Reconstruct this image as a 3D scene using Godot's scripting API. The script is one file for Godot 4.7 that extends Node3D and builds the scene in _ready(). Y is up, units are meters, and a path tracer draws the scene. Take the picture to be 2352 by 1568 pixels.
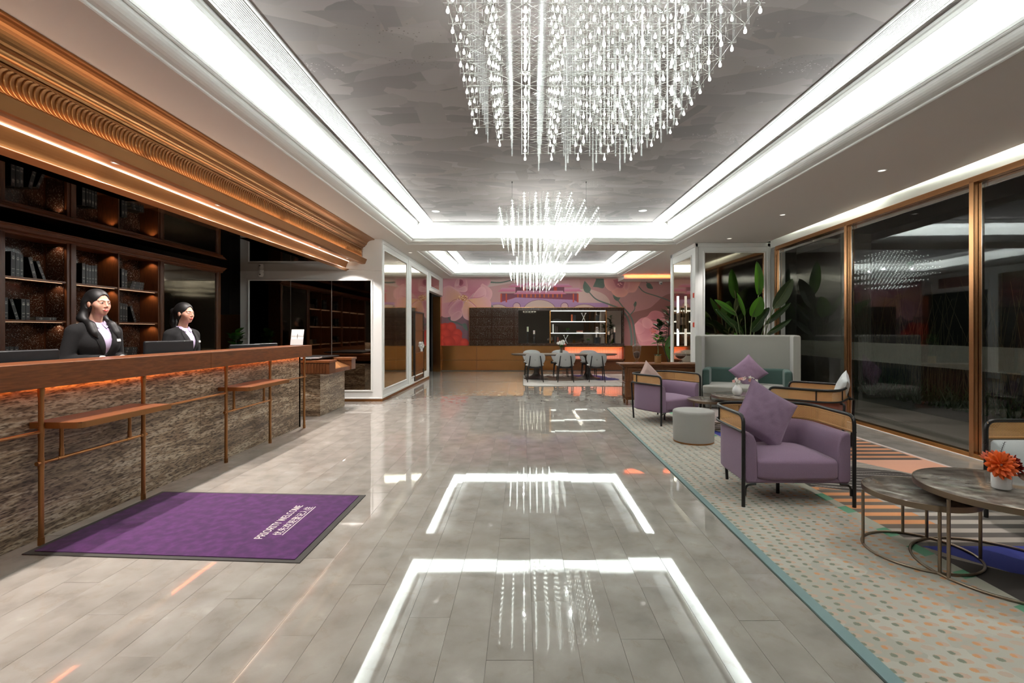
extends Node3D
# A hotel lobby at night. x to the right, y up, the camera looks along -z. f(d) below turns a depth into z.

var M := {}
var taken := {}
var rng := RandomNumberGenerator.new()


func _ready() -> void:
	rng.seed = 11
	set_camera_and_light()
	make_materials()
	build_setting()
	build_things()


func set_camera_and_light() -> void:
	var cam := Camera3D.new()
	cam.name = "camera"
	cam.projection = Camera3D.PROJECTION_FRUSTUM
	cam.near = 0.05
	cam.far = 120.0
	cam.size = 2.0 * 784.0 / 1110.0 * cam.near          # a 17 mm lens, shifted a little
	cam.frustum_offset = Vector2(-26.0, -25.0) / 1110.0 * cam.near
	cam.position = Vector3(0, 1.4, 0)
	add_child(cam)
	cam.current = true
	var we := WorldEnvironment.new()
	we.name = "environment"
	var e := Environment.new()
	e.background_mode = Environment.BG_COLOR
	e.background_color = Color(0.035, 0.04, 0.045)       # night
	e.tonemap_mode = Environment.TONE_MAPPER_LINEAR
	e.tonemap_exposure = 2.0
	e.sdfgi_enabled = true
	e.ssao_enabled = true
	e.ssil_enabled = true
	we.environment = e
	add_child(we)
	# light coves of the two ceiling trays: strips lying behind the lips, shining up
	for t in TRAYS:
		cove_lights(t[0], t[1], t[2], t[3])
	# reception bulkhead: two warm white strips
	for k in 4:
		var z := -0.6 - 2.3 * k
		area("bulkhead_light", Vector3(-3.135, 2.845, z), Vector3(-0.25, 1, 0), Vector2(0.04, 2.2), 0.05, Color(1.0, 0.90, 0.80))
		area("bulkhead_light", Vector3(-3.42, 2.755, z), Vector3(-0.6, -0.8, 0), Vector2(0.05, 2.2), 0.07, Color(1.0, 0.88, 0.77))
		area("bulkhead_light", Vector3(-3.49, 2.635, z), Vector3(-0.15, 1, 0), Vector2(0.04, 2.2), 0.04, Color(1.0, 0.89, 0.79))
	for d in DOWN_COUNTER:
		spot("downlight_beam", Vector3(-3.32, 2.73, -d), Vector3(-0.05, -1, 0), 60.0, 2.4, Color(1.0, 0.96, 0.94), 0.03)
	for p in DOWN_ROOM:
		spot("downlight_beam", Vector3(p[0], p[2] - 0.03, -p[1]), Vector3(0, -1, 0), 50.0, p[3], Color(1.0, 0.975, 0.965), 0.04)
	# slot over the windows
	for k in 5:
		var d := -2.4 + 2.6 * k
		area("window_slot_light", Vector3(wx(d) - 0.14, 3.34, -d), Vector3(0.75, -0.55, 0), Vector2(0.03, 2.55), 0.45, Color(0.97, 1.0, 0.95))
	# warm strip under the overhang of the reception top
	for k in 3:
		area("counter_light", Vector3(-3.240, 1.020, -2.1 - 2.0 * k), Vector3(-0.25, -1, 0), Vector2(0.012, 1.95), 0.05, Color(1.0, 0.56, 0.24))
	# orange strip in the back recess and in the far ceiling
	area("recess_light", Vector3(2.42, 0.80, -16.62), Vector3(0, -1, -0.4), Vector2(1.9, 0.03), 0.45, Color(1.0, 0.40, 0.10))
	area("ceiling_slot_light", Vector3(4.6, 3.13, -15.78), Vector3(0, 1, 0.25), Vector2(2.6, 0.03), 0.5, Color(1.0, 0.45, 0.24))


const TRAYS := [[-2.44, 3.23, 0.65, 10.15], [-2.44, 3.23, 10.95, 16.11]]
const CHANDELIERS := [2.88, 7.94, 13.6]
const DOWN_COUNTER := [1.3, 2.62, 3.94, 5.27, 6.6, 7.9, 9.15]
# x, depth, height, energy
const DOWN_ROOM := [[4.05, 5.46, 3.21, 1.2], [4.05, 7.55, 3.21, 1.2], [4.05, 9.5, 3.21, 1.2], [4.05, 3.3, 3.21, 1.2], [4.05, 1.1, 3.21, 1.2],
	[-1.62, 8.95, 3.61, 0.9], [2.2, 8.9, 3.61, 0.9], [-0.85, 12.4, 3.61, 1.6], [4.3, 13.2, 3.21, 1.4], [4.3, 15.4, 3.21, 1.4], [-2.62, 11.2, 3.21, 0.0]]


func wx(d: float) -> float:
	return 4.80 + 0.03 * d                                # the glass front stands a little askew


func cove_lights(x0: float, x1: float, d0: float, d1: float) -> void:
	var w := Color(0.96, 0.985, 1.0)
	var e := 0.62
	var n := int(ceil((d1 - d0) / 2.5))
	var l := (d1 - d0) / n
	for k in n:
		var z := -(d0 + (k + 0.5) * l)
		area("cove_light", Vector3(x0 + 0.0, 3.325, z), Vector3(0.35, 1, 0), Vector2(0.06, l), e * l, w)
		area("cove_light", Vector3(x1 - 0.0, 3.325, z), Vector3(-0.35, 1, 0), Vector2(0.06, l), e * l, w)
	for k in 2:
		var lx := (x1 - x0) / 2.0
		var x := x0 + (k + 0.5) * lx
		area("cove_light", Vector3(x, 3.325, -d0), Vector3(0, 1, -0.35), Vector2(lx, 0.06), e * lx, w)
		area("cove_light", Vector3(x, 3.325, -d1), Vector3(0, 1, 0.35), Vector2(lx, 0.06), e * lx, w)


func omni(called: String, at: Vector3, energy: float, col: Color, size: float) -> void:
	var l := OmniLight3D.new()
	l.name = called
	l.position = at
	l.light_energy = energy
	l.light_color = col
	l.light_size = size
	l.omni_range = 40.0
	l.omni_attenuation = 2.0
	l.shadow_enabled = true
	add_child(l, true)


func spot(called: String, at: Vector3, towards: Vector3, angle: float, energy: float, col: Color, size: float) -> void:
	if energy <= 0.0:
		return
	var l := SpotLight3D.new()
	l.name = called
	l.transform = Transform3D(facing(towards), at)
	l.spot_angle = angle
	l.spot_angle_attenuation = 0.6
	l.light_energy = energy
	l.light_color = col
	l.light_size = size
	l.spot_range = 40.0
	l.spot_attenuation = 2.0
	l.shadow_enabled = true
	add_child(l, true)


# size.x lies along x (or across the strip), size.y along z
func area(called: String, at: Vector3, towards: Vector3, size: Vector2, energy: float, col: Color) -> void:
	var l := AreaLight3D.new()
	l.name = called
	var z := -towards.normalized()
	var along := Vector3.FORWARD if size.y > size.x else Vector3.RIGHT
	var b: Basis
	if size.y > size.x:
		b = Basis(along.cross(z).normalized(), along, z)
	else:
		b = Basis(along, z.cross(along).normalized(), z)
	l.transform = Transform3D(b, at)
	l.area_size = size
	l.light_energy = energy
	l.light_color = col
	l.area_normalize_energy = true
	l.area_range = 40.0
	l.area_attenuation = 2.0
	l.shadow_enabled = true
	add_child(l, true)


func facing(towards: Vector3) -> Basis:
	var z := -towards.normalized()
	var x := (Vector3.FORWARD if absf(z.y) > 0.9 else Vector3.UP).cross(z).normalized()
	return Basis(x, z.cross(x), z)


# ---------------------------------------------------------------- geometry
class Geo:
	var v := PackedVector3Array()
	var n := PackedVector3Array()
	var u := PackedVector2Array()
	var c := PackedColorArray()
	var ix := PackedInt32Array()
	var xf := Transform3D()
	var col := Color.WHITE
	var tinted := false

	func at(t: Transform3D) -> Geo:
		xf = t
		return self

	func put(p: Vector3, nn: Vector3, uv := Vector2.ZERO) -> int:
		v.append(xf * p)
		n.append((xf.basis * nn).normalized())
		u.append(uv)
		c.append(col)
		return v.size() - 1

	# corner indices, any order round; turned so that the face looks along «out» (in local axes)
	func face(k: Array, out: Vector3) -> void:
		var a: Vector3 = v[k[0]]
		var g := (v[k[1]] - a).cross(v[k[2]] - a)
		if k.size() > 3:
			g += (v[k[2]] - a).cross(v[k[3]] - a)
		var flip := g.dot(xf.basis * out) < 0.0
		for i in range(1, k.size() - 1):
			if flip:
				ix.append_array(PackedInt32Array([k[0], k[i], k[i + 1]]))
			else:
				ix.append_array(PackedInt32Array([k[0], k[i + 1], k[i]]))

	func quad(a: Vector3, b: Vector3, cc: Vector3, d: Vector3, out := Vector3.ZERO, uv := [Vector2(0, 1), Vector2(1, 1), Vector2(1, 0), Vector2(0, 0)]) -> Geo:
		var nn := (b - a).cross(d - a).normalized()
		if nn == Vector3.ZERO:
			nn = (cc - b).cross(d - b).normalized()
		if out != Vector3.ZERO and nn.dot(out) < 0.0:
			nn = -nn
		face([put(a, nn, uv[0]), put(b, nn, uv[1]), put(cc, nn, uv[2]), put(d, nn, uv[3])], nn)
		return self

	func box(lo: Vector3, hi: Vector3, bevel := 0.0) -> Geo:
		return bbox((lo + hi) / 2.0, (hi - lo).abs(), bevel)

	func bbox(mid: Vector3, size: Vector3, bevel := 0.0) -> Geo:
		var h := size / 2.0
		bevel = minf(bevel, minf(h.x, minf(h.y, h.z)) * 0.95)
		var id := []
		for a in 3:
			for s in 8:
				var p := Vector3.ZERO
				var nn := Vector3.ZERO
				for i in 3:
					var sg := 1.0 if s & (1 << i) else -1.0
					p[i] = sg * (h[i] if i == a else h[i] - bevel)
					if i == a:
						nn[i] = sg
				var uv := Vector2(p[(a + 1) % 3], p[(a + 2) % 3])
				id.append(put(mid + p, nn, uv))
		for a in 3:
			var i := 1 << ((a + 1) % 3)
			var j := 1 << ((a + 2) % 3)
			for sg in 2:
				var s := (1 << a) * sg
				var out := Vector3.ZERO
				out[a] = 1.0 if sg else -1.0
				face([id[a * 8 + s], id[a * 8 + (s | i)], id[a * 8 + (s | i | j)], id[a * 8 + (s | j)]], out)
		if bevel <= 0.0:
			return self
		for k in 3:
			var a := (k + 1) % 3
			var b := (k + 2) % 3
			for sa in 2:
				for sb in 2:
					var s := (1 << a) * sa + (1 << b) * sb
					var out := Vector3.ZERO
					out[a] = 1.0 if sa else -1.0
					out[b] = 1.0 if sb else -1.0
					face([id[a * 8 + s], id[a * 8 + (s | (1 << k))], id[b * 8 + (s | (1 << k))], id[b * 8 + s]], out)
		for s in 8:
			face([id[s], id[8 + s], id[16 + s]], Vector3(1.0 if s & 1 else -1.0, 1.0 if s & 2 else -1.0, 1.0 if s & 4 else -1.0))
		return self

	# a polygon in x,y pushed from z0 to z1
	func prism(poly: PackedVector2Array, z0: float, z1: float, smooth := false, uv_scale := 1.0) -> Geo:
		var area := 0.0
		for i in poly.size():
			area += poly[i].cross(poly[(i + 1) % poly.size()])
		if area < 0.0:
			poly = poly.duplicate()
			poly.reverse()
		var t := Geometry2D.triangulate_polygon(poly)
		for z in [z0, z1]:
			var out := Vector3(0, 0, 1.0 if z == maxf(z0, z1) else -1.0)
			var first := v.size()
			for p in poly:
				put(Vector3(p.x, p.y, z), out, p * uv_scale)
			for i in range(0, t.size(), 3):
				face([first + t[i], first + t[i + 1], first + t[i + 2]], out)
		var m := poly.size()
		for i in m:
			var a := poly[i]
			var b := poly[(i + 1) % m]
			if a.distance_to(b) < 1e-6:
				continue
			var nn := Vector3(b.y - a.y, a.x - b.x, 0).normalized()
			var na := nn
			var nb := nn
			if smooth:
				var pa := poly[(i + m - 1) % m]
				var pb := poly[(i + 2) % m]
				var n0 := Vector3(a.y - pa.y, pa.x - a.x, 0).normalized()
				var n1 := Vector3(pb.y - b.y, b.x - pb.x, 0).normalized()
				if n0.dot(nn) > 0.6:
					na = (n0 + nn).normalized()
				if n1.dot(nn) > 0.6:
					nb = (n1 + nn).normalized()
			face([put(Vector3(a.x, a.y, z0), na), put(Vector3(b.x, b.y, z0), nb), put(Vector3(b.x, b.y, z1), nb), put(Vector3(a.x, a.y, z1), na)], nn)
		return self

	func tube(path: Array, r, sides := 8, closed := false, caps := true) -> Geo:
		var m := path.size()
		var rings := []
		var side := Vector3.ZERO
		var last_t := Vector3.ZERO
		for i in m:
			var t: Vector3
			if closed:
				t = (path[(i + 1) % m] - path[(i + m - 1) % m]).normalized()
			elif i == 0:
				t = (path[1] - path[0]).normalized()
			elif i == m - 1:
				t = (path[i] - path[i - 1]).normalized()
			else:
				t = ((path[i + 1] - path[i]).normalized() + (path[i] - path[i - 1]).normalized()).normalized()
			if side == Vector3.ZERO:
				side = t.cross(Vector3.UP if absf(t.y) < 0.9 else Vector3.RIGHT).normalized()
			else:
				side = (side - t * side.dot(t)).normalized()
			var up := side.cross(t).normalized()
			var rr: float = r[i] if r is Array else r
			var ring := []
			for k in sides:
				var a := TAU * k / sides
				var nn := side * cos(a) + up * sin(a)
				ring.append(put(path[i] + nn * rr, nn, Vector2(float(k) / sides, i)))
			rings.append(ring)
			last_t = t
		for i in (m if closed else m - 1):
			var A: Array = rings[i]
			var B: Array = rings[(i + 1) % m]
			for k in sides:
				var out := (n[A[k]] + n[A[(k + 1) % sides]])
				var w := [A[k], A[(k + 1) % sides], B[(k + 1) % sides], B[k]]
				var a: Vector3 = v[w[0]]
				var g := (v[w[1]] - a).cross(v[w[2]] - a)
				if g.dot(out) < 0.0:
					ix.append_array(PackedInt32Array([w[0], w[1], w[2], w[0], w[2], w[3]]))
				else:
					ix.append_array(PackedInt32Array([w[0], w[2], w[1], w[0], w[3], w[2]]))
		if caps and not closed:
			for e in [0, m - 1]:
				var out: Vector3 = (path[0] - path[1]).normalized() if e == 0 else (path[m - 1] - path[m - 2]).normalized()
				var ks := []
				for k in sides:
					var keep := xf
					var p: Vector3 = v[rings[e][k]]
					xf = Transform3D()
					ks.append(put(p, keep.basis * out))
					xf = keep
				face(ks, out)
		return self

	# points (radius, height) turned about y; «from» and «sweep» in radians
	func lathe(prof: Array, segs := 24, mid := Vector3.ZERO, soft := 0.75) -> Geo:
		var m := prof.size()
		var nor := []
		for i in m - 1:
			var d: Vector2 = prof[i + 1] - prof[i]
			nor.append(Vector2(d.y, -d.x).normalized())
		for i in m - 1:
			if (prof[i + 1] - prof[i]).length() < 1e-7:
				continue
			var na: Vector2 = nor[i]
			var nb: Vector2 = nor[i]
			if i > 0 and nor[i - 1].dot(nor[i]) > soft:
				na = (nor[i - 1] + nor[i]).normalized()
			if i < m - 2 and nor[i + 1].dot(nor[i]) > soft:
				nb = (nor[i + 1] + nor[i]).normalized()
			var first := v.size()
			for k in segs + 1:
				var a := TAU * k / segs
				var e := Vector3(cos(a), 0, sin(a))
				put(mid + e * prof[i].x + Vector3(0, prof[i].y, 0), e * na.x + Vector3(0, na.y, 0), Vector2(float(k) / segs, prof[i].y))
				put(mid + e * prof[i + 1].x + Vector3(0, prof[i + 1].y, 0), e * nb.x + Vector3(0, nb.y, 0), Vector2(float(k) / segs, prof[i + 1].y))
			for k in segs:
				var a := TAU * (k + 0.5) / segs
				var e := Vector3(cos(a), 0, sin(a))
				var out: Vector3 = e * nor[i].x + Vector3(0, nor[i].y, 0)
				var q := first + 2 * k
				if prof[i].x < 1e-6:
					face([q, q + 1, q + 3], out)
				elif prof[i + 1].x < 1e-6:
					face([q, q + 1, q + 2], out)
				else:
					face([q, q + 1, q + 3, q + 2], out)
		return self

	# f(u, v) over nu x nv cells, smooth; «out» decides the side
	func grid(nu: int, nv: int, f: Callable, inward := false, wrap_u := false) -> Geo:
		var p := []
		for j in nv + 1:
			for i in nu + 1:
				p.append(f.call(float(i) / nu, float(j) / nv))
		var first := v.size()
		for j in nv + 1:
			for i in nu + 1:
				var i0 := (i - 1 if i > 0 else (nu - 1 if wrap_u else 0))
				var i1 := (i + 1 if i < nu else (1 if wrap_u else nu))
				var a: Vector3 = p[j * (nu + 1) + i1] - p[j * (nu + 1) + i0]
				var b: Vector3 = p[mini(j + 1, nv) * (nu + 1) + i] - p[maxi(j - 1, 0) * (nu + 1) + i]
				var nn := a.cross(b).normalized()
				if nn == Vector3.ZERO:
					nn = Vector3.UP
				put(p[j * (nu + 1) + i], -nn if inward else nn, Vector2(float(i) / nu, float(j) / nv))
		for j in nv:
			for i in nu:
				var q := first + j * (nu + 1) + i
				var w := [q, q + 1, q + nu + 2, q + nu + 1]
				if inward:
					ix.append_array(PackedInt32Array([w[0], w[1], w[2], w[0], w[2], w[3]]))
				else:
					ix.append_array(PackedInt32Array([w[0], w[2], w[1], w[0], w[3], w[2]]))
		return self

	# rectangular rings in x,y: each profile point is (outward offset, height z); mitred corners
	func frame(x0: float, y0: float, x1: float, y1: float, prof: Array) -> Geo:
		for i in prof.size() - 1:
			var o0: float = prof[i].x
			var o1: float = prof[i + 1].x
			var a := [Vector2(x0 - o0, y0 - o0), Vector2(x1 + o0, y0 - o0), Vector2(x1 + o0, y1 + o0), Vector2(x0 - o0, y1 + o0)]
			var b := [Vector2(x0 - o1, y0 - o1), Vector2(x1 + o1, y0 - o1), Vector2(x1 + o1, y1 + o1), Vector2(x0 - o1, y1 + o1)]
			var dirs := [Vector3(0, -1, 0), Vector3(1, 0, 0), Vector3(0, 1, 0), Vector3(-1, 0, 0)]
			var nn := Vector2(prof[i + 1].y - prof[i].y, -(o1 - o0))       # (outward, z), left of the direction of travel
			for k in 4:
				var l := (k + 1) % 4
				var out: Vector3 = -(dirs[k] * nn.x + Vector3(0, 0, nn.y))
				quad(Vector3(a[k].x, a[k].y, prof[i].y), Vector3(a[l].x, a[l].y, prof[i].y), Vector3(b[l].x, b[l].y, prof[i + 1].y), Vector3(b[k].x, b[k].y, prof[i + 1].y), out)
		return self

	func join(o: Geo, t := Transform3D()) -> Geo:
		var first := v.size()
		for i in o.v.size():
			v.append(t * o.v[i])
			n.append((t.basis * o.n[i]).normalized())
		u.append_array(o.u)
		c.append_array(o.c)
		for i in o.ix:
			ix.append(first + i)
		return self

	func mesh() -> ArrayMesh:
		var a := []
		a.resize(Mesh.ARRAY_MAX)
		a[Mesh.ARRAY_VERTEX] = v
		a[Mesh.ARRAY_NORMAL] = n
		a[Mesh.ARRAY_TEX_UV] = u
		if tinted:
			a[Mesh.ARRAY_COLOR] = c
		a[Mesh.ARRAY_INDEX] = ix
		var m := ArrayMesh.new()
		m.add_surface_from_arrays(Mesh.PRIMITIVE_TRIANGLES, a)
		return m


func rounded(pts: Array, r: float, steps := 5, closed := false) -> Array:
	var out := []
	var m := pts.size()
	for i in m:
		if not closed and (i == 0 or i == m - 1):
			out.append(pts[i])
			continue
		var a = pts[(i + m - 1) % m] - pts[i]
		var b = pts[(i + 1) % m] - pts[i]
		var rr := minf(r, minf(a.length(), b.length()) * 0.5)
		var s = pts[i] + a.normalized() * rr
		var e = pts[i] + b.normalized() * rr
		for k in steps + 1:
			var t := float(k) / steps
			out.append(s.lerp(pts[i], t).lerp(pts[i].lerp(e, t), t))
	return out


func poly2(pts: Array) -> PackedVector2Array:
	return PackedVector2Array(pts)


func disc(r: float, m := 24, mid := Vector2.ZERO) -> Array:
	var out := []
	for i in m:
		out.append(mid + Vector2.from_angle(TAU * i / m) * r)
	return out


func line(pts: Array, m: int) -> Array:
	# a smooth curve through pts, m points a span
	var out := []
	for i in pts.size() - 1:
		var p0 = pts[maxi(i - 1, 0)]
		var p3 = pts[mini(i + 2, pts.size() - 1)]
		for k in m:
			out.append(pts[i].cubic_interpolate(pts[i + 1], p0, p3, float(k) / m))
	out.append(pts[-1])
	return out


# ---------------------------------------------------------------- objects
func numbered(called: String) -> String:
	var k: int = taken.get(called, 0)
	taken[called] = k + 1
	return called if k == 0 else "%s_%03d" % [called, k]


func tag(o: Node, label: String, category: String, group := "", kind := "") -> Node:
	if label:
		o.set_meta("label", label)
	if category:
		o.set_meta("category", category)
	if group:
		o.set_meta("group", group)
	if kind:
		o.set_meta("kind", kind)
	return o


func thing(called: String, label: String, category: String, at := Vector3.ZERO, turn := 0.0, group := "") -> Node3D:
	var o := Node3D.new()
	o.name = numbered(called)
	o.position = at
	o.rotation.y = deg_to_rad(turn)
	add_child(o, true)
	tag(o, label, category, group)
	return o


func part(called: String, g, m: Material, parent: Node, kind := "") -> MeshInstance3D:
	var o := MeshInstance3D.new()
	o.mesh = g.mesh() if g is Geo else g
	o.material_override = m
	o.name = called if parent != self else numbered(called)
	parent.add_child(o, true)
	if kind:
		o.set_meta("kind", kind)
	return o


func solo(called: String, g, m: Material, label: String, category: String, group := "", at := Vector3.ZERO, turn := 0.0) -> MeshInstance3D:
	var o := part(called, g, m, self)
	o.position = at
	o.rotation.y = deg_to_rad(turn)
	tag(o, label, category, group)
	return o


func struct(called: String, g, m: Material) -> MeshInstance3D:
	var o := part(called, g, m, self)
	o.set_meta("kind", "structure")
	return o


func copy(o: Node3D, at: Vector3, turn: float, label := "") -> Node3D:
	var r: Node3D = o.duplicate()
	var base := o.name.rstrip("0123456789").trim_suffix("_")
	r.name = numbered(base)
	add_child(r, true)
	r.position = at
	r.rotation.y = deg_to_rad(turn)
	if label:
		r.set_meta("label", label)
	return r


func many(called: String, mesh: Mesh, m: Material, places: Array, parent: Node) -> MultiMeshInstance3D:
	var mm := MultiMesh.new()
	mm.transform_format = MultiMesh.TRANSFORM_3D
	mm.mesh = mesh
	mm.instance_count = places.size()
	for i in places.size():
		mm.set_instance_transform(i, places[i] if places[i] is Transform3D else Transform3D(Basis(), places[i]))
	var o := MultiMeshInstance3D.new()
	o.multimesh = mm
	o.material_override = m
	o.name = called if parent != self else numbered(called)
	parent.add_child(o, true)
	o.set_meta("kind", "stuff")
	return o
# ---------------------------------------------------------------- materials
func noise_tex(w: int, h: int, freq: float, ramp: Array, octaves := 4, kind := FastNoiseLite.TYPE_SIMPLEX_SMOOTH, warp := 0.0, seed_ := 1, ridged := false) -> NoiseTexture2D:
	var f := FastNoiseLite.new()
	f.noise_type = kind
	f.seed = seed_
	f.frequency = freq
	f.fractal_type = FastNoiseLite.FRACTAL_RIDGED if ridged else FastNoiseLite.FRACTAL_FBM
	f.fractal_octaves = octaves
	if kind == FastNoiseLite.TYPE_CELLULAR:
		f.cellular_return_type = FastNoiseLite.RETURN_DISTANCE2_SUB
	if warp > 0.0:
		f.domain_warp_enabled = true
		f.domain_warp_amplitude = warp
		f.domain_warp_frequency = freq * 0.7
	var t := NoiseTexture2D.new()
	t.width = w
	t.height = h
	t.seamless = true
	t.seamless_blend_skirt = 0.15
	t.noise = f
	if ramp:
		var g := Gradient.new()
		var off := PackedFloat32Array()
		var cols := PackedColorArray()
		for r in ramp:
			off.append(r[0])
			cols.append(r[1] if r[1] is Color else Color8(r[1], r[2], r[3]))
		g.offsets = off
		g.colors = cols
		t.color_ramp = g
	return t


func mat(called: String, c: Color, rough := 0.6, metal := 0.0) -> StandardMaterial3D:
	var m := StandardMaterial3D.new()
	m.resource_name = called
	m.albedo_color = c
	m.roughness = rough
	m.metallic = metal
	M[called] = m
	return m


func tri(m: StandardMaterial3D, scale: Vector3, world := true) -> StandardMaterial3D:
	m.uv1_triplanar = true
	m.uv1_world_triplanar = world
	m.uv1_triplanar_sharpness = 6.0
	m.uv1_scale = scale
	return m


func glow(called: String, c: Color, energy: float) -> StandardMaterial3D:
	var m := mat(called, Color(0.9, 0.9, 0.9), 0.6)
	m.emission_enabled = true
	m.emission = c
	m.emission_energy_multiplier = energy
	return m


func make_materials() -> void:
	var m: StandardMaterial3D
	m = mat("white_paint", Color8(226, 226, 222), 0.42)
	m = mat("soffit_paint", Color8(226, 221, 216), 0.7)
	m = mat("cove_paint", Color8(240, 242, 238), 0.7)
	m = mat("grey_wall", Color8(150, 148, 144), 0.7)
	m = mat("dark_wall", Color8(40, 38, 36), 0.6)
	m = mat("black_paint", Color8(20, 19, 18), 0.38)
	m = mat("black_gap", Color8(8, 8, 8), 0.9)
	# stone
	var fl := noise_tex(1024, 1024, 0.0065, [[0.0, 150, 145, 138], [0.35, 164, 159, 152], [0.6, 172, 167, 160], [0.85, 179, 175, 168], [1.0, 192, 188, 182]], 5, FastNoiseLite.TYPE_SIMPLEX_SMOOTH, 40.0, 3)
	var veins := noise_tex(1024, 1024, 0.006, [[0.0, 255, 255, 255], [0.80, 250, 249, 247], [0.88, 243, 240, 236], [0.955, 255, 253, 250], [1.0, 224, 214, 203]], 3, FastNoiseLite.TYPE_SIMPLEX_SMOOTH, 60.0, 8, true)
	m = mat("floor_marble", Color8(246, 245, 243), 0.03)
	m.albedo_texture = fl
	m.detail_enabled = true
	m.detail_albedo = veins
	m.detail_blend_mode = BaseMaterial3D.BLEND_MODE_MUL
	m.metallic_specular = 0.55
	m = mat("floor_joint", Color8(118, 111, 103), 0.5)
	var tr := noise_tex(1024, 1024, 0.0075, [[0.14, 104, 88, 72], [0.25, 138, 120, 100], [0.34, 172, 156, 136], [0.42, 116, 98, 80], [0.48, 184, 168, 146], [0.54, 208, 197, 180], [0.60, 136, 116, 95], [0.68, 190, 172, 148], [0.76, 214, 204, 188], [0.88, 150, 130, 108]], 6, FastNoiseLite.TYPE_SIMPLEX_SMOOTH, 55.0, 21)
	var pits := noise_tex(512, 512, 0.045, [[0.2, 120, 108, 96], [0.34, 190, 182, 174], [0.46, 228, 224, 218], [0.60, 255, 255, 255], [0.70, 214, 206, 196], [0.80, 255, 250, 244]], 3, FastNoiseLite.TYPE_SIMPLEX, 0.0, 5)
	m = mat("travertine", Color8(238, 234, 228), 0.32)
	m.albedo_texture = tr
	m.detail_enabled = true
	m.detail_albedo = pits
	m.detail_blend_mode = BaseMaterial3D.BLEND_MODE_MUL
	tri(m, Vector3(0.075, 0.62, 0.075))
	m.detail_uv_layer = BaseMaterial3D.DETAIL_UV_2
	m.uv2_triplanar = true
	m.uv2_world_triplanar = true
	m.uv2_scale = Vector3(0.45, 2.2, 0.45)
	m = mat("brown_marble", Color.WHITE, 0.12)
	m.albedo_texture = noise_tex(1024, 1024, 0.016, [[0.15, 74, 46, 32], [0.42, 50, 30, 21], [0.60, 68, 42, 29], [0.72, 42, 27, 20], [0.80, 60, 46, 38], [0.85, 150, 140, 130], [0.92, 232, 226, 218]], 4, FastNoiseLite.TYPE_SIMPLEX_SMOOTH, 50.0, 12, true)
	tri(m, Vector3(1.3, 1.3, 1.3))
	m = mat("table_marble", Color8(190, 184, 178), 0.10)
	m.albedo_texture = noise_tex(512, 512, 0.012, [[0.0, 120, 114, 108], [0.4, 150, 144, 137], [0.6, 166, 160, 153], [1.0, 196, 192, 186]], 5, FastNoiseLite.TYPE_SIMPLEX_SMOOTH, 60.0, 41)
	tri(m, Vector3(1.2, 1.2, 1.9))
	# wood
	var wd := noise_tex(1024, 1024, 0.010, [[0.0, 90, 56, 32], [0.3, 120, 78, 46], [0.5, 138, 92, 56], [0.62, 114, 72, 42], [0.8, 134, 90, 55], [1.0, 154, 108, 68]], 5, FastNoiseLite.TYPE_SIMPLEX_SMOOTH, 40.0, 51)
	m = mat("walnut", Color8(232, 205, 185), 0.30)
	m.albedo_texture = wd
	tri(m, Vector3(2.2, 2.2, 0.22))
	m = mat("walnut_upright", Color8(190, 168, 150), 0.36)
	m.albedo_texture = wd
	tri(m, Vector3(2.6, 0.25, 2.6))
	m = mat("oak", Color8(220, 205, 180), 0.42)
	m.albedo_texture = wd
	tri(m, Vector3(0.25, 2.6, 2.6))
	m = mat("dark_wood", Color8(44, 36, 31), 0.35)
	m = mat("table_wood", Color8(96, 84, 75), 0.28)
	# metal
	m = mat("copper", Color8(164, 116, 72), 0.30, 1.0)
	m = mat("copper_satin", Color8(166, 118, 74), 0.42, 1.0)
	m = mat("brass", Color8(206, 146, 88), 0.26, 1.0)
	m.roughness_texture = noise_tex(512, 256, 0.02, [[0.0, 190, 190, 190], [1.0, 255, 255, 255]], 3, FastNoiseLite.TYPE_SIMPLEX, 0.0, 61)
	m.roughness_texture_channel = BaseMaterial3D.TEXTURE_CHANNEL_RED
	tri(m, Vector3(3.0, 0.3, 3.0))
	m = mat("brass_dark", Color8(150, 100, 58), 0.34, 1.0)
	m = mat("rose_brass", Color8(205, 150, 105), 0.25, 1.0)
	m = mat("bronze", Color8(150, 134, 116), 0.30, 1.0)
	m = mat("chrome", Color8(225, 225, 222), 0.12, 1.0)
	m = mat("white_metal", Color8(228, 228, 224), 0.35)
	# mirrors and glass
	var ant := noise_tex(1024, 1024, 0.09, [[0.0, 120, 115, 105], [0.42, 200, 192, 180], [0.6, 232, 226, 214], [1.0, 245, 240, 230]], 3, FastNoiseLite.TYPE_SIMPLEX, 0.0, 71)
	m = mat("antique_mirror", Color8(235, 222, 200), 0.05, 1.0)
	m.albedo_texture = ant
	tri(m, Vector3(1.4, 1.4, 1.4))
	var spk := noise_tex(1024, 1024, 0.22, [[0.2, 96, 93, 88], [0.55, 132, 128, 121], [0.68, 148, 144, 137], [0.78, 196, 190, 182], [0.9, 225, 220, 212]], 2, FastNoiseLite.TYPE_SIMPLEX, 0.0, 72)
	m = mat("dark_mirror", Color8(255, 250, 240), 0.05, 1.0)
	m.albedo_texture = spk
	tri(m, Vector3(1.4, 1.4, 1.4))
	m = mat("smoked_mirror", Color8(150, 140, 130), 0.03, 1.0)
	m = mat("ceiling_mirror", Color8(150, 138, 126), 0.03, 1.0)
	m = mat("glass", Color(0.04, 0.04, 0.04, 0.03), 0.02)
	m.transparency = BaseMaterial3D.TRANSPARENCY_ALPHA
	m.metallic_specular = 0.40
	m = mat("clear_glass", Color(0.5, 0.5, 0.5, 0.06), 0.03)
	m.transparency = BaseMaterial3D.TRANSPARENCY_ALPHA
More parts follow.
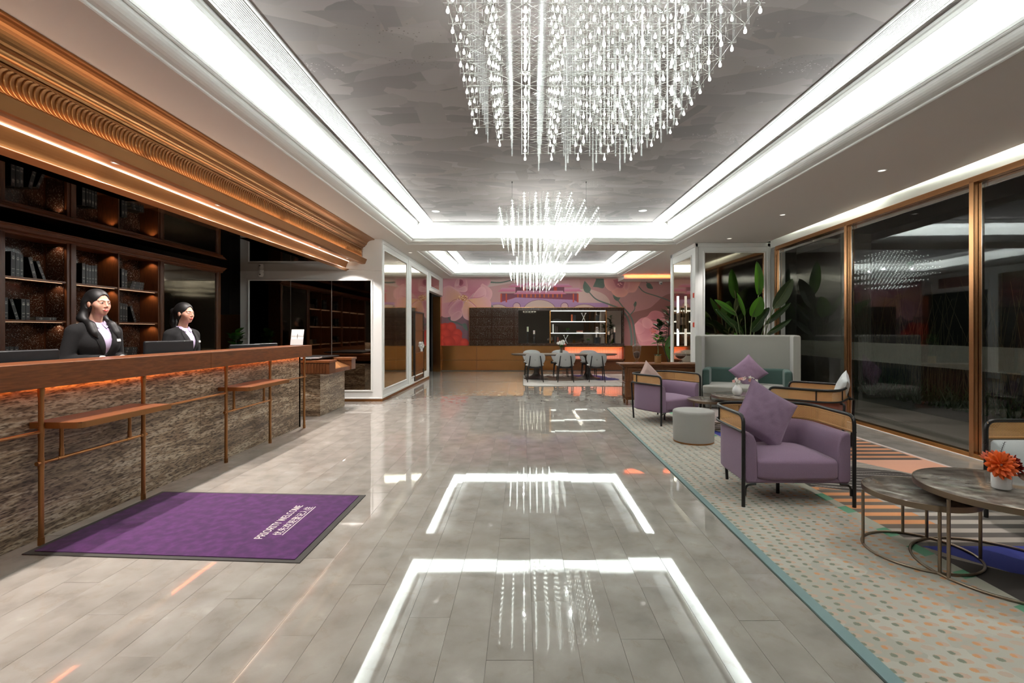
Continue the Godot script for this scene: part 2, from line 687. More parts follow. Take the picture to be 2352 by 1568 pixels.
	m.metallic_specular = 0.6
	m = mat("frosted_film", Color(0.30, 0.31, 0.26, 0.55), 0.6)
	m.transparency = BaseMaterial3D.TRANSPARENCY_ALPHA
	m = mat("acrylic", Color(0.95, 0.97, 0.96, 0.10), 0.06)
	m.transparency = BaseMaterial3D.TRANSPARENCY_ALPHA
	# lamps
	glow("led_white", Color(0.97, 1.0, 0.95), 2.2)
	glow("led_cove", Color(0.97, 1.0, 0.96), 2.0)
	glow("led_warm", Color(1.0, 0.90, 0.80), 1.6)
	glow("led_shelf", Color(1.0, 0.80, 0.62), 0.7)
	glow("led_orange", Color(1.0, 0.42, 0.10), 2.0)
	glow("bulb_glow", Color(0.96, 1.0, 0.96), 4.5)
	glow("lamp_disc", Color(1.0, 0.97, 0.92), 0.9)
	glow("lamp_tube", Color(0.97, 0.98, 1.0), 0.45)
	# cloth
	cloth("purple_cloth", Color8(146, 120, 142), Color8(116, 92, 114))
	cloth("grey_cloth", Color8(168, 166, 160), Color8(148, 146, 140))
	cloth("sofa_cloth", Color8(150, 150, 142), Color8(132, 132, 124))
	cloth("green_cloth", Color8(72, 98, 90), Color8(56, 80, 74))
	cloth("chair_cloth", Color8(176, 176, 174), Color8(160, 160, 158))
	cloth("pale_cloth", Color8(188, 194, 192), Color8(172, 178, 178))
	cloth("pink_cloth", Color8(196, 168, 158), Color8(180, 152, 142))
	cloth("rust_cloth", Color8(160, 92, 72), Color8(136, 76, 60))
	cloth("suit_cloth", Color8(13, 13, 14), Color8(8, 8, 9))
	# plants
	m = mat("leaf", Color8(52, 96, 30), 0.35)
	m.backlight_enabled = true
	m.backlight = Color(0.25, 0.4, 0.1)
	m = mat("leaf_dark", Color8(34, 56, 26), 0.35)
	m.backlight_enabled = true
	m.backlight = Color(0.12, 0.2, 0.06)
	m = mat("leaf_grey", Color8(78, 92, 62), 0.4)
	m = mat("stalk", Color8(110, 120, 80), 0.5)
	m = mat("soil", Color8(48, 38, 30), 0.9)
	# small things
	m = mat("ceramic", Color8(226, 226, 224), 0.22)
	m = mat("black_plastic", Color8(24, 25, 27), 0.35)
	m = mat("grey_plastic", Color8(66, 68, 72), 0.3)
	m = mat("white_card", Color8(232, 232, 230), 0.5)
	m = mat("wax", Color8(236, 228, 208), 0.5)
	m.subsurf_scatter_enabled = true
	m.subsurf_scatter_strength = 0.4
	m = mat("orange_petal", Color8(226, 100, 34), 0.55)
	m.backlight_enabled = true
	m.backlight = Color(0.5, 0.2, 0.05)
	m = mat("red_petal", Color8(140, 34, 22), 0.6)
	m = mat("white_petal", Color8(240, 238, 232), 0.6)
	m = mat("pink_petal", Color8(232, 176, 168), 0.6)
	m = mat("red_plastic", Color8(206, 62, 30), 0.4)
	m = mat("potpourri", Color8(70, 44, 24), 0.8)


func cloth(called: String, a: Color, b: Color) -> void:
	var m := mat(called, Color.WHITE, 0.92)
	m.albedo_texture = noise_tex(128, 128, 0.30, [[0.0, b], [0.5, a.lerp(b, 0.4)], [1.0, a.lightened(0.08)]], 2, FastNoiseLite.TYPE_SIMPLEX, 0.0, 81)
	if a.get_luminance() > 0.15:
		m.rim_enabled = true
		m.rim = 0.25
	tri(m, Vector3(5.5, 5.5, 5.5), false)


# ---------------------------------------------------------------- painting flat prints
class Painter:
	var im: Image
	var w: int
	var h: int
	var k := Vector2.ONE         # pixels to a unit
	var o := Vector2.ZERO        # the unit that lies at pixel 0,0

	func _init(w_: int, h_: int, area: Rect2, back: Color) -> void:
		w = w_
		h = h_
		im = Image.create(w, h, false, Image.FORMAT_RGB8)
		im.fill(back)
		k = Vector2(w, h) / area.size
		o = area.position

	func poly(pts: Array, top: Color, bottom = null) -> void:
		var p := []
		var y0 := INF
		var y1 := -INF
		for q in pts:
			var r: Vector2 = (q - o) * k
			p.append(r)
			y0 = minf(y0, r.y)
			y1 = maxf(y1, r.y)
		var m := p.size()
		for y in range(maxi(0, int(floor(y0))), mini(h - 1, int(ceil(y1))) + 1):
			var yc := y + 0.5
			var xs := []
			for i in m:
				var a: Vector2 = p[i]
				var b: Vector2 = p[(i + 1) % m]
				if (a.y <= yc) != (b.y <= yc):
					xs.append(a.x + (yc - a.y) / (b.y - a.y) * (b.x - a.x))
			xs.sort()
			var col := top if bottom == null else top.lerp(bottom, clampf((yc - y0) / maxf(y1 - y0, 1.0), 0, 1))
			for i in range(0, xs.size() - 1, 2):
				var a := maxi(0, int(round(xs[i])))
				var b := mini(w, int(round(xs[i + 1])))
				if b > a:
					im.fill_rect(Rect2i(a, y, b - a, 1), col)

	# soft shading: from the edge inwards to «eye»
	func blob(pts: Array, edge: Color, inner: Color, eye: Vector2, n := 10) -> void:
		for i in n:
			var t := float(i) / n
			var q := []
			for p in pts:
				q.append(eye + (p - eye) * (1.0 - t))
			poly(q, edge.lerp(inner, pow(t, 0.8)))

	func stroke(pts: Array, w0: float, w1: float, col: Color) -> void:
		var l := []
		var r := []
		for i in pts.size():
			var d: Vector2 = (pts[mini(i + 1, pts.size() - 1)] - pts[maxi(i - 1, 0)]).normalized()
			var s := Vector2(-d.y, d.x) * lerpf(w0, w1, float(i) / (pts.size() - 1)) / 2.0
			l.append(pts[i] + s)
			r.push_front(pts[i] - s)
		poly(l + r, col)

	func tex() -> ImageTexture:
		return ImageTexture.create_from_image(im)


func printed(called: String, t: Texture2D, rough := 0.6) -> StandardMaterial3D:
	var m := mat(called, Color.WHITE, rough)
	m.albedo_texture = t
	return m
# ---------------------------------------------------------------- the room
const FLAT := Basis(Vector3(1, 0, 0), Vector3(0, 0, -1), Vector3(0, 1, 0))       # local x, depth, height
const ALONG_LEFT := Basis(Vector3(0, 0, -1), Vector3(0, 1, 0), Vector3(1, 0, 0)) # local x = depth, y = height, z = +x: a wall on the left, seen from the room
const ALONG_RIGHT := Basis(Vector3(0, 0, 1), Vector3(0, 1, 0), Vector3(-1, 0, 0)) # local x = -depth: a wall on the right


func P(x: float, y: float, d: float) -> Vector3:
	return Vector3(x, y, -d)


func plan(pts: Array, y0: float, y1: float, g: Geo = null) -> Geo:
	if g == null:
		g = Geo.new()
	g.at(Transform3D(FLAT, Vector3.ZERO))
	g.prism(poly2(pts), y0, y1)
	g.xf = Transform3D()
	return g


func rect(x0: float, d0: float, x1: float, d1: float) -> Array:
	return [Vector2(x0, d0), Vector2(x1, d0), Vector2(x1, d1), Vector2(x0, d1)]


func block(x0: float, x1: float, y0: float, y1: float, d0: float, d1: float, bevel := 0.0, g: Geo = null) -> Geo:
	if g == null:
		g = Geo.new()
	return g.box(Vector3(x0, y0, -d1), Vector3(x1, y1, -d0), bevel)


func build_setting() -> void:
	build_floor()
	build_ceiling()
	build_bulkhead()
	build_left_walls()
	build_back_wall()
	build_right_walls()
	build_windows()


func build_floor() -> void:
	var fl := struct("floor", plan(rect(-6.6, -4.2, 6.8, 19.0), -0.12, -0.004), M.floor_joint)
	# marble planks, 200 x 1200 mm, running into the depth
	var near := []
	var rest := Geo.new()
	var r := RandomNumberGenerator.new()
	r.seed = 5
	var tiles := []
	for i in range(-17, 26):
		var x := i * 0.2 + 0.042
		var d := -1.2 + fmod(i * 0.447 + 7.3, 1.2)
		while d < 17.0:
			var lo := d
			d += 1.2
			if lo + 1.2 < 1.0 or x > 6.4 or x < -3.3 and lo > 9.3:
				continue
			if x > 1.55 and x < 4.1 and lo > 0.6 and lo < 7.3:
				continue                                 # under the large rug
			if absf(x + 0.1) > 1.12 * (lo + 1.2) + 0.6:
				continue                                 # out of the frame's wedge
			tiles.append([lo, x])
	tiles.sort_custom(func(a, b): return a[0] * a[0] + a[1] * a[1] < b[0] * b[0] + b[1] * b[1])
	for k in tiles.size():
		var x: float = tiles[k][1]
		var lo: float = tiles[k][0]
		var g := Geo.new() if k < 300 else rest
		var tilt := Vector3(r.randfn(0, 0.0007), 0, r.randfn(0, 0.0004))
		g.xf = Transform3D(Basis.from_euler(tilt), P(x + 0.1, -0.004, lo + 0.6))
		var first := g.v.size()
		g.bbox(Vector3.ZERO, Vector3(0.1988, 0.008, 1.1988), 0.0005)
		var off := Vector2(r.randf() * 5.0, r.randf() * 5.0)
		for q in range(first, g.v.size()):
			g.u[q] = off + Vector2(g.v[q].x - x, g.v[q].z + lo) * 0.42
			if r.randf() < 0.0:
				g.u[q] = Vector2.ZERO
		g.xf = Transform3D()
		if k < 300:
			part("floor_tile", g, M.floor_marble, fl)
	part("floor_tiles", rest, M.floor_marble, fl, "stuff")


func build_ceiling() -> void:
	var g := Geo.new()
	var top := 3.295
	plan(rect(-6.6, -4.2, -2.44, 19.0), 3.21, top, g)
	plan([Vector2(3.23, -4.2), Vector2(wx(-4.2) - 0.10, -4.2), Vector2(wx(9.96) - 0.10, 9.96), Vector2(6.8, 9.96), Vector2(6.8, 17.2), Vector2(3.23, 17.2)], 3.21, top, g)
	plan(rect(-2.44, -4.2, 3.23, 0.65), 3.21, top, g)
	plan(rect(-2.44, 10.15, 3.23, 10.95), 3.21, top, g)
	plan(rect(-2.44, 16.11, 3.23, 17.2), 3.21, top, g)
	var c := struct("ceiling", g, M.soffit_paint)
	struct("ceiling", plan(rect(-6.8, -4.4, 7.0, 19.2), 3.72, 3.85), M.grey_wall)
	# plastered middle of each tray, patchy trowel strokes
	var pm := printed("plaster", plaster_tex(), 0.85)
	tri(pm, Vector3(0.24, 0.24, 0.24))
	pm.heightmap_enabled = false
	for t in TRAYS:
		var x0: float = t[0]
		var x1: float = t[1]
		var d0: float = t[2]
		var d1: float = t[3]
		part("plaster_panel", plan(rect(x0 + 0.2, d0 + 0.2, x1 - 0.2, d1 - 0.2), 3.61, 3.66), pm, c)
		var fr := Geo.new()
		fr.xf = Transform3D(FLAT, Vector3.ZERO)
		var cove := [Vector2(0.0, 3.209)]
		cove.append_array([Vector2(-0.012, 3.204), Vector2(-0.024, 3.209), Vector2(-0.026, 3.222), Vector2(-0.034, 3.222)])
		for k in 7:
			var a := k / 6.0 * PI / 2
			cove.append(Vector2(-0.034 - 0.106 * sin(a), 3.222 + 0.062 * (1.0 - cos(a))))
		cove.append_array([Vector2(-0.142, 3.292), Vector2(-0.152, 3.288), Vector2(-0.160, 3.293), Vector2(-0.164, 3.302), Vector2(-0.17, 3.302), Vector2(-0.17, 3.325), Vector2(-0.155, 3.325), Vector2(-0.155, 3.298)])
		fr.frame(x0, d0, x1, d1, cove)
		struct("trim_1" if t == TRAYS[0] else "trim_2", fr, M.white_paint)
		var up := Geo.new()
		up.xf = Transform3D(FLAT, Vector3.ZERO)
		up.frame(x0, d0, x1, d1, [Vector2(-0.155, 3.298), Vector2(0.16, 3.298), Vector2(0.16, 3.50), Vector2(0.145, 3.535), Vector2(0.11, 3.55), Vector2(-0.26, 3.55)])
		part("light_cove", up, M.cove_paint, c)
		var st := Geo.new()
		st.xf = Transform3D(FLAT, Vector3.ZERO)
		st.frame(x0, d0, x1, d1, [Vector2(-0.26, 3.551), Vector2(-0.26, 3.543), Vector2(-0.275, 3.543), Vector2(-0.28, 3.55), Vector2(-0.28, 3.58), Vector2(-0.295, 3.585), Vector2(-0.295, 3.612)])
		part("inner_moulding", st, M.white_paint, c)
		var le := Geo.new()
		le.xf = Transform3D(FLAT, Vector3.ZERO)
		le.frame(x0, d0, x1, d1, [Vector2(-0.03, 3.299), Vector2(0.05, 3.302)])
		part("led_strip", le, M.led_cove, c)
		for gx in [[x0 + 0.34, x0 + 0.60], [x1 - 0.61, x1 - 0.36]]:
			var th := thing("air_grille", "long white slatted air grille set in the plaster ceiling, %s side of the %s tray" % ["reception" if gx[0] < 0 else "window", "nearer" if t == TRAYS[0] else "farther"], "air grille")
			var f := Geo.new()
			var gd0 := d0 + 0.34
			var gd1 := d1 - 0.36
			for e in [[gx[0], gx[0] + 0.022, gd0, gd1], [gx[1] - 0.022, gx[1], gd0, gd1], [gx[0], gx[1], gd0, gd0 + 0.02], [gx[0], gx[1], gd1 - 0.02, gd1]]:
				block(e[0], e[1], 3.598, 3.615, e[2], e[3], 0.003, f)
			part("frame", f, M.white_metal, th)
			var s := Geo.new()
			for k in 13:
				var x: float = lerpf(gx[0] + 0.028, gx[1] - 0.028, (k + 0.5) / 13.0)
				block(x - 0.004, x + 0.004, 3.600, 3.618, gd0, gd1, 0.0, s)
			part("slats", s, M.white_metal, th, "stuff")
			part("backing", block(gx[0] + 0.02, gx[1] - 0.02, 3.6085, 3.6095, gd0, gd1), M.black_gap, th)


func plaster_tex() -> ImageTexture:
	var p := Painter.new(1024, 1024, Rect2(0, 0, 1024, 1024), Color8(132, 123, 117))
	var r := RandomNumberGenerator.new()
	r.seed = 9
	for i in 420:
		var c := Vector2(r.randf() * 1024, r.randf() * 1024)
		var l := r.randf_range(60, 260)
		var h := r.randf_range(26, 90)
		var a := r.randf_range(-0.45, 0.45) + (PI / 2 if r.randf() < 0.12 else 0.0)
		var s := 130 + r.randi_range(-15, 13)
		var col := Color8(s, int(s * 0.94), int(s * 0.905))
		var q := []
		for k in 14:
			var t := TAU * k / 14.0
			var e := Vector2(signf(cos(t)) * pow(absf(cos(t)), 0.5) * l / 2, signf(sin(t)) * pow(absf(sin(t)), 0.45) * h / 2)
			q.append(e * r.randf_range(0.82, 1.08))
		var wrap := []
		for v in q:
			wrap.append(c + v.rotated(a))
		for ox in [-1024, 0, 1024]:
			for oy in [-1024, 0, 1024]:
				if c.x + ox > -200 and c.x + ox < 1224 and c.y + oy > -200 and c.y + oy < 1224:
					var w2 := []
					for v in wrap:
						w2.append(v + Vector2(ox, oy))
					p.poly(w2, col.lightened(0.03), col.darkened(0.03))
	# pin holes of the troweling, in clusters
	for i in 26:
		var c := Vector2(r.randf() * 1000, r.randf() * 1000)
		var light := r.randf() < 0.35
		for k in 40:
			var q := c + Vector2(r.randfn(0, 45), r.randfn(0, 16))
			p.im.fill_rect(Rect2i(int(q.x), int(q.y), r.randi_range(1, 3), r.randi_range(1, 2)), Color8(186, 178, 170) if light else Color8(96, 86, 78))
	return p.tex()


func build_bulkhead() -> void:
	var z0 := -9.56
	var z1 := 4.2
	var crown := [Vector2(-2.945, 3.212), Vector2(-2.945, 3.195)]
	for k in 9:
		var a := k / 8.0 * PI / 2
		crown.append(Vector2(-2.955 - 0.14 * sin(a), 3.19 - 0.09 * (1.0 - cos(a))))
	crown.append_array([Vector2(-3.105, 3.10), Vector2(-3.105, 3.085), Vector2(-3.122, 3.085)])
	for k in 5:
		var a := k / 4.0 * PI / 2
		crown.append(Vector2(-3.16 + 0.036 * cos(a), 3.08 - 0.03 * sin(a)))
	crown.append_array([Vector2(-3.165, 3.035), Vector2(-3.178, 3.03), Vector2(-3.178, 3.015), Vector2(-3.19, 3.015), Vector2(-3.19, 2.842), Vector2(-3.30, 2.842), Vector2(-3.30, 3.212)])
	var b := struct("trim_3", Geo.new().prism(poly2(crown), z0, z1), M.copper)
	b.set_meta("label", "copper cornice over the reception counter")
	# overlapping scales of the frieze
	var coin := Geo.new()
	coin.xf = Transform3D(Basis(Vector3(0, 0, 1), PI / 2) , Vector3.ZERO)
	coin.lathe([Vector2(0.0, 0.004), Vector2(0.070, 0.004), Vector2(0.074, 0.006), Vector2(0.079, 0.006), Vector2(0.082, 0.003), Vector2(0.082, -0.003)], 28)
	coin.xf = Transform3D()
	var at := []
	var d := 0.5
	while d < 9.5:
		at.append(Transform3D(Basis(Vector3.UP, deg_to_rad(190.0)), P(-3.176, 2.93, d)))
		d += 0.037
	many("scallop_relief", coin.mesh(), M.copper_satin, at, b)
	part("frieze_lip", block(-3.192, -3.165, 3.005, 3.017, -4.2, 9.56, 0.003), M.copper, b)
	part("ledge", Geo.new().prism(poly2([Vector2(-3.19, 2.815), Vector2(-3.100, 2.815), Vector2(-3.093, 2.806), Vector2(-3.128, 2.722), Vector2(-3.145, 2.715), Vector2(-3.20, 2.715), Vector2(-3.20, 2.77), Vector2(-3.45, 2.77), Vector2(-3.45, 2.842), Vector2(-3.30, 2.842)]), z0, z1), M.copper_satin, b)
	var pan := []
	for k in 9:
		var t := k / 8.0
		pan.append(Vector2(-3.452 - 0.058 * sin(t * PI * 0.5) , 2.772 - 0.155 * t))
	pan.append_array([Vector2(-3.51, 2.617), Vector2(-3.452, 2.617), Vector2(-3.447, 2.610), Vector2(-3.50, 2.577), Vector2(-3.62, 2.577), Vector2(-3.62, 2.842), Vector2(-3.45, 2.842)])
	part("inner_panel", Geo.new().prism(poly2(pan), z0, z1), M.copper_satin, b)
	part("led_strip", block(-3.150, -3.128, 2.817, 2.823, -4.2, 9.54), M.led_warm, b)
	part("led_strip", block(-3.455, -3.440, 2.7615, 2.770, -4.2, 9.54), M.led_warm, b)
	part("led_strip", block(-3.480, -3.465, 2.618, 2.623, -4.2, 9.54), M.led_warm, b)
	struct("ceiling", plan(rect(-6.2, -4.2, -3.5, 9.56), 2.577, 2.62), M.ceiling_mirror)
	for dd in DOWN_COUNTER:
		down("small round downlight in the copper bulkhead above the reception counter", P(-3.32, 2.77, dd), 0.035, "bulkhead downlights")
	for p in DOWN_ROOM:
		if p[2] > 3.5:
			down(["round recessed downlight in the plaster ceiling of the nearer tray", "round recessed downlight in the plaster ceiling of the farther tray"][int(p[1] > 10.0)], P(p[0], p[2], p[1]), 0.075, "ceiling downlights")
		elif p[1] > 0.9:
			down("small recessed downlight in the soffit between tray and windows" if p[1] < 10 and p[0] > 0 else "small recessed downlight in the soffit behind the mirror pier" if p[0] > 0 else "small downlight in the soffit by the mirror wall", P(p[0], p[2], p[1]), 0.05, "soffit downlights")


func down(label: String, at: Vector3, r: float, group: String) -> void:
	var t := thing("downlight", label, "downlight", at, 0.0, group)
	part("ring", Geo.new().lathe([Vector2(r * 0.70, 0.004), Vector2(r * 0.74, -0.006), Vector2(r * 0.92, -0.008), Vector2(r, -0.002), Vector2(r, 0.003)], 24), M.white_metal, t)
	part("lamp", Geo.new().lathe([Vector2(0.0, -0.001), Vector2(r * 0.72, -0.001)], 20), M.lamp_disc, t)


# a framed panel on a wall: a pane and a moulding round it. local x,y on the wall, z out of it
func panel_on(owner: Node3D, b: Basis, at: Vector3, x0: float, y0: float, x1: float, y1: float, pane: Material, frame_mat: Material, joints: Array = []) -> void:
	var g := Geo.new()
	g.xf = Transform3D(b, at)
	g.box(Vector3(x0, y0, -0.01), Vector3(x1, y1, 0.004))
	if joints.is_empty():
		part("mirror_pane", g, pane, owner)
	else:
		var xs := [x0] + joints + [x1]
		for i in xs.size() - 1:
			var q := Geo.new()
			q.xf = Transform3D(b, at)
			q.box(Vector3(xs[i] + 0.0015, y0, -0.01), Vector3(xs[i + 1] - 0.0015, y1, 0.004), 0.002)
			part("mirror_pane", q, pane, owner)
	var f := Geo.new()
	f.xf = Transform3D(b, at)
	f.frame(x0, y0, x1, y1, [Vector2(0.0, 0.0), Vector2(0.0, 0.012), Vector2(0.006, 0.020), Vector2(0.020, 0.022), Vector2(0.030, 0.014), Vector2(0.034, 0.014), Vector2(0.038, 0.0)])
	part("moulding", f, frame_mat, owner)


func build_left_walls() -> void:
	struct("wall_left", block(-6.4, -6.1, 0, 3.4, -4.2, 19.0), M.dark_wall)
	# the wall that closes the reception, with its smoked mirror
	var w := struct("wall_reception_end", block(-5.6, -2.8, 0, 3.25, 9.56, 9.70), M.white_paint)
	panel_on(w, Basis(), P(0, 0, 9.56), -5.415, 0.225, -3.015, 2.385, M.smoked_mirror, M.white_paint, [-4.60, -3.79])
	var g := Geo.new()
	block(-5.6, -2.8, 2.585, 2.60, 9.545, 9.565, 0.004, g)
	block(-5.6, -2.79, 0.05, 0.075, 9.535, 9.565, 0.006, g)
	part("rail", g, M.white_paint, w)
	part("skirting", block(-5.6, -2.785, 0.0, 0.05, 9.545, 9.57, 0.002), M.copper_satin, w)
	# dark lined recess between the bookcase and that wall
	var r := struct("wall_recess", block(-6.2, -5.59, 0, 3.2, 9.72, 9.8), M.dark_wall)
	part("bronze_panel", block(-6.1, -5.60, 0.1, 1.72, 9.68, 9.72, 0.004), M.brass_dark, r)
	part("glass_panel", block(-5.90, -5.60, 1.73, 2.57, 9.69, 9.72, 0.004), M.smoked_mirror, r)
	# mirror wall that runs into the depth
	var m := struct("wall_mirror_side", block(-2.95, -2.8, 0, 3.25, 9.58, 14.33), M.white_paint)
	panel_on(m, ALONG_LEFT, Vector3(-2.8, 0, 0), 9.68, 0.245, 11.56, 3.0, M.antique_mirror, M.white_paint, [10.62])
	panel_on(m, ALONG_LEFT, Vector3(-2.8, 0, 0), 12.02, 0.245, 14.0, 3.0, M.antique_mirror, M.white_paint, [13.0])
	var st := Geo.new()
	for dd in [9.60, 11.79, 14.29]:
		block(-2.81, -2.785, 0.05, 3.2, dd - 0.03, dd + 0.03, 0.008, st)
	block(-2.81, -2.788, 3.13, 3.21, 9.56, 16.4, 0.01, st)
	block(-2.81, -2.788, 0.05, 0.10, 9.56, 14.33, 0.008, st)
	part("stile", st, M.white_paint, m)
	part("skirting", block(-2.82, -2.785, 0.0, 0.05, 9.56, 14.34, 0.002), M.copper_satin, m)
	var h := struct("wall_over_door", block(-2.95, -2.8, 2.60, 3.25, 14.33, 16.82), M.white_paint)
	panel_on(h, ALONG_LEFT, Vector3(-2.8, 0, 0), 14.6, 2.74, 16.1, 3.06, M.antique_mirror, M.white_paint)
	# what shows through the doorway
	struct("wall_corridor", block(-6.2, -6.0, 0, 3.2, 9.8, 19.0), M.dark_wall)
	struct("wall_corridor_end", block(-6.2, -3.0, 0, 3.2, 18.8, 19.0), M.dark_wall)
	# display niche cut into the second panel
	var n := thing("display_niche", "narrow dark framed display niche with a honey wood back in the mirror wall", "niche")
	var fr := Geo.new()
	block(-2.80, -2.77, 0.10, 1.90, 12.38, 12.44, 0.004, fr)
	block(-2.80, -2.77, 0.10, 1.90, 13.42, 13.50, 0.004, fr)
	block(-2.80, -2.77, 1.86, 1.90, 12.44, 13.42, 0.004, fr)
	block(-2.80, -2.77, 0.10, 0.14, 12.44, 13.42, 0.004, fr)
	part("frame", fr, M.dark_wood, n)
	part("back_panel", block(-2.798, -2.790, 0.14, 1.86, 12.44, 13.42), M.oak, n)
	part("shelf", block(-2.79, -2.765, 1.40, 1.42, 12.44, 13.42, 0.002), M.oak, n)
	part("cabinet_front", block(-2.79, -2.768, 0.35, 0.82, 12.46, 13.40, 0.006), M.walnut, n)


func build_back_wall() -> void:
	var D := 16.82
	var w := struct("wall_back", block(-3.2, 6.8, 0, 3.25, D, D + 0.2), M.grey_wall)
	part("mural", Geo.new().quad(P(-2.84, 0.877, D - 0.004), P(6.4, 0.877, D - 0.004), P(6.4, 3.215, D - 0.004), P(-2.84, 3.215, D - 0.004), Vector3(0, 0, 1)), printed("mural_print", mural_tex(), 0.7), w)
	# brass wainscot: a tall upper and a low lower row
	var xs := [-2.84, -1.62, 0.0, 1.36]
	for i in 3:
		part("brass_panel", block(xs[i] + 0.002, xs[i + 1] - 0.002, 0.375, 0.875, D - 0.03, D, 0.002), M.brass, w)
		part("brass_panel", block(xs[i] + 0.002, xs[i + 1] - 0.002, 0.02, 0.370, D - 0.03, D, 0.002), M.brass, w)
	part("wood_panel", block(1.36, 3.48, 0.02, 0.37, D - 0.03, D, 0.003), M.oak, w)
	part("brass_panel", block(3.49, 6.4, 0.02, 0.875, D - 0.03, D, 0.002), M.brass_dark, w)
	struct("trim_4", block(-3.10, -2.84, 0, 2.56, D - 0.25, D + 0.1, 0.004), M.brass)
	# orange lit recess under the cabinet
	var rc := struct("trim_5", block(1.36, 1.42, 0.37, 0.875, D - 0.20, D, 0.003), M.oak)
	part("jamb", block(3.44, 3.50, 0.37, 0.875, D - 0.20, D, 0.003), M.oak, rc)
	part("sill", block(1.36, 3.50, 0.37, 0.42, D - 0.20, D, 0.004), M.oak, rc)
	var fl := Geo.new()
	for k in 64:
		var x := 1.44 + k * 0.0312
		fl.box(Vector3(x, 0.42, -D + 0.0), Vector3(x + 0.024, 0.83, -D + 0.014), 0.006)
	part("fluting", fl, M.white_paint, rc, "stuff")
	part("led_strip", block(1.46, 3.40, 0.822, 0.828, D - 0.19, D - 0.175), M.led_orange, rc)
	part("lintel", block(1.36, 3.50, 0.828, 0.875, D - 0.20, D, 0.003), M.oak, rc)
	# far ceiling: a low beam with an orange strip on it
	var bm := struct("ceiling", block(3.30, 6.8, 3.10, 3.212, 15.82, D), M.soffit_paint)
	part("led_strip", block(3.4, 6.2, 3.125, 3.133, 15.80, 15.815), M.led_orange, bm)


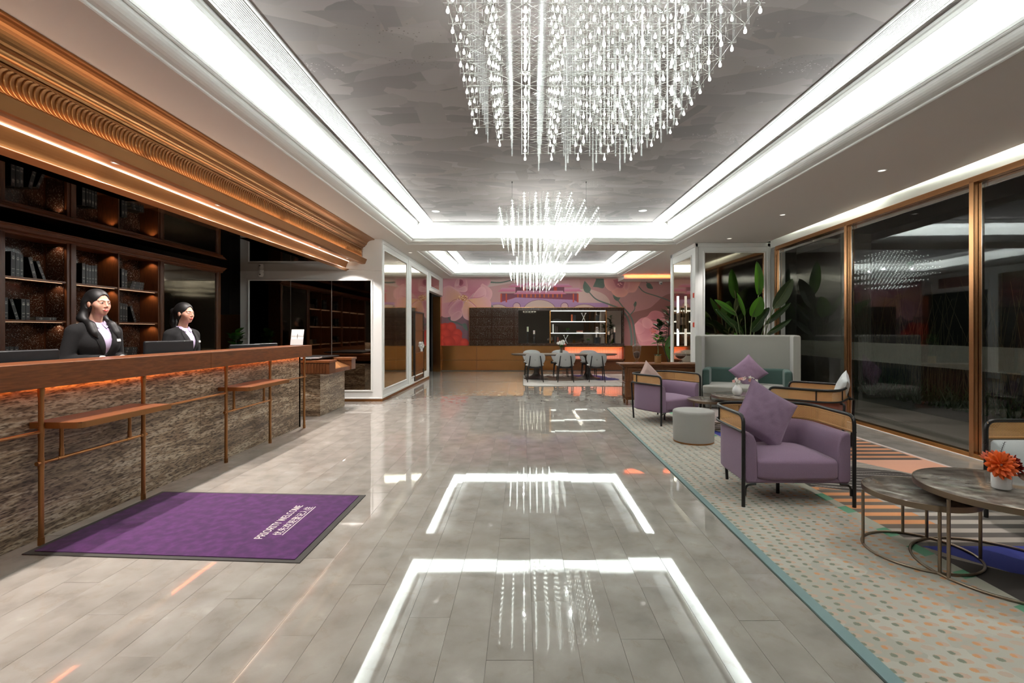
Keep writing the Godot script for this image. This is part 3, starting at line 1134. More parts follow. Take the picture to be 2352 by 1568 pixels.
func mural_tex() -> ImageTexture:
	# units: pixels of the wall as first measured (1015..1625 across, 637.6..793.6 down)
	var p := Painter.new(2048, 522, Rect2(1014.6, 636.6, 609.8, 155.2), Color8(196, 150, 148))
	var V := func(a: Array) -> Array:
		var out := []
		for i in range(0, a.size(), 2):
			out.append(Vector2(a[i], a[i + 1]))
		return out
	# ground: pale sky at left, dusty rose to the right, brown rose hill
	p.poly(V.call([1014, 636, 1625, 636, 1625, 800, 1014, 800]), Color8(196, 152, 150), Color8(190, 140, 140))
	p.poly(V.call([1014, 700, 1090, 716, 1090, 800, 1014, 800]), Color8(140, 104, 112), Color8(128, 92, 104))
	p.poly(line(V.call([1118, 657, 1160, 650, 1240, 637]), 6) + V.call([1118, 637]), Color8(204, 178, 174))
	p.poly(V.call([1330, 636, 1625, 636, 1625, 800, 1360, 800]), Color8(190, 142, 138), Color8(186, 134, 132))
	p.poly(line(V.call([1325, 663, 1352, 661, 1385, 672, 1400, 688, 1400, 706]), 6) + V.call([1325, 710]), Color8(208, 176, 166), Color8(206, 172, 164))
	p.poly(line(V.call([1434, 728, 1455, 715, 1490, 706, 1508, 692, 1525, 677, 1550, 670, 1626, 660]), 6) + V.call([1626, 800, 1434, 800]), Color8(158, 110, 104), Color8(150, 102, 98))
	# bridge
	var lilac := Color8(182, 144, 182)
	var deep := Color8(168, 128, 172)
	p.poly(V.call([1126, 692, 1153, 691, 1166, 685.5, 1175, 685, 1185, 680.5, 1296, 680.5, 1308, 685.5, 1317, 686, 1330, 693, 1397, 693, 1397, 712, 1126, 712]), lilac, deep)
	var line_col := Color8(112, 70, 92)
	for a in [[1144, 22.0, 13.6, 697.0], [1239.5, 37.5, 26.0, 686.5], [1342, 29.0, 15.0, 697.0]]:
		for s in [1.0, 0.0]:
			var q := []
			for k in 25:
				var t := PI * k / 24.0
				q.append(Vector2(a[0] - cos(t) * (a[1] + s), a[3] + a[2] - sin(t) * (a[2] + s * 0.8)))
			q.append_array(V.call([a[0] + a[1], 715, a[0] - a[1], 715]))
			p.poly(q, line_col if s else Color8(206, 180, 168), null if s else Color8(200, 172, 164))
	for a in [1186.6, 1296.5]:
		p.poly(disc(9.2, 30, Vector2(a, 701)), line_col)
		p.poly(disc(8.6, 30, Vector2(a - 0.8, 701)), Color8(150, 110, 140))
		p.poly(disc(7.6, 30, Vector2(a + 0.3, 701)), Color8(206, 168, 168))
	# gallery house on the bridge
	var wall := Color8(124, 74, 88)
	var roof0 := Color8(206, 160, 182)
	var roof1 := Color8(206, 112, 142)
	var post := Color8(206, 88, 52)
	p.poly(V.call([1150, 671, 1328, 671, 1328, 691.5, 1317, 686, 1185, 680.5, 1150, 691.5]), wall, Color8(146, 70, 92))
	p.poly(V.call([1184, 656, 1296, 656, 1296, 672, 1184, 672]), wall)
	for x in [1149.5, 1161.5, 1315.5, 1325.5]:
		p.poly(V.call([x, 672, x + 3.2, 672, x + 3.2, 691.5, x, 691.5]), post, Color8(190, 76, 60))
	for k in 11:
		var x := 1188.0 + 10.05 * k
		p.poly(V.call([x, 673, x + 3.2, 673, x + 3.2, 680.5, x, 680.5]), Color8(206, 100, 58))
	for x in [1200.0, 1272.0]:
		p.poly(V.call([x, 655, x + 7, 655, x + 7, 667, x, 667]), Color8(190, 74, 60))
	var roofs := [[1166, 656.5, 1316, 650.0], [1143, 666.5, 1184, 659.0], [1296, 666.5, 1339, 659.0], [1179, 673.0, 1302, 666.0], [1200, 651, 1282, 645]]
	for r in roofs:
		var x0: float = r[0]
		var x1: float = r[2]
		var yb: float = r[1]
		var yt: float = r[3]
		var left: bool = x0 != 1296.0
		var right: bool = x1 != 1184.0
		var q := []
		q.append_array(line([Vector2(x0, yb), Vector2(x0 + 6, yb - 3), Vector2(x0 + 9.0, yt - 0.8)], 5) if left else [Vector2(x0, yb), Vector2(x0, yt)])
		q.append_array(line([Vector2(x1 - 9.0, yt - 0.8), Vector2(x1 - 6, yb - 3), Vector2(x1, yb)], 5) if right else [Vector2(x1, yt), Vector2(x1, yb)])
		p.poly(q, roof0, roof1)
	# stems and leaves
	var green := Color8(104, 116, 106)
	p.stroke(line(V.call([1119, 644.5, 1150, 646, 1185, 638]), 8), 4.0, 2.0, green)
	p.stroke(line(V.call([1126, 697, 1134, 706, 1146, 712]), 6), 5.0, 4.0, green)
	p.stroke(line(V.call([1353, 668, 1370, 685, 1400, 697, 1425, 708, 1442, 730, 1450, 765, 1450, 795]), 8), 2.4, 5.5, green)
	p.stroke(line(V.call([1420, 688, 1432, 704, 1447, 722, 1455, 745, 1459, 795]), 8), 2.4, 4.5, green)
	p.stroke(line(V.call([1458, 700, 1457, 709, 1448, 720]), 6), 1.6, 2.4, green)
	p.stroke(line(V.call([1467, 655, 1480, 668, 1510, 678, 1540, 690, 1560, 710]), 8), 2.0, 3.0, green)
	p.stroke(line(V.call([1466, 650, 1474, 642, 1484, 643, 1487, 651]), 6), 2.0, 1.6, green)
	for l in [[1343, 642, 1339, 655, 1343, 667, 1352, 670, 1357, 662, 1354, 655], [1362, 656, 1369, 640, 1370, 636, 1388, 636, 1387, 658, 1372, 657], [1407, 674, 1411, 684, 1419, 689, 1424, 682, 1424, 678, 1412, 676], [1455, 697, 1459, 690, 1462, 692, 1461, 700, 1457, 702], [1484, 651, 1488, 659, 1500, 660, 1494, 649, 1488, 647], [1061, 742, 1070, 741, 1075, 757, 1066, 752]]:
		p.blob(line(V.call(l + [l[0], l[1]]), 5), green, Color8(88, 104, 92), V.call([l[2], l[3]])[0], 6)
	p.stroke(line(V.call([1029, 720, 1034, 733, 1052, 740, 1062, 745]), 6), 3.2, 3.2, Color8(96, 106, 100))
	# big flower at left
	var petal := func(a: Array, edge: Color, inner: Color, ex: float, ey: float) -> void:
		p.blob(line(V.call(a + [a[0], a[1]]), 7), edge, inner, Vector2(ex, ey), 14)
	var rose := Color8(222, 166, 172)
	var dusk := Color8(184, 108, 124)
	petal.call([1014, 636, 1118, 636, 1120, 655, 1090, 670, 1068, 690, 1040, 660, 1014, 665], Color8(216, 160, 168), dusk, 1085, 672)
	petal.call([1108, 648, 1128, 662, 1130, 678, 1120, 690, 1110, 672, 1104, 655], Color8(226, 172, 176), Color8(210, 150, 160), 1104, 672)
	petal.call([1092, 668, 1104, 656, 1115, 660, 1116, 676, 1104, 682, 1086, 682], Color8(228, 176, 180), Color8(206, 140, 152), 1084, 684)
	petal.call([1014, 660, 1032, 653, 1052, 664, 1062, 684, 1040, 700, 1014, 694], rose, Color8(216, 160, 122), 1060, 684)
	petal.call([1098, 684, 1116, 678, 1127, 690, 1126, 706, 1100, 712, 1080, 690], rose, Color8(218, 166, 120), 1070, 686)
	petal.call([1014, 694, 1034, 698, 1054, 684, 1052, 715, 1030, 726, 1014, 722], Color8(218, 160, 168), Color8(204, 132, 146), 1060, 686)
	petal.call([1034, 704, 1050, 688, 1064, 690, 1060, 722, 1042, 728, 1030, 716], Color8(224, 168, 174), Color8(188, 116, 134), 1062, 690)
	petal.call([1060, 708, 1074, 690, 1096, 704, 1098, 726, 1084, 735, 1066, 728], Color8(228, 174, 178), Color8(216, 160, 126), 1068, 690)
	petal.call([1036, 722, 1054, 712, 1062, 722, 1048, 734, 1036, 733], Color8(226, 172, 176), Color8(206, 144, 152), 1054, 714)
	petal.call([1044, 650, 1056, 640, 1070, 636, 1074, 660, 1064, 668, 1046, 660], Color8(222, 166, 172), Color8(196, 124, 138), 1062, 650)
	petal.call([1052, 648, 1054, 640, 1062, 640, 1064, 648, 1058, 654], Color8(170, 96, 112), Color8(140, 72, 92), 1058, 647)
	petal.call([1044, 652, 1048, 640, 1055, 638, 1054, 652, 1048, 654], Color8(224, 172, 178), Color8(212, 154, 164), 1050, 646)
	petal.call([1033, 655, 1052, 660, 1068, 654, 1074, 662, 1068, 668, 1052, 666], Color8(228, 176, 182), Color8(214, 158, 166), 1058, 662)
	p.stroke(line(V.call([1030, 700, 1040, 688, 1058, 682]), 6), 0.6, 1.4, Color8(176, 104, 120))
	p.stroke(line(V.call([1076, 686, 1092, 700, 1100, 712]), 6), 1.4, 0.8, Color8(182, 104, 120))
	p.stroke(line(V.call([1080, 681, 1100, 681, 1114, 675]), 6), 1.6, 0.6, Color8(190, 112, 128))
	p.blob(disc(7.5, 20, Vector2(1066, 682)), Color8(206, 150, 116), Color8(150, 74, 60), Vector2(1067, 679), 6)
	var r := RandomNumberGenerator.new()
	r.seed = 3
	for k in 46:
		var q := Vector2(1064.5, 681) + Vector2(r.randfn(0, 5.0), r.randfn(0, 3.4))
		p.poly(disc(r.randf_range(0.6, 1.5), 10, q), Color8(248, 214, 164) if r.randf() < 0.75 else Color8(176, 100, 70))
	# red flower at the lower left
	p.poly(V.call([1014, 742, 1022, 739, 1040, 742, 1048, 752, 1060, 762, 1062, 778, 1076, 793, 1014, 794]), Color8(198, 60, 48))
	for a in [[1019, 748, 8], [1036, 750, 12], [1024, 765, 13], [1050, 765, 12], [1014, 776, 10], [1046, 778, 13], [1066, 786, 11], [1030, 786, 16], [1014, 790, 9]]:
		var c := Vector2(a[0], a[1])
		p.blob(disc(a[2], 18, c), Color8(196, 56, 46), Color8(228, 78, 60), c + Vector2(-2, -3), 8)
	# flower at the top right
	p.blob(line(V.call([1386, 636, 1392, 655, 1406, 667, 1418, 678, 1434, 679, 1444, 670, 1458, 668, 1466, 655, 1468, 636, 1386, 636]), 5), Color8(220, 158, 150), Color8(210, 146, 142), Vector2(1426, 650), 6)
	petal.call([1387, 640, 1400, 636, 1420, 640, 1420, 655, 1404, 666, 1390, 655], Color8(226, 166, 158), Color8(196, 128, 130), 1424, 652)
	petal.call([1404, 667, 1420, 660, 1440, 664, 1440, 674, 1426, 680, 1414, 678], Color8(228, 164, 150), Color8(212, 144, 138), 1424, 658)
	petal.call([1440, 640, 1466, 640, 1466, 655, 1454, 668, 1440, 662, 1432, 652], Color8(224, 162, 150), Color8(206, 140, 138), 1434, 650)
	petal.call([1432, 654, 1438, 642, 1446, 646, 1444, 660, 1436, 664], Color8(222, 164, 156), Color8(200, 130, 132), 1438, 654)
	petal.call([1408, 640, 1424, 638, 1434, 642, 1430, 658, 1416, 656], Color8(190, 120, 126), Color8(150, 84, 100), 1426, 650)
	for a in [[1420, 650, 2.2], [1425, 648, 2.0], [1428, 650, 1.6], [1423, 653, 1.6]]:
		p.poly(disc(a[2], 12, Vector2(a[0], a[1])), Color8(228, 162, 160))
	# flower at the right
	p.blob(line(V.call([1457, 744, 1470, 730, 1486, 724, 1500, 712, 1516, 713, 1526, 724, 1530, 760, 1516, 794, 1474, 794, 1462, 770, 1457, 744]), 5), Color8(212, 146, 150), Color8(196, 122, 130), Vector2(1500, 760), 8)
	petal.call([1486, 726, 1496, 713, 1512, 712, 1522, 724, 1512, 736, 1494, 734], Color8(212, 142, 146), Color8(198, 124, 132), 1504, 738)
	petal.call([1458, 742, 1466, 736, 1476, 744, 1476, 760, 1466, 766, 1460, 760], Color8(224, 160, 162), Color8(206, 138, 144), 1482, 756)
	petal.call([1474, 734, 1482, 727, 1494, 732, 1500, 744, 1490, 752, 1478, 748], Color8(226, 166, 168), Color8(208, 142, 148), 1490, 752)
	petal.call([1464, 768, 1484, 764, 1500, 762, 1498, 780, 1480, 784, 1470, 780], Color8(222, 158, 160), Color8(200, 126, 136), 1492, 762)
	petal.call([1472, 784, 1490, 780, 1512, 778, 1516, 794, 1478, 794], Color8(218, 152, 156), Color8(206, 136, 142), 1496, 782)
	for k in 30:
		p.poly(disc(r.randf_range(0.5, 1.2), 8, Vector2(1500, 757) + Vector2(r.randfn(0, 3.4), r.randfn(0, 3.4))), Color8(232, 120, 60) if r.randf() < 0.7 else Color8(150, 60, 60))
	return p.tex()


func build_right_walls() -> void:
	# mirror pier
	var w := struct("wall_right", plan([Vector2(3.545, 9.96), Vector2(wx(9.96) + 0.3, 9.96), Vector2(wx(9.96) + 0.3, 11.61), Vector2(3.545, 11.61)], 0, 3.25), M.white_paint)
	panel_on(w, Basis(), P(0, 0, 9.96), 3.74, 0.25, 4.955, 3.0, M.dark_mirror, M.white_paint)
	panel_on(w, ALONG_RIGHT, Vector3(3.545, 0, 0), -11.40, 0.25, -10.20, 2.95, M.antique_mirror, M.white_paint)
	var g := Geo.new()
	block(3.535, 3.60, 0.05, 3.2, 9.945, 10.0, 0.008, g)
	block(5.02, 5.09, 0.05, 3.2, 9.945, 9.98, 0.008, g)
	block(3.535, 3.56, 0.05, 3.2, 11.5, 11.62, 0.008, g)
	block(3.535, 5.1, 3.12, 3.21, 9.945, 9.98, 0.01, g)
	block(3.535, 3.56, 3.12, 3.21, 9.96, 11.6, 0.01, g)
	part("stile", g, M.white_paint, w)
	struct("wall_far_right", block(6.5, 6.7, 0, 3.4, 9.9, 17.1), M.grey_wall)
	struct("wall_pier_back", block(5.3, 6.6, 0, 3.4, 11.5, 11.6), M.grey_wall)
	# behind the camera
	struct("wall_front", block(-6.4, 6.8, 0, 3.4, -4.4, -4.2), M.grey_wall)


func build_windows() -> void:
	# the glass front: fascia, brass frames, panes
	var yaw := atan2(0.03, 1.0)
	var along := func(d0: float, d1: float, x0: float, x1: float, y0: float, y1: float, bevel := 0.003) -> Geo:
		var g := Geo.new()
		var mid := (d0 + d1) / 2.0
		g.xf = Transform3D(Basis(Vector3.UP, -yaw), P(wx(mid), 0, mid))
		g.bbox(Vector3((x0 + x1) / 2, (y0 + y1) / 2, 0), Vector3(x1 - x0, y1 - y0, (d1 - d0) * sqrt(1.0009)), bevel)
		g.xf = Transform3D()
		return g
	var top := struct("trim_6", along.call(-4.2, 9.96, -0.005, 0.06, 3.09, 3.60), M.white_paint)
	top.set_meta("label", "white fascia above the glass front, washed by the light slot")
	part("slot_back", along.call(-4.2, 9.96, -0.20, -0.18, 3.296, 3.60), M.white_paint, top)
	part("slot_top", along.call(-4.2, 9.96, -0.20, 0.06, 3.45, 3.48), M.white_paint, top)
	part("led_strip", along.call(-4.2, 9.9, -0.175, -0.155, 3.32, 3.34), M.led_white, top)
	part("head_rail", along.call(-4.2, 9.72, -0.03, 0.05, 3.02, 3.09, 0.004), M.rose_brass, top)
	part("track_rail", along.call(-4.2, 9.72, 0.05, 0.09, 2.955, 3.02, 0.004), M.chrome, top)
	part("sill_rail", along.call(-4.2, 9.72, -0.03, 0.06, 0.0, 0.055, 0.004), M.brass, top)
	part("floor_edge", along.call(-4.2, 9.72, -0.045, -0.03, 0.0, 0.008, 0.002), M.white_metal, top)
	var ds := [-3.48, -1.28, 0.92, 3.12, 5.32, 7.50, 9.72]
	for i in ds.size():
		part("mullion", along.call(ds[i] - 0.03, ds[i] + 0.03, -0.03, 0.05, 0.0, 3.05, 0.004), M.rose_brass, top)
		part("mullion_channel", along.call(ds[i] - 0.075, ds[i] - 0.035, 0.02, 0.05, 0.04, 3.02, 0.003), M.chrome, top)
		if i > 0:
			var p := struct("window_%d" % i, along.call(ds[i - 1] + 0.03, ds[i] - 0.03, 0.030, 0.032, 0.05, 3.02, 0.0), M.glass)
			var f := along.call(ds[i - 1] + 0.05, ds[i] - 0.05, 0.0335, 0.0345, 0.955, 1.225, 0.0)
			part("film_band", f, M.frosted_film, p)
			if i >= 4:
				for k in 3:
					for row in [["WELCOME", 1.11, 0.05], ["welcome", 1.02, 0.028]]:
						var t := TextMesh.new()
						var sf := SystemFont.new()
						sf.font_names = PackedStringArray(["Droid Sans"])
						t.font = sf
						t.text = row[0]
						t.font_size = 24
						t.pixel_size = row[2] / 20.0
						t.depth = 0.001
						var o := part("film_lettering", t, M.black_paint, p)
						var d: float = lerpf(ds[i - 1], ds[i], (k + 0.5) / 3.0)
						o.transform = Transform3D(Basis(Vector3.UP, PI / 2 - yaw), P(wx(d) + 0.037, row[1], d))
	# outside: paving, a strip of reeds before a dark wall
	struct("ground", block(5.2, 24, -0.14, -0.02, -12, 30), mat("asphalt", Color8(52, 54, 50), 0.8))
	struct("wall_outside", block(9.0, 9.2, -0.1, 4.0, -12, 30), mat("outer_wall", Color8(24, 24, 22), 0.8))
	struct("wall_outside_end", block(wx(10) + 0.1, 9.2, -0.1, 4.2, 12.5, 12.7), mat("outer_tile", Color8(120, 117, 110), 0.6))
	var col := struct("wall_outside_pier", plan(rect(wx(10) + 0.02, 10.0, wx(10) + 0.55, 11.5), -0.1, 4.2), M.dark_wall)
	for k in 9:
		part("stone_tile", block(wx(10) + 0.045, wx(10) + 0.30, 0.36 * k + 0.004, 0.36 * k + 0.356, 9.97, 10.0, 0.003), M.outer_tile, col)
	struct("ceiling", block(5.3, 9.2, 3.9, 4.1, -12, 13), mat("canopy", Color8(26, 26, 25), 0.8))
	area("outside_light", Vector3(7.2, 3.85, -4.5), Vector3(0, -1, 0), Vector2(0.3, 12.0), 1.2, Color(0.9, 1.0, 0.85))
	var r := RandomNumberGenerator.new()
	r.seed = 17
	var reeds := Geo.new()
	for k in 520:
		var x := r.randf_range(7.9, 8.45)
		var d := r.randf_range(-1.0, 11.6)
		var h := r.randf_range(0.9, 2.4)
		var l := Vector3(clampf(r.randfn(0, 0.1), -0.2, 0.2), 0, clampf(r.randfn(0, 0.14), -0.3, 0.3)) * h
		reeds.tube([P(x, 0, d), P(x, h * 0.5, d) + l * 0.35, P(x, h, d) + l], [0.007, 0.006, 0.003], 4, false, false)
	var rd := part("reeds", reeds, mat("reed", Color8(70, 64, 46), 0.8), self)
	tag(rd, "dry pale reeds standing before the dark wall outside the glass", "reeds", "", "stuff")
	var gr := Geo.new()
	for k in 1500:
		var x := r.randf_range(7.5, 8.4)
		var d := r.randf_range(-1.0, 11.6)
		var h := r.randf_range(0.15, 0.45)
		var l := Vector3(r.randfn(0, 0.4), 0, r.randfn(0, 0.4)) * h
		var s := Vector3(0.012, 0, 0.006)
		gr.quad(P(x, 0, d) - s, P(x, 0, d) + s, P(x, h, d) + l + s * 0.1, P(x, h, d) + l - s * 0.1)
	var gg := part("ground_grass", gr, M.leaf_dark, self)
	tag(gg, "dark low grass along the foot of the reeds outside", "grass", "", "stuff")
# ---------------------------------------------------------------- the things in it
func build_things() -> void:
	build_counter()
	build_bookcase()
	build_kiosk()
	build_people()
	build_mat()
	build_rugs()
	build_lounge()
	build_dining()
	build_sideboard()
	build_plants()
	build_back_cabinet()
	build_chandeliers()
	build_small()


func rod(a: Vector3, b: Vector3, r: float, g: Geo, sides := 12) -> Geo:
	return g.tube([a, b], r, sides)


# ---- reception
func build_counter() -> void:
	var t := thing("reception_counter", "long reception counter with a walnut fascia over banded brown travertine and a brass rail", "counter")
	var ds := [-1.2, 1.95, 4.86, 7.05]
	for i in 3:
		part("stone_panel", block(-3.35, -3.25, 0.0, 1.10, ds[i] + 0.001, ds[i + 1] - 0.001, 0.002), M.travertine, t)
	part("stone_end", block(-3.95, -3.25, 0.0, 1.10, 7.0, 7.055, 0.002), M.travertine, t)
	var fs := [-1.2, 1.9, 4.80, 7.09]
	for i in 3:
		part("fascia", block(-3.20, -3.10, 1.028, 1.188, fs[i] + 0.0008, fs[i + 1] - 0.0008, 0.004), M.walnut, t)
	part("ledge_top", block(-3.41, -3.105, 1.150, 1.1885, -1.2, 7.088, 0.003), M.walnut, t)
	part("ledge_underside", block(-3.41, -3.2, 1.03, 1.06, -1.2, 7.088, 0.002), M.walnut, t)
	part("work_desk", block(-4.0, -3.35, 0.76, 0.80, -1.2, 7.05, 0.003), M.walnut, t)
	part("led_strip", block(-3.235, -3.215, 1.0235, 1.0275, -1.1, 7.04), M.led_orange, t)
	for d in [1.35, 3.16, 4.01, 5.126, 6.016, 6.953]:
		var g := Geo.new()
		rod(P(-3.153, 0, d), P(-3.153, 1.028, d), 0.0155, g)
		rod(P(-3.153, 0, d), P(-3.153, 0.05, d), 0.0185, g)
		rod(P(-3.153, 0.97, d), P(-3.153, 1.028, d), 0.0185, g)
		rod(P(-3.153, 0.705, d), P(-3.153, 0.775, d), 0.0175, g)
		part("post", g, M.copper_satin, t)
	var shelves := [[3.17, 3.99, 3.16, 4.01], [5.13, 6.0, 5.126, 6.016]]
	for d in [[-1.0, 3.16], [4.01, 5.126], [6.016, 7.0]]:
		part("rail", rod(P(-3.153, 0.738, d[0]), P(-3.153, 0.738, d[1]), 0.011, Geo.new()), M.copper_satin, t)
	for s in shelves:
		var o := rounded([Vector2(-3.24, s[0]), Vector2(-2.905, s[0]), Vector2(-2.905, s[1]), Vector2(-3.24, s[1])], 0.045, 6, true)
		o = [Vector2(-3.24, s[0])] + rounded([Vector2(-3.24, s[0]), Vector2(-2.905, s[0]), Vector2(-2.905, s[1])], 0.05, 8).slice(1) + [Vector2(-3.24, s[1])]
		var sh := part("side_shelf", plan(o, 0.757, 0.797), M.copper_satin, t)
		var q := []
		for p in o:
			q.append(Vector2(clampf(p.x, -3.235, -2.911), clampf(p.y, s[0] + 0.006, s[1] - 0.006)))
		part("wood_inlay", plan(q, 0.790, 0.7985), M.walnut, sh)
		var g := Geo.new()
		rod(P(-3.153, 0.535, s[2]), P(-3.153, 0.535, s[3]), 0.011, g)
		for e in [s[2] + 0.14, s[3] - 0.14]:
			rod(P(-3.153, 0.535, e), P(-3.153, 0.757, e), 0.012, g)
			rod(P(-3.153, 0.545, e), P(-3.153, 0.60, e), 0.0145, g)
			rod(P(-3.153, 0.535, e - 0.03), P(-3.153, 0.535, e + 0.03), 0.0135, g)
		for e in [s[2], s[3]]:
			rod(P(-3.153, 0.535, e - 0.03), P(-3.153, 0.535, e + 0.03), 0.0145, g)
			rod(P(-3.153, 0.50, e), P(-3.153, 0.57, e), 0.0175, g)
		part("shelf_bracket", g, M.copper_satin, t)
	# screens behind the ledge, seen from the back: x, depth, width, top, label
	for s in [[-3.56, 3.42, 0.50, 1.262, "black monitor seen from behind at the left end of the counter", 8.0], [-3.60, 4.92, 0.56, 1.298, "large black monitor on the counter in front of the receptionist with loose hair", 10.0], [-3.58, 6.22, 0.46, 1.225, "slim black monitor on the counter before the leafy plant in the recess", 18.0], [-3.58, 6.72, 0.36, 1.225, "slim black monitor on the counter just left of the leaflet holder", 24.0]]:
		var mo := thing("monitor", s[4], "monitor", P(s[0], 0.80, s[1]), 90.0 - s[5], "monitors on the reception counter")
		var top: float = s[3] - 0.80
		part("screen_case", Geo.new().bbox(Vector3(0, top - 0.16, 0), Vector3(s[2], 0.32, 0.035), 0.012), M.black_plastic, mo)
		part("screen", Geo.new().bbox(Vector3(0, top - 0.16, -0.018), Vector3(s[2] - 0.03, 0.29, 0.004), 0.001), M.black_paint, mo)
		part("stand", Geo.new().box(Vector3(-0.03, 0.01, 0.0), Vector3(0.03, top - 0.2, 0.03), 0.005), M.black_plastic, mo)
		part("base", Geo.new().box(Vector3(-0.12, 0.0, -0.09), Vector3(0.12, 0.012, 0.09), 0.004), M.black_plastic, mo)
	# leaflet holder
	var lf := thing("leaflet_holder", "clear tilted leaflet holder with grey and white cards on the end of the counter", "leaflet holder", P(-3.235, 1.19, 6.90), 8.0)
	var back := Basis(Vector3.RIGHT, deg_to_rad(-14))
	var g := Geo.new()
	g.xf = Transform3D(Basis(Vector3.UP, 0.0) * back, Vector3.ZERO)
	g.bbox(Vector3(-0.01, 0.12, -0.03), Vector3(0.17, 0.24, 0.003), 0.001)
	part("back_sheet", g, M.white_card, lf)
	var pics := Painter.new(128, 160, Rect2(0, 0, 8, 10), Color8(236, 236, 234))
	var r := RandomNumberGenerator.new()
	r.seed = 4
	for k in 9:
		pics.poly([Vector2(k * 0.9, 5), Vector2(k * 0.9 + 0.3, 5 - r.randf_range(1, 4)), Vector2(k * 0.9 + 0.7, 5)], Color8(60, 58, 56), Color8(120, 110, 100))
	pics.poly([Vector2(0, 0), Vector2(8, 0), Vector2(8, 1.0), Vector2(0, 1.0)], Color8(206, 206, 206))
	var leaflet := printed("leaflet_print", pics.tex(), 0.4)
	for k in 2:
		var q := Geo.new()
		q.xf = Transform3D(back, Vector3(-0.045 + 0.085 * k, 0.0, 0.0))
		q.bbox(Vector3(0, 0.125, -0.012), Vector3(0.075, 0.16, 0.004), 0.0005)
		q.quad(Vector3(-0.0375, 0.045, -0.0095), Vector3(0.0375, 0.045, -0.0095), Vector3(0.0375, 0.205, -0.0095), Vector3(-0.0375, 0.205, -0.0095), Vector3(0, 0, 1))
		part("leaflet", q, leaflet, lf)
	g = Geo.new()
	g.xf = Transform3D(back, Vector3.ZERO)
	g.bbox(Vector3(0.0, 0.045, 0.012), Vector3(0.17, 0.085, 0.003), 0.001)
	g.bbox(Vector3(0.0, 0.004, -0.005), Vector3(0.17, 0.006, 0.04), 0.001)
	part("pocket", g, mat("pocket_grey", Color8(190, 190, 188), 0.3), lf)


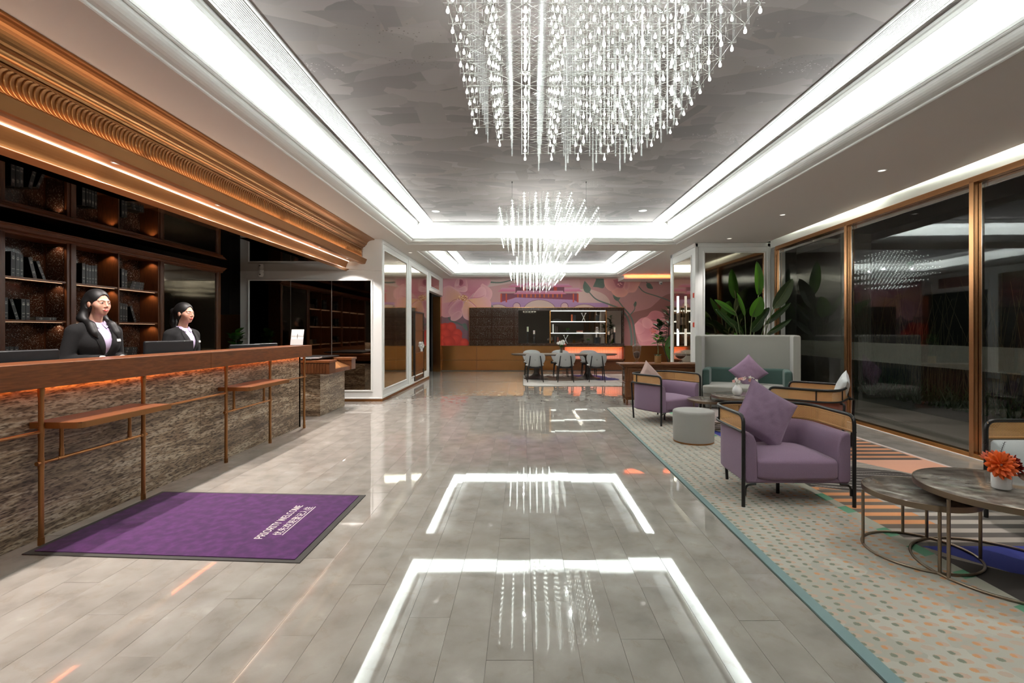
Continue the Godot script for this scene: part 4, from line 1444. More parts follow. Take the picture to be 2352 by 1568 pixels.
func build_bookcase() -> void:
	var t := thing("bookcase", "built-in walnut bookcase with brown marble backs, lit shelves and a cornice behind the reception", "bookcase")
	var F := -5.33
	var B := -5.60
	part("base_cabinet", block(B, F, 0.0, 0.92, 0.8, 8.51, 0.004), M.walnut_upright, t)
	var bays := [[2.88, 3.55], [3.57, 4.22], [4.26, 4.85], [4.97, 5.64], [5.76, 6.355], [6.375, 7.05]]
	for b in bays:
		part("back_panel", block(B - 0.02, B, 0.92, 2.44, b[0], b[1]), M.brown_marble, t)
	for d in [[0.8, 0.92], [2.80, 2.88], [3.55, 3.57], [4.22, 4.26], [4.85, 4.97], [5.64, 5.76], [6.355, 6.375], [7.05, 7.15], [8.44, 8.51]]:
		part("upright", block(B, F + 0.004, 0.92, 2.44, d[0], d[1], 0.003), M.walnut_upright, t)
	for d in [4.91, 5.70, 7.10]:
		part("stile", block(F, F + 0.016, 0.92, 2.42, d - 0.022, d + 0.022, 0.006), M.walnut_upright, t)
	# two flat bays of smoked mirror in a wooden frame
	for m in [[0.92, 2.80], [7.15, 8.44]]:
		part("mirror_pane", block(F - 0.03, F - 0.02, 0.96, 2.40, m[0] + 0.03, m[1] - 0.03), M.dark_mirror, t)
		var f := Geo.new()
		f.xf = Transform3D(ALONG_LEFT, Vector3(F - 0.02, 0, 0))
		f.frame(m[0] + 0.03, 0.96, m[1] - 0.03, 2.40, [Vector2(0, 0), Vector2(0, 0.010), Vector2(0.01, 0.022), Vector2(0.035, 0.028), Vector2(0.05, 0.02)])
		part("mirror_frame", f, M.walnut_upright, t)
	# framed marble inset on the far side of the first wide bay
	var ins := Geo.new()
	block(-5.56, -5.36, 0.98, 2.38, 5.634, 5.641, 0.0, ins)
	part("side_inset", ins, M.brown_marble, t)
	for b in bays:
		for y in [1.05, 1.504, 1.959]:
			var s := part("shelf", block(B, F - 0.005, y - 0.011, y + 0.011, b[0], b[1], 0.002), M.walnut, t)
			part("led_strip", block(F - 0.035, F - 0.022, y - 0.0145, y - 0.0115, b[0] + 0.03, b[1] - 0.03), M.led_shelf, s)
			if b[0] > 4.0:
				spot("shelf_beam", P(-5.40, y - 0.02, b[1] - 0.05), Vector3(-0.12, -1, -0.10), 58.0, 0.022, Color(1.0, 0.86, 0.72), 0.01)
		var tp := part("shelf_top", block(B, F, 2.41, 2.44, b[0], b[1], 0.002), M.walnut, t)
		if b[0] > 4.0:
			spot("shelf_beam", P(-5.40, 2.40, b[1] - 0.05), Vector3(-0.12, -1, -0.10), 58.0, 0.022, Color(1.0, 0.86, 0.72), 0.01)
	var c := [Vector2(F - 0.3, 2.42), Vector2(F + 0.004, 2.42), Vector2(F + 0.012, 2.43), Vector2(F + 0.012, 2.445), Vector2(F + 0.03, 2.452), Vector2(F + 0.055, 2.475), Vector2(F + 0.062, 2.488), Vector2(F + 0.078, 2.490), Vector2(F + 0.08, 2.503), Vector2(F - 0.3, 2.503)]
	part("cornice", Geo.new().prism(poly2(c), -8.56, -0.8), M.walnut, t)
	# books
	var sp := [Color8(12, 12, 13), Color8(16, 16, 18), Color8(14, 15, 16), Color8(12, 20, 16), Color8(20, 17, 16)]
	var mats := []
	for k in sp.size():
		mats.append(mat("book_cover_%d" % k, sp[k], 0.35))
	var letter := mat("book_letters", Color8(150, 146, 136), 0.4)
	var pages := mat("book_pages", Color8(150, 140, 120), 0.8)
	var r := RandomNumberGenerator.new()
	r.seed = 23
	# one upright book with its parts, then copies
	var make := func(w: float, h: float, dep: float, cover: Material, called_label: String, at: Vector3, b: Basis) -> void:
		var o := thing("book", called_label, "book", at, 0.0, "dark bound books in the bookcase")
		o.transform = Transform3D(b, at)
		var g := Geo.new()
		g.box(Vector3(-dep, 0, -w / 2), Vector3(0, h, -w / 2 + 0.003), 0.0008)
		g.box(Vector3(-dep, 0, w / 2 - 0.003), Vector3(0, h, w / 2), 0.0008)
		g.box(Vector3(-0.004, 0, -w / 2), Vector3(0.002, h, w / 2), 0.0015)
		part("cover", g, cover, o)
		part("pages", Geo.new().box(Vector3(-dep + 0.006, 0.004, -w / 2 + 0.003), Vector3(-0.004, h - 0.004, w / 2 - 0.003)), pages, o)
		var q := Geo.new()
		for y in [0.80, 0.74, 0.70, 0.30, 0.14]:
			var ww: float = w * (0.32 if y in [0.74, 0.30] else 0.22)
			q.box(Vector3(0.002, h * y, -ww), Vector3(0.0026, h * y + 0.006, ww))
		part("spine_print", q, letter, o)
	# bay (its near depth), shelf height, list of [depth, thickness, height, lean in degrees, tilt kind]
	var names := {4.97: "the leftmost bay", 5.76: "the middle bay", 6.375: "the bay beside the mirror"}
	var rows := [
		[4.97, 1.97, [[5.10, 0.045, 0.265, 0], [5.146, 0.042, 0.255, 0], [5.186, 0.036, 0.245, 0], [5.33, 0.042, 0.235, 14], [5.435, 0.034, 0.215, 22]]],
		[4.97, 1.515, [[5.03, 0.040, 0.23, 0], [5.145, 0.034, 0.225, 17], [5.205, 0.045, 0.225, 0], [5.252, 0.042, 0.225, 0]]],
		[4.97, 1.061, [[5.04, 0.040, 0.17, 0], [5.085, 0.045, 0.17, 0], [5.135, 0.045, 0.17, 0]]],
		[5.76, 1.97, [[5.92, 0.048, 0.255, 0], [5.968, 0.034, 0.245, 0], [6.005, 0.036, 0.24, 0], [6.045, 0.036, 0.245, 0], [6.085, 0.036, 0.25, 0]]],
		[6.375, 1.97, [[6.50, 0.048, 0.26, 0], [6.548, 0.040, 0.25, 0]]],
		[6.375, 1.515, [[6.47, 0.045, 0.255, 0], [6.515, 0.040, 0.25, 0], [6.555, 0.034, 0.245, 0], [6.71, 0.040, 0.235, 20]]]]
	var ord := ["first", "second", "third", "fourth", "fifth", "sixth"]
	for row in rows:
		var shelf: String = "the top shelf" if row[1] > 1.9 else ("the middle shelf" if row[1] > 1.4 else "the low shelf")
		for k in row[2].size():
			var b: Array = row[2][k]
			var turn := Basis(Vector3.RIGHT, deg_to_rad(b[3]))
			var at := P(-5.385, row[1], b[0])
			if b[3] > 0:
				at.y += 0.003
				at.z += b[2] * sin(deg_to_rad(b[3])) * 0.0
			make.call(b[1], b[2], 0.175, mats[r.randi() % mats.size()], "%s upright dark book on %s of %s" % [ord[k], shelf, names[row[0]]], at, turn)
	# books lying down
	for s in [[6.375, 1.970, 6.74, 3, "beside the mirror, top shelf"], [4.97, 1.515, 5.46, 1, "leftmost, middle shelf"], [4.97, 1.061, 5.33, 2, "leftmost, low shelf"], [6.375, 1.061, 6.62, 3, "beside the mirror, low shelf"]]:
		for k in s[3]:
			var hh := 0.036
			var lay := Basis(Vector3.RIGHT, PI / 2) * Basis(Vector3.UP, r.randf_range(-0.06, 0.06))
			make.call(hh, 0.24 - 0.012 * k, 0.17, mats[(k + 1) % mats.size()], "%s lying dark book from the bottom, bay %s" % [ord[k], s[4]], P(-5.39, s[1] + hh / 2 + 0.0005 + k * (hh + 0.001), s[2] + 0.12 + 0.005 * k) - Vector3(0, 0, 0.0), Basis(Vector3.RIGHT, PI / 2))
	make.call(0.05, 0.22, 0.17, mats[1], "thick dark book leaning beside the face of the receptionist with loose hair", P(-5.39, 1.522, 6.33), Basis(Vector3.RIGHT, deg_to_rad(66)))


func build_kiosk() -> void:
	var t := thing("service_desk", "small walnut desk on a travertine block between the counter and the mirror wall", "desk")
	part("stone_block", block(-4.1, -3.32, 0.0, 0.70, 7.90, 8.98, 0.003), M.travertine, t)
	part("tray", block(-4.2, -3.12, 0.70, 0.765, 7.75, 8.93, 0.004), M.walnut, t)
	var fl := Geo.new()
	block(-4.2, -3.10, 0.705, 0.90, 7.72, 7.98, 0.004, fl)
	var dr := part("front_drawer", fl, M.walnut_upright, t)
	var ri := Geo.new()
	for k in 22:
		ri.box(Vector3(-4.18 + k * 0.047, 0.72, -7.72), Vector3(-4.18 + k * 0.047 + 0.032, 0.87, -7.708), 0.008)
	part("fluting", ri, M.walnut_upright, dr)
	part("front_cap", block(-4.22, -3.085, 0.885, 0.92, 7.70, 8.0, 0.004), M.walnut, t)
	part("back_block", block(-4.2, -3.10, 0.70, 0.90, 8.72, 8.93, 0.004), M.walnut_upright, t)
	part("back_cap", block(-4.22, -3.085, 0.875, 0.915, 8.68, 8.95, 0.004), M.oak, t)
	var sl := Geo.new()
	sl.quad(P(-3.13, 0.77, 8.0), P(-3.13, 0.77, 8.36), P(-4.0, 0.90, 8.36), P(-4.0, 0.90, 8.0), Vector3(0, 1, 0))
	sl.quad(P(-3.13, 0.77, 8.70), P(-3.13, 0.77, 8.30), P(-3.45, 0.90, 8.70), P(-3.45, 0.90, 8.70), Vector3(1, 1, 1))
	sl.quad(P(-3.13, 0.77, 8.30), P(-4.0, 0.90, 8.30), P(-3.45, 0.90, 8.70), P(-3.45, 0.90, 8.70), Vector3(0, 1, 1))
	part("slanted_panel", sl, M.copper_satin, t)
	part("writing_top", block(-4.2, -3.40, 0.93, 0.95, 7.72, 8.93, 0.003), M.black_paint, t)
	var b := thing("magazine", "open white edged magazine lying on the small walnut desk", "magazine", P(-3.42, 0.951, 7.90), 12.0)
	part("pages", Geo.new().box(Vector3(-0.20, 0.0, -0.13), Vector3(0.10, 0.022, 0.13), 0.003), M.white_card, b)
	part("cover", Geo.new().box(Vector3(-0.205, 0.022, -0.135), Vector3(0.105, 0.025, 0.135), 0.001), M.black_plastic, b)


# ---- floor coverings
func build_mat() -> void:
	var c := [Vector2(-3.132, 3.017), Vector2(-1.345, 2.905), Vector2(-1.338, 4.10), Vector2(-3.132, 4.19)]
	var t := thing("welcome_mat", "purple welcome mat with a dark rubber border and white lettering before the counter", "mat")
	part("border", plan(c, 0.0, 0.006), mat("rubber", Color8(58, 56, 52), 0.7), t)
	var mid: Vector2 = (c[0] + c[1] + c[2] + c[3]) / 4.0
	var q := []
	for p in c:
		q.append(p + Vector2(0.045 if p.x < mid.x else -0.045, 0.035 if p.y < mid.y else -0.035))
	var pm := mat("purple_pile", Color.WHITE, 0.95)
	pm.albedo_texture = noise_tex(512, 512, 0.02, [[0.0, 56, 18, 66], [0.5, 70, 24, 80], [1.0, 88, 34, 98]], 5, FastNoiseLite.TYPE_SIMPLEX, 0.0, 91)
	tri(pm, Vector3(0.9, 0.9, 0.9))
	pm.rim_enabled = true
	pm.rim = 0.15
	part("pile", plan(q, 0.006, 0.011), pm, t)
	# lettering, read from the counter's long side: lines run into the depth
	var wm := mat("mat_letters", Color8(226, 218, 210), 0.9)
	var tm := TextMesh.new()
	var sf := SystemFont.new()
	sf.font_names = PackedStringArray(["Droid Sans"])
	tm.font = sf
	tm.text = "PRIORITY WELCOME"
	tm.font_size = 32
	tm.pixel_size = 0.0018
	tm.depth = 0.0016
	tm.horizontal_alignment = HORIZONTAL_ALIGNMENT_LEFT
	tm.vertical_alignment = VERTICAL_ALIGNMENT_BOTTOM
	var run := Vector3(0, 0, -1)
	var up := Vector3(-1, 0, 0)
	var b := Basis(run, up, run.cross(up))
	var o := part("lettering", tm, wm, t)
	var bb := tm.get_aabb()
	var s := Vector3(0.61 / bb.size.x, 0.055 / bb.size.y, 1.0)
	o.transform = Transform3D(b.scaled_local(s), P(-1.746, 0.0118, 3.226) - run * bb.position.x * s.x - up * bb.position.y * s.y)
	# 优先欢迎登记入住, each sign on a 10 x 10 grid
	var signs := [
		[[2.6, 9.5, 0.6, 5.0], [1.8, 7.2, 1.8, 0.4], [3.4, 6.8, 9.4, 6.8], [5.6, 9.4, 5.4, 5.0, 4.6, 2.6, 3.0, 0.6], [6.8, 6.6, 6.8, 1.2, 7.4, 0.7, 9.2, 0.7, 9.5, 2.4], [7.6, 9.2, 8.8, 8.0]],
		[[3.0, 9.4, 1.8, 6.6], [2.4, 7.8, 8.4, 7.8], [5.2, 9.8, 5.2, 5.2], [0.6, 5.2, 9.4, 5.2], [3.8, 5.2, 3.4, 2.6, 0.8, 0.5], [6.2, 5.2, 6.2, 1.2, 6.8, 0.7, 9.2, 0.7, 9.5, 2.2]],
		[[0.6, 8.0, 4.0, 8.0, 3.0, 4.4, 0.5, 0.8], [1.0, 6.0, 4.2, 1.2], [6.2, 9.6, 4.8, 6.0], [5.6, 7.8, 9.4, 7.8, 8.6, 6.0], [7.2, 6.6, 6.6, 3.4, 4.6, 0.5], [7.0, 4.2, 9.6, 0.5]],
		[[1.2, 9.2, 2.4, 8.0], [0.6, 6.2, 2.6, 6.2, 2.4, 2.4], [0.5, 0.8, 2.4, 2.2, 4.2, 0.9, 9.6, 0.7], [5.0, 9.0, 3.8, 8.4, 3.8, 3.4, 5.6, 4.4], [6.4, 8.6, 9.0, 8.6, 9.0, 3.6, 8.0, 4.0], [6.4, 8.6, 6.4, 1.8]],
		[[1.4, 9.0, 4.0, 9.0, 2.6, 6.4, 0.5, 4.8], [1.2, 7.8, 2.2, 7.0], [5.4, 9.4, 6.8, 6.6, 9.5, 4.8], [6.4, 8.0, 8.2, 9.0], [7.0, 6.8, 9.0, 7.8], [3.2, 5.8, 6.8, 5.8], [2.6, 4.6, 7.4, 4.6, 7.4, 2.6, 2.6, 2.6, 2.6, 4.6], [3.4, 1.9, 3.8, 0.8], [6.6, 1.9, 6.0, 0.8], [0.8, 0.5, 9.2, 0.5]],
		[[1.2, 9.2, 2.6, 7.8], [0.5, 6.0, 2.4, 6.0, 2.4, 1.2, 3.8, 2.6], [4.6, 8.6, 8.8, 8.6, 8.8, 5.0], [4.8, 5.2, 8.8, 5.2], [4.8, 5.2, 4.8, 1.2, 5.4, 0.7, 9.0, 0.7, 9.5, 2.4]],
		[[3.4, 9.4, 5.0, 8.4, 4.8, 5.6, 3.4, 2.6, 0.6, 0.5], [5.0, 6.2, 6.8, 2.6, 9.5, 0.5]],
		[[2.6, 9.5, 0.6, 5.0], [1.8, 7.2, 1.8, 0.4], [5.8, 9.6, 7.0, 8.4], [3.6, 7.4, 9.4, 7.4], [4.0, 4.2, 9.0, 4.2], [6.5, 7.4, 6.5, 0.7], [3.2, 0.7, 9.6, 0.7]]]
	var g := Geo.new()
	var org := P(-1.652, 0.0112, 3.286)
	for k in signs.size():
		for st in signs[k]:
			for i in range(0, st.size() - 2, 2):
				var p0: Vector3 = org + run * (k * 0.0660 + st[i] * 0.0060) + up * (st[i + 1] * 0.0063)
				var p1: Vector3 = org + run * (k * 0.0660 + st[i + 2] * 0.0060) + up * (st[i + 3] * 0.0063)
				var d: Vector3 = (p1 - p0).normalized()
				var side: Vector3 = d.cross(Vector3.UP) * 0.0027
				p0 -= d * 0.002
				p1 += d * 0.002
				g.quad(p0 - side, p1 - side, p1 + side, p0 + side, Vector3.UP)
	part("lettering", g, wm, t)
	var ul := Geo.new()
	var u0 := P(-1.642, 0.0112, 3.285)
	ul.quad(u0, u0 + run * 0.53, u0 + run * 0.53 + Vector3(0.006, 0, 0), u0 + Vector3(0.006, 0, 0), Vector3.UP)
	part("underline", ul, wm, t)


func rug_tex() -> ImageTexture:
	# units: metres, x from 1.40, v = depth counted from the far end (8.80) towards the camera
	var p := Painter.new(1024, 2048, Rect2(1.40, 0.0, 3.0, 8.2), Color8(176, 172, 160))
	var r := RandomNumberGenerator.new()
	r.seed = 31
	var F := func(d: float) -> float: return 8.8 - d
	var R := func(x0: float, d0: float, x1: float, d1: float) -> Array:
		return [Vector2(x0, 8.8 - d0), Vector2(x1, 8.8 - d0), Vector2(x1, 8.8 - d1), Vector2(x0, 8.8 - d1)]
	# pale ground with soft stains
	for k in 260:
		var c := Vector2(r.randf_range(1.45, 2.5), r.randf_range(0, 8.2))
		var s := 172 + r.randi_range(-8, 8)
		p.poly(disc(r.randf_range(0.05, 0.2), 12, c), Color8(s, s - 3, int(s * 0.915)))
	# rows of seed-shaped dabs
	var col := 0
	var x := 1.53
	while x < 2.48:
		var v := 0.10 + 0.028 * (col % 2)
		while v < 8.15:
			var q := Vector2(x + r.randfn(0, 0.004) + 0.012 * sin(v * 1.7), v + r.randfn(0, 0.004))
			var d := 8.8 - v
			var orange := smoothstep(1.7, 2.4, x + 0.25 * sin(v * 1.1)) 
			var l := r.randf_range(0.024, 0.034)
			var e := []
			for k in 10:
				e.append(q + Vector2(cos(TAU * k / 10) * l, sin(TAU * k / 10) * 0.0175).rotated(0.16))
			var peach := Color8(188, 160, 138).lerp(Color8(172, 164, 150), r.randf() * 0.6)
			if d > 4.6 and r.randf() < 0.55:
				peach = Color8(168, 160, 148)
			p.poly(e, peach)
			var dab := Color8(124, 130, 112).lerp(Color8(196, 146, 104), 1.0 if r.randf() < orange else 0.0)
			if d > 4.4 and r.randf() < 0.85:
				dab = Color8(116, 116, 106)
			if r.randf() < 0.86:
				var dd := []
				for k in 8:
					dd.append(q + Vector2(-l * 0.5, -0.001) + Vector2(cos(TAU * k / 8) * l * r.randf_range(0.45, 0.62), sin(TAU * k / 8) * 0.014).rotated(0.16))
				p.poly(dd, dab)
			v += 0.056
		x += 0.085
		col += 1
	# teal border at the left, mossy band with green dashes in the middle
	p.poly([Vector2(1.40, 0), Vector2(1.505, 0), Vector2(1.505, 8.2), Vector2(1.40, 8.2)], Color8(132, 152, 143), Color8(122, 146, 148))
	# right field
	p.poly(R.call(2.56, 0.6, 4.4, 8.8), Color8(146, 138, 128))
	# stripes, oranges towards the band, beige and grey beyond
	var d := 3.1
	var k := 0
	while d < 4.3:
		var w := 0.075
		var dark := k % 2 == 0
		p.poly(R.call(2.50, d, 3.9, d + w), Color8(98, 92, 86) if dark else Color8(176, 166, 154))
		var xo := 2.96 - 0.10 * (d - 3.6) + r.randf_range(-0.02, 0.02)
		if d > 3.35:
			p.poly(R.call(2.50, d, xo, d + w), Color8(110, 98, 86) if dark else Color8(212, 146, 98))
		d += w
		k += 1
	# ink black field with white brush lines
	p.poly([Vector2(2.55, F.call(4.32)), Vector2(3.1, F.call(4.1)), Vector2(3.75, F.call(4.0)), Vector2(4.05, F.call(4.2)), Vector2(3.7, F.call(4.75)), Vector2(3.0, F.call(5.15)), Vector2(2.55, F.call(5.2))], Color8(62, 56, 52))
	for i in 16:
		var dd := 4.15 + 0.062 * i
		p.stroke(line([Vector2(2.60, F.call(dd + 0.10)), Vector2(3.0, F.call(dd + 0.05 * sin(i * 2.1))), Vector2(3.4, F.call(dd - 0.06)), Vector2(3.85, F.call(dd - 0.10 + 0.05 * cos(i * 1.7)))], 6), 0.012 if i % 3 else 0.03, 0.004, Color8(182, 176, 166) if i % 4 else Color8(120, 114, 108))
	# peach wedge along the window side
	p.poly([Vector2(4.36, F.call(4.05)), Vector2(4.36, F.call(5.5)), Vector2(3.5, F.call(5.2)), Vector2(3.72, F.call(4.8)), Vector2(4.08, F.call(4.2))], Color8(216, 166, 142), Color8(222, 158, 126))
	d = 5.2
	k = 0
	while d < 6.3:
		p.poly(R.call(2.56, d, 4.3, d + 0.085), Color8(92, 84, 78) if k % 2 == 0 else Color8(204, 144, 106))
		d += 0.085
		k += 1
	# blue field
	p.poly([Vector2(2.57, F.call(3.12)), Vector2(4.3, F.call(3.12)), Vector2(4.3, F.call(2.55)), Vector2(3.1, F.call(2.62)), Vector2(2.80, F.call(2.78))], Color8(60, 68, 150), Color8(44, 52, 132))
	p.poly([Vector2(3.6, F.call(3.5)), Vector2(4.4, F.call(3.0)), Vector2(4.4, F.call(3.6))], Color8(120, 116, 108))
	# black field with pale pebbles
	p.poly([Vector2(2.56, F.call(3.0)), Vector2(2.80, F.call(2.78)), Vector2(3.1, F.call(2.62)), Vector2(4.3, F.call(2.55)), Vector2(4.3, F.call(0.6)), Vector2(2.56, F.call(0.6))], Color8(66, 60, 56))
	for i in 130:
		var q := Vector2(r.randf_range(2.62, 4.2), F.call(r.randf_range(0.7, 2.55)))
		p.poly(disc(r.randf_range(0.035, 0.07), 10, q), Color8(196, 166, 152))
	# far part: blue patch and black strokes again
	p.poly(R.call(2.56, 6.3, 4.4, 8.8), Color8(150, 142, 136))
	p.poly([Vector2(2.6, F.call(6.2)), Vector2(3.1, F.call(6.35)), Vector2(2.9, F.call(6.75)), Vector2(2.58, F.call(6.7))], Color8(58, 66, 146))
	for i in 26:
		var dd := 6.75 + 0.06 * i
		p.stroke(line([Vector2(2.6, F.call(dd)), Vector2(3.0, F.call(dd + 0.05)), Vector2(3.5, F.call(dd - 0.05)), Vector2(4.2, F.call(dd + 0.03))], 5), 0.03, 0.01, Color8(66, 60, 58) if i % 2 else Color8(206, 182, 176))
	# mossy band
	p.poly(R.call(2.465, 0.6, 2.56, 8.8), Color8(166, 164, 148))
	d = 0.7
	while d < 8.6:
		var l := r.randf_range(0.10, 0.24)
		var g := Color8(92, 150, 116) if r.randf() < 0.7 else Color8(126, 150, 124)
		p.poly([Vector2(2.475, F.call(d)), Vector2(2.565, F.call(d + 0.03)), Vector2(2.56, F.call(d + l)), Vector2(2.47, F.call(d + l - 0.03))], g, g.lightened(0.12))
		d += l + r.randf_range(0.08, 0.30)
	# pale rim on the window side
	p.poly(R.call(4.33, 0.6, 4.40, 8.8), Color8(206, 190, 182))
	return p.tex()


func build_rugs() -> void:
	var t := thing("lounge_rug", "large patterned lounge rug with a teal border, dabbed rows, stripes and a blue field", "rug")
	var o := rounded([Vector2(1.43, 0.7), Vector2(4.37, 0.7), Vector2(4.37, 8.78), Vector2(1.50, 8.78)], 0.16, 6, true)
	var g := plan(o, 0.0, 0.010)
	for k in g.u.size():
		g.u[k] = Vector2((g.v[k].x - 1.40) / 3.0, (8.8 + g.v[k].z) / 8.2)
	part("pile", g, printed("rug_print", rug_tex(), 0.96), t)
	part("edge", plan(rounded([Vector2(1.425, 0.69), Vector2(4.375, 0.69), Vector2(4.375, 8.785), Vector2(1.495, 8.785)], 0.16, 6, true), 0.0, 0.006), mat("rug_edge", Color8(86, 98, 92), 0.9), t)
	# dining rug
	var p := Painter.new(768, 640, Rect2(-0.05, 0.0, 3.9, 3.4), Color8(196, 190, 182))
	var r := RandomNumberGenerator.new()
	r.seed = 8
	for k in 30:
		var x := 1.2 + 0.17 * k
		p.poly([Vector2(x, 3.4), Vector2(x + 0.085, 3.4), Vector2(x - 0.9, 2.4), Vector2(x - 0.985, 2.4)], Color8(150, 140, 128))
	for k in 14:
		var y := 0.2 + 0.17 * k
		p.poly([Vector2(2.6, y), Vector2(3.9, y + 0.35), Vector2(3.9, y + 0.44), Vector2(2.6, y + 0.09)], Color8(118, 104, 92))
	p.poly(line([Vector2(0.5, 1.0), Vector2(1.2, 0.5), Vector2(1.9, 0.7), Vector2(2.0, 1.6), Vector2(1.2, 2.1), Vector2(0.6, 1.8), Vector2(0.5, 1.0)], 6), Color8(126, 106, 92))
	for k in 60:
		p.poly(disc(r.randf_range(0.03, 0.08), 8, Vector2(r.randf_range(0.5, 1.6), r.randf_range(0.2, 0.9))), Color8(206, 200, 194) if r.randf() < 0.5 else Color8(96, 80, 74))
	p.poly(line([Vector2(1.5, 0.3), Vector2(2.2, 0.3), Vector2(2.5, 0.9), Vector2(2.3, 1.5), Vector2(1.8, 1.3), Vector2(1.5, 0.3)], 6), Color8(84, 66, 124))
	p.poly(line([Vector2(1.9, 0.9), Vector2(2.6, 1.2), Vector2(2.7, 1.8), Vector2(2.1, 1.9), Vector2(1.9, 0.9)], 6), Color8(60, 56, 104))
	var dr := thing("dining_rug", "pale patterned rug with striped corners under the dining table", "rug")
	g = plan(rounded([Vector2(0.0, 12.15), Vector2(3.8, 12.15), Vector2(3.8, 15.4), Vector2(0.0, 15.4)], 0.3, 8, true), 0.0, 0.010)
	for k in g.u.size():
		g.u[k] = Vector2((g.v[k].x + 0.05) / 3.9, (15.45 + g.v[k].z) / 3.4)
	part("pile", g, printed("dining_rug_print", p.tex(), 0.96), dr)
	part("edge", plan(rounded([Vector2(-0.006, 12.144), Vector2(3.806, 12.144), Vector2(3.806, 15.406), Vector2(-0.006, 15.406)], 0.3, 8, true), 0.0, 0.006), M.rug_edge, dr)
# ---- soft furniture
# a cross-section swept round a plan curve: path of Vector3 on the ground, section of Vector2 (towards the inside, up)
func sweep(path: Array, section: Array, parent_inside := 1.0, round_ends := 0.0) -> Geo:
	var g := Geo.new()
	var m := path.size()
	var ns := section.size()
	var mid := Vector2.ZERO
	for s in section:
		mid += s / ns
	var rows := []
	for i in m:
		var t: Vector3 = (path[mini(i + 1, m - 1)] - path[maxi(i - 1, 0)]).normalized()
		var inw := Vector3(t.z, 0, -t.x) * parent_inside
		var row := []
		for s in section:
			row.append(path[i] + inw * s.x + Vector3(0, s.y, 0))
		rows.append([row, t, inw])
	if round_ends > 0.0:
		var k := 4
		var first := []
		var last := []
		for j in k:
			var a := (j + 1.0) / k * PI / 2
			for e in 2:
				var src: Array = rows[0] if e == 0 else rows[m - 1]
				var dir: Vector3 = -src[1] if e == 0 else src[1]
				var base: Vector3 = path[0] if e == 0 else path[m - 1]
				var c: Vector3 = base + src[2] * mid.x + Vector3(0, mid.y, 0)
				var row := []
				for q in src[0]:
					var d: Vector3 = q - c
					var l := d.length()
					row.append(c + d * ((l - round_ends * (1.0 - cos(a))) / l) + dir * round_ends * sin(a))
				if e == 0:
					first.push_front([row, src[1], src[2]])
				else:
					last.append([row, src[1], src[2]])
		rows = first + rows + last
	m = rows.size()
	g.grid(ns, m - 1, func(u, v): return rows[int(round(v * (m - 1)))][0][int(round(u * ns)) % ns], false, true)
	for e in 2:
		var row: Array = rows[0][0] if e == 0 else rows[m - 1][0]
		var out: Vector3 = -rows[0][1] if e == 0 else rows[m - 1][1]
		var c := Vector3.ZERO
		for q in row:
			c += q / ns
		var ci := g.put(c, out)
		var ks := []
		for q in row:
			ks.append(g.put(q, out))
		for i in ns:
			g.face([ci, ks[i], ks[(i + 1) % ns]], out)
	# the grid's side: make it look outwards
	var a: Vector3 = g.v[0]
	var c0 := Vector3.ZERO
	for q in rows[0][0]:
		c0 += q / ns
	if g.n[0].dot(a - c0) < 0.0:
		for i in (ns + 1) * m:
			g.n[i] = -g.n[i]
		for i in range(0, ns * (m - 1) * 6, 3):
			var s := g.ix[i + 1]
			g.ix[i + 1] = g.ix[i + 2]
			g.ix[i + 2] = s
	return g


func soft_box(size: Vector3, e1 := 0.30, e2 := 0.30, crown := 0.0, nu := 36, nv := 22) -> Geo:
	var g := Geo.new()
	var pw := func(x: float, e: float) -> float: return signf(x) * pow(absf(x), e)
	return g.grid(nu, nv, func(u, v):
		var a: float = -TAU * u
		var b: float = (v - 0.5) * PI
		var p := Vector3(pw.call(cos(b), e1) * pw.call(cos(a), e2), pw.call(sin(b), e1), pw.call(cos(b), e1) * pw.call(sin(a), e2))
		p *= size / 2.0
		if p.y > 0.0:
			p.y += crown * (1.0 - pow(absf(2.0 * p.x / size.x), 2.0)) * (1.0 - pow(absf(2.0 * p.z / size.z), 2.0))
		return p, false, true)


# a square cushion standing in x,y, its thickness along z, with pinched corners
func pillow_shape(w: float, h: float, t: float, seed_ := 1) -> Geo:
	var g := Geo.new()
	var nz := FastNoiseLite.new()
	nz.seed = seed_
	nz.frequency = 3.2
	for side in [1.0, -1.0]:
		g.grid(22, 22, func(u, v):
			var x: float = 2.0 * u - 1.0
			var y: float = 2.0 * v - 1.0
			var bulge := pow(maxf(0.0, (1.0 - x * x)), 0.42) * pow(maxf(0.0, 1.0 - y * y), 0.42)
			var px: float = x * w / 2.0 * (1.0 - 0.07 * (1.0 - y * y) * absf(x))
			var py: float = y * h / 2.0 * (1.0 - 0.07 * (1.0 - x * x) * absf(y))
			var wr := 0.010 * nz.get_noise_2d(px * 3.0, py * 3.0 + side) * bulge
			return Vector3(px, py, side * (bulge * t / 2.0 + 0.003) + wr), side < 0.0)
	return g


func piping(w: float, h: float) -> Geo:
	var p := []
	for k in 60:
		var a := TAU * k / 60.0
		var x := clampf(cos(a) * 1.5, -1, 1)
		var y := clampf(sin(a) * 1.5, -1, 1)
		p.append(Vector3(x * w / 2.0 * (1.0 - 0.07 * (1.0 - y * y) * absf(x)), y * h / 2.0 * (1.0 - 0.07 * (1.0 - x * x) * absf(y)), 0))
	return Geo.new().tube(p, 0.004, 6, true)


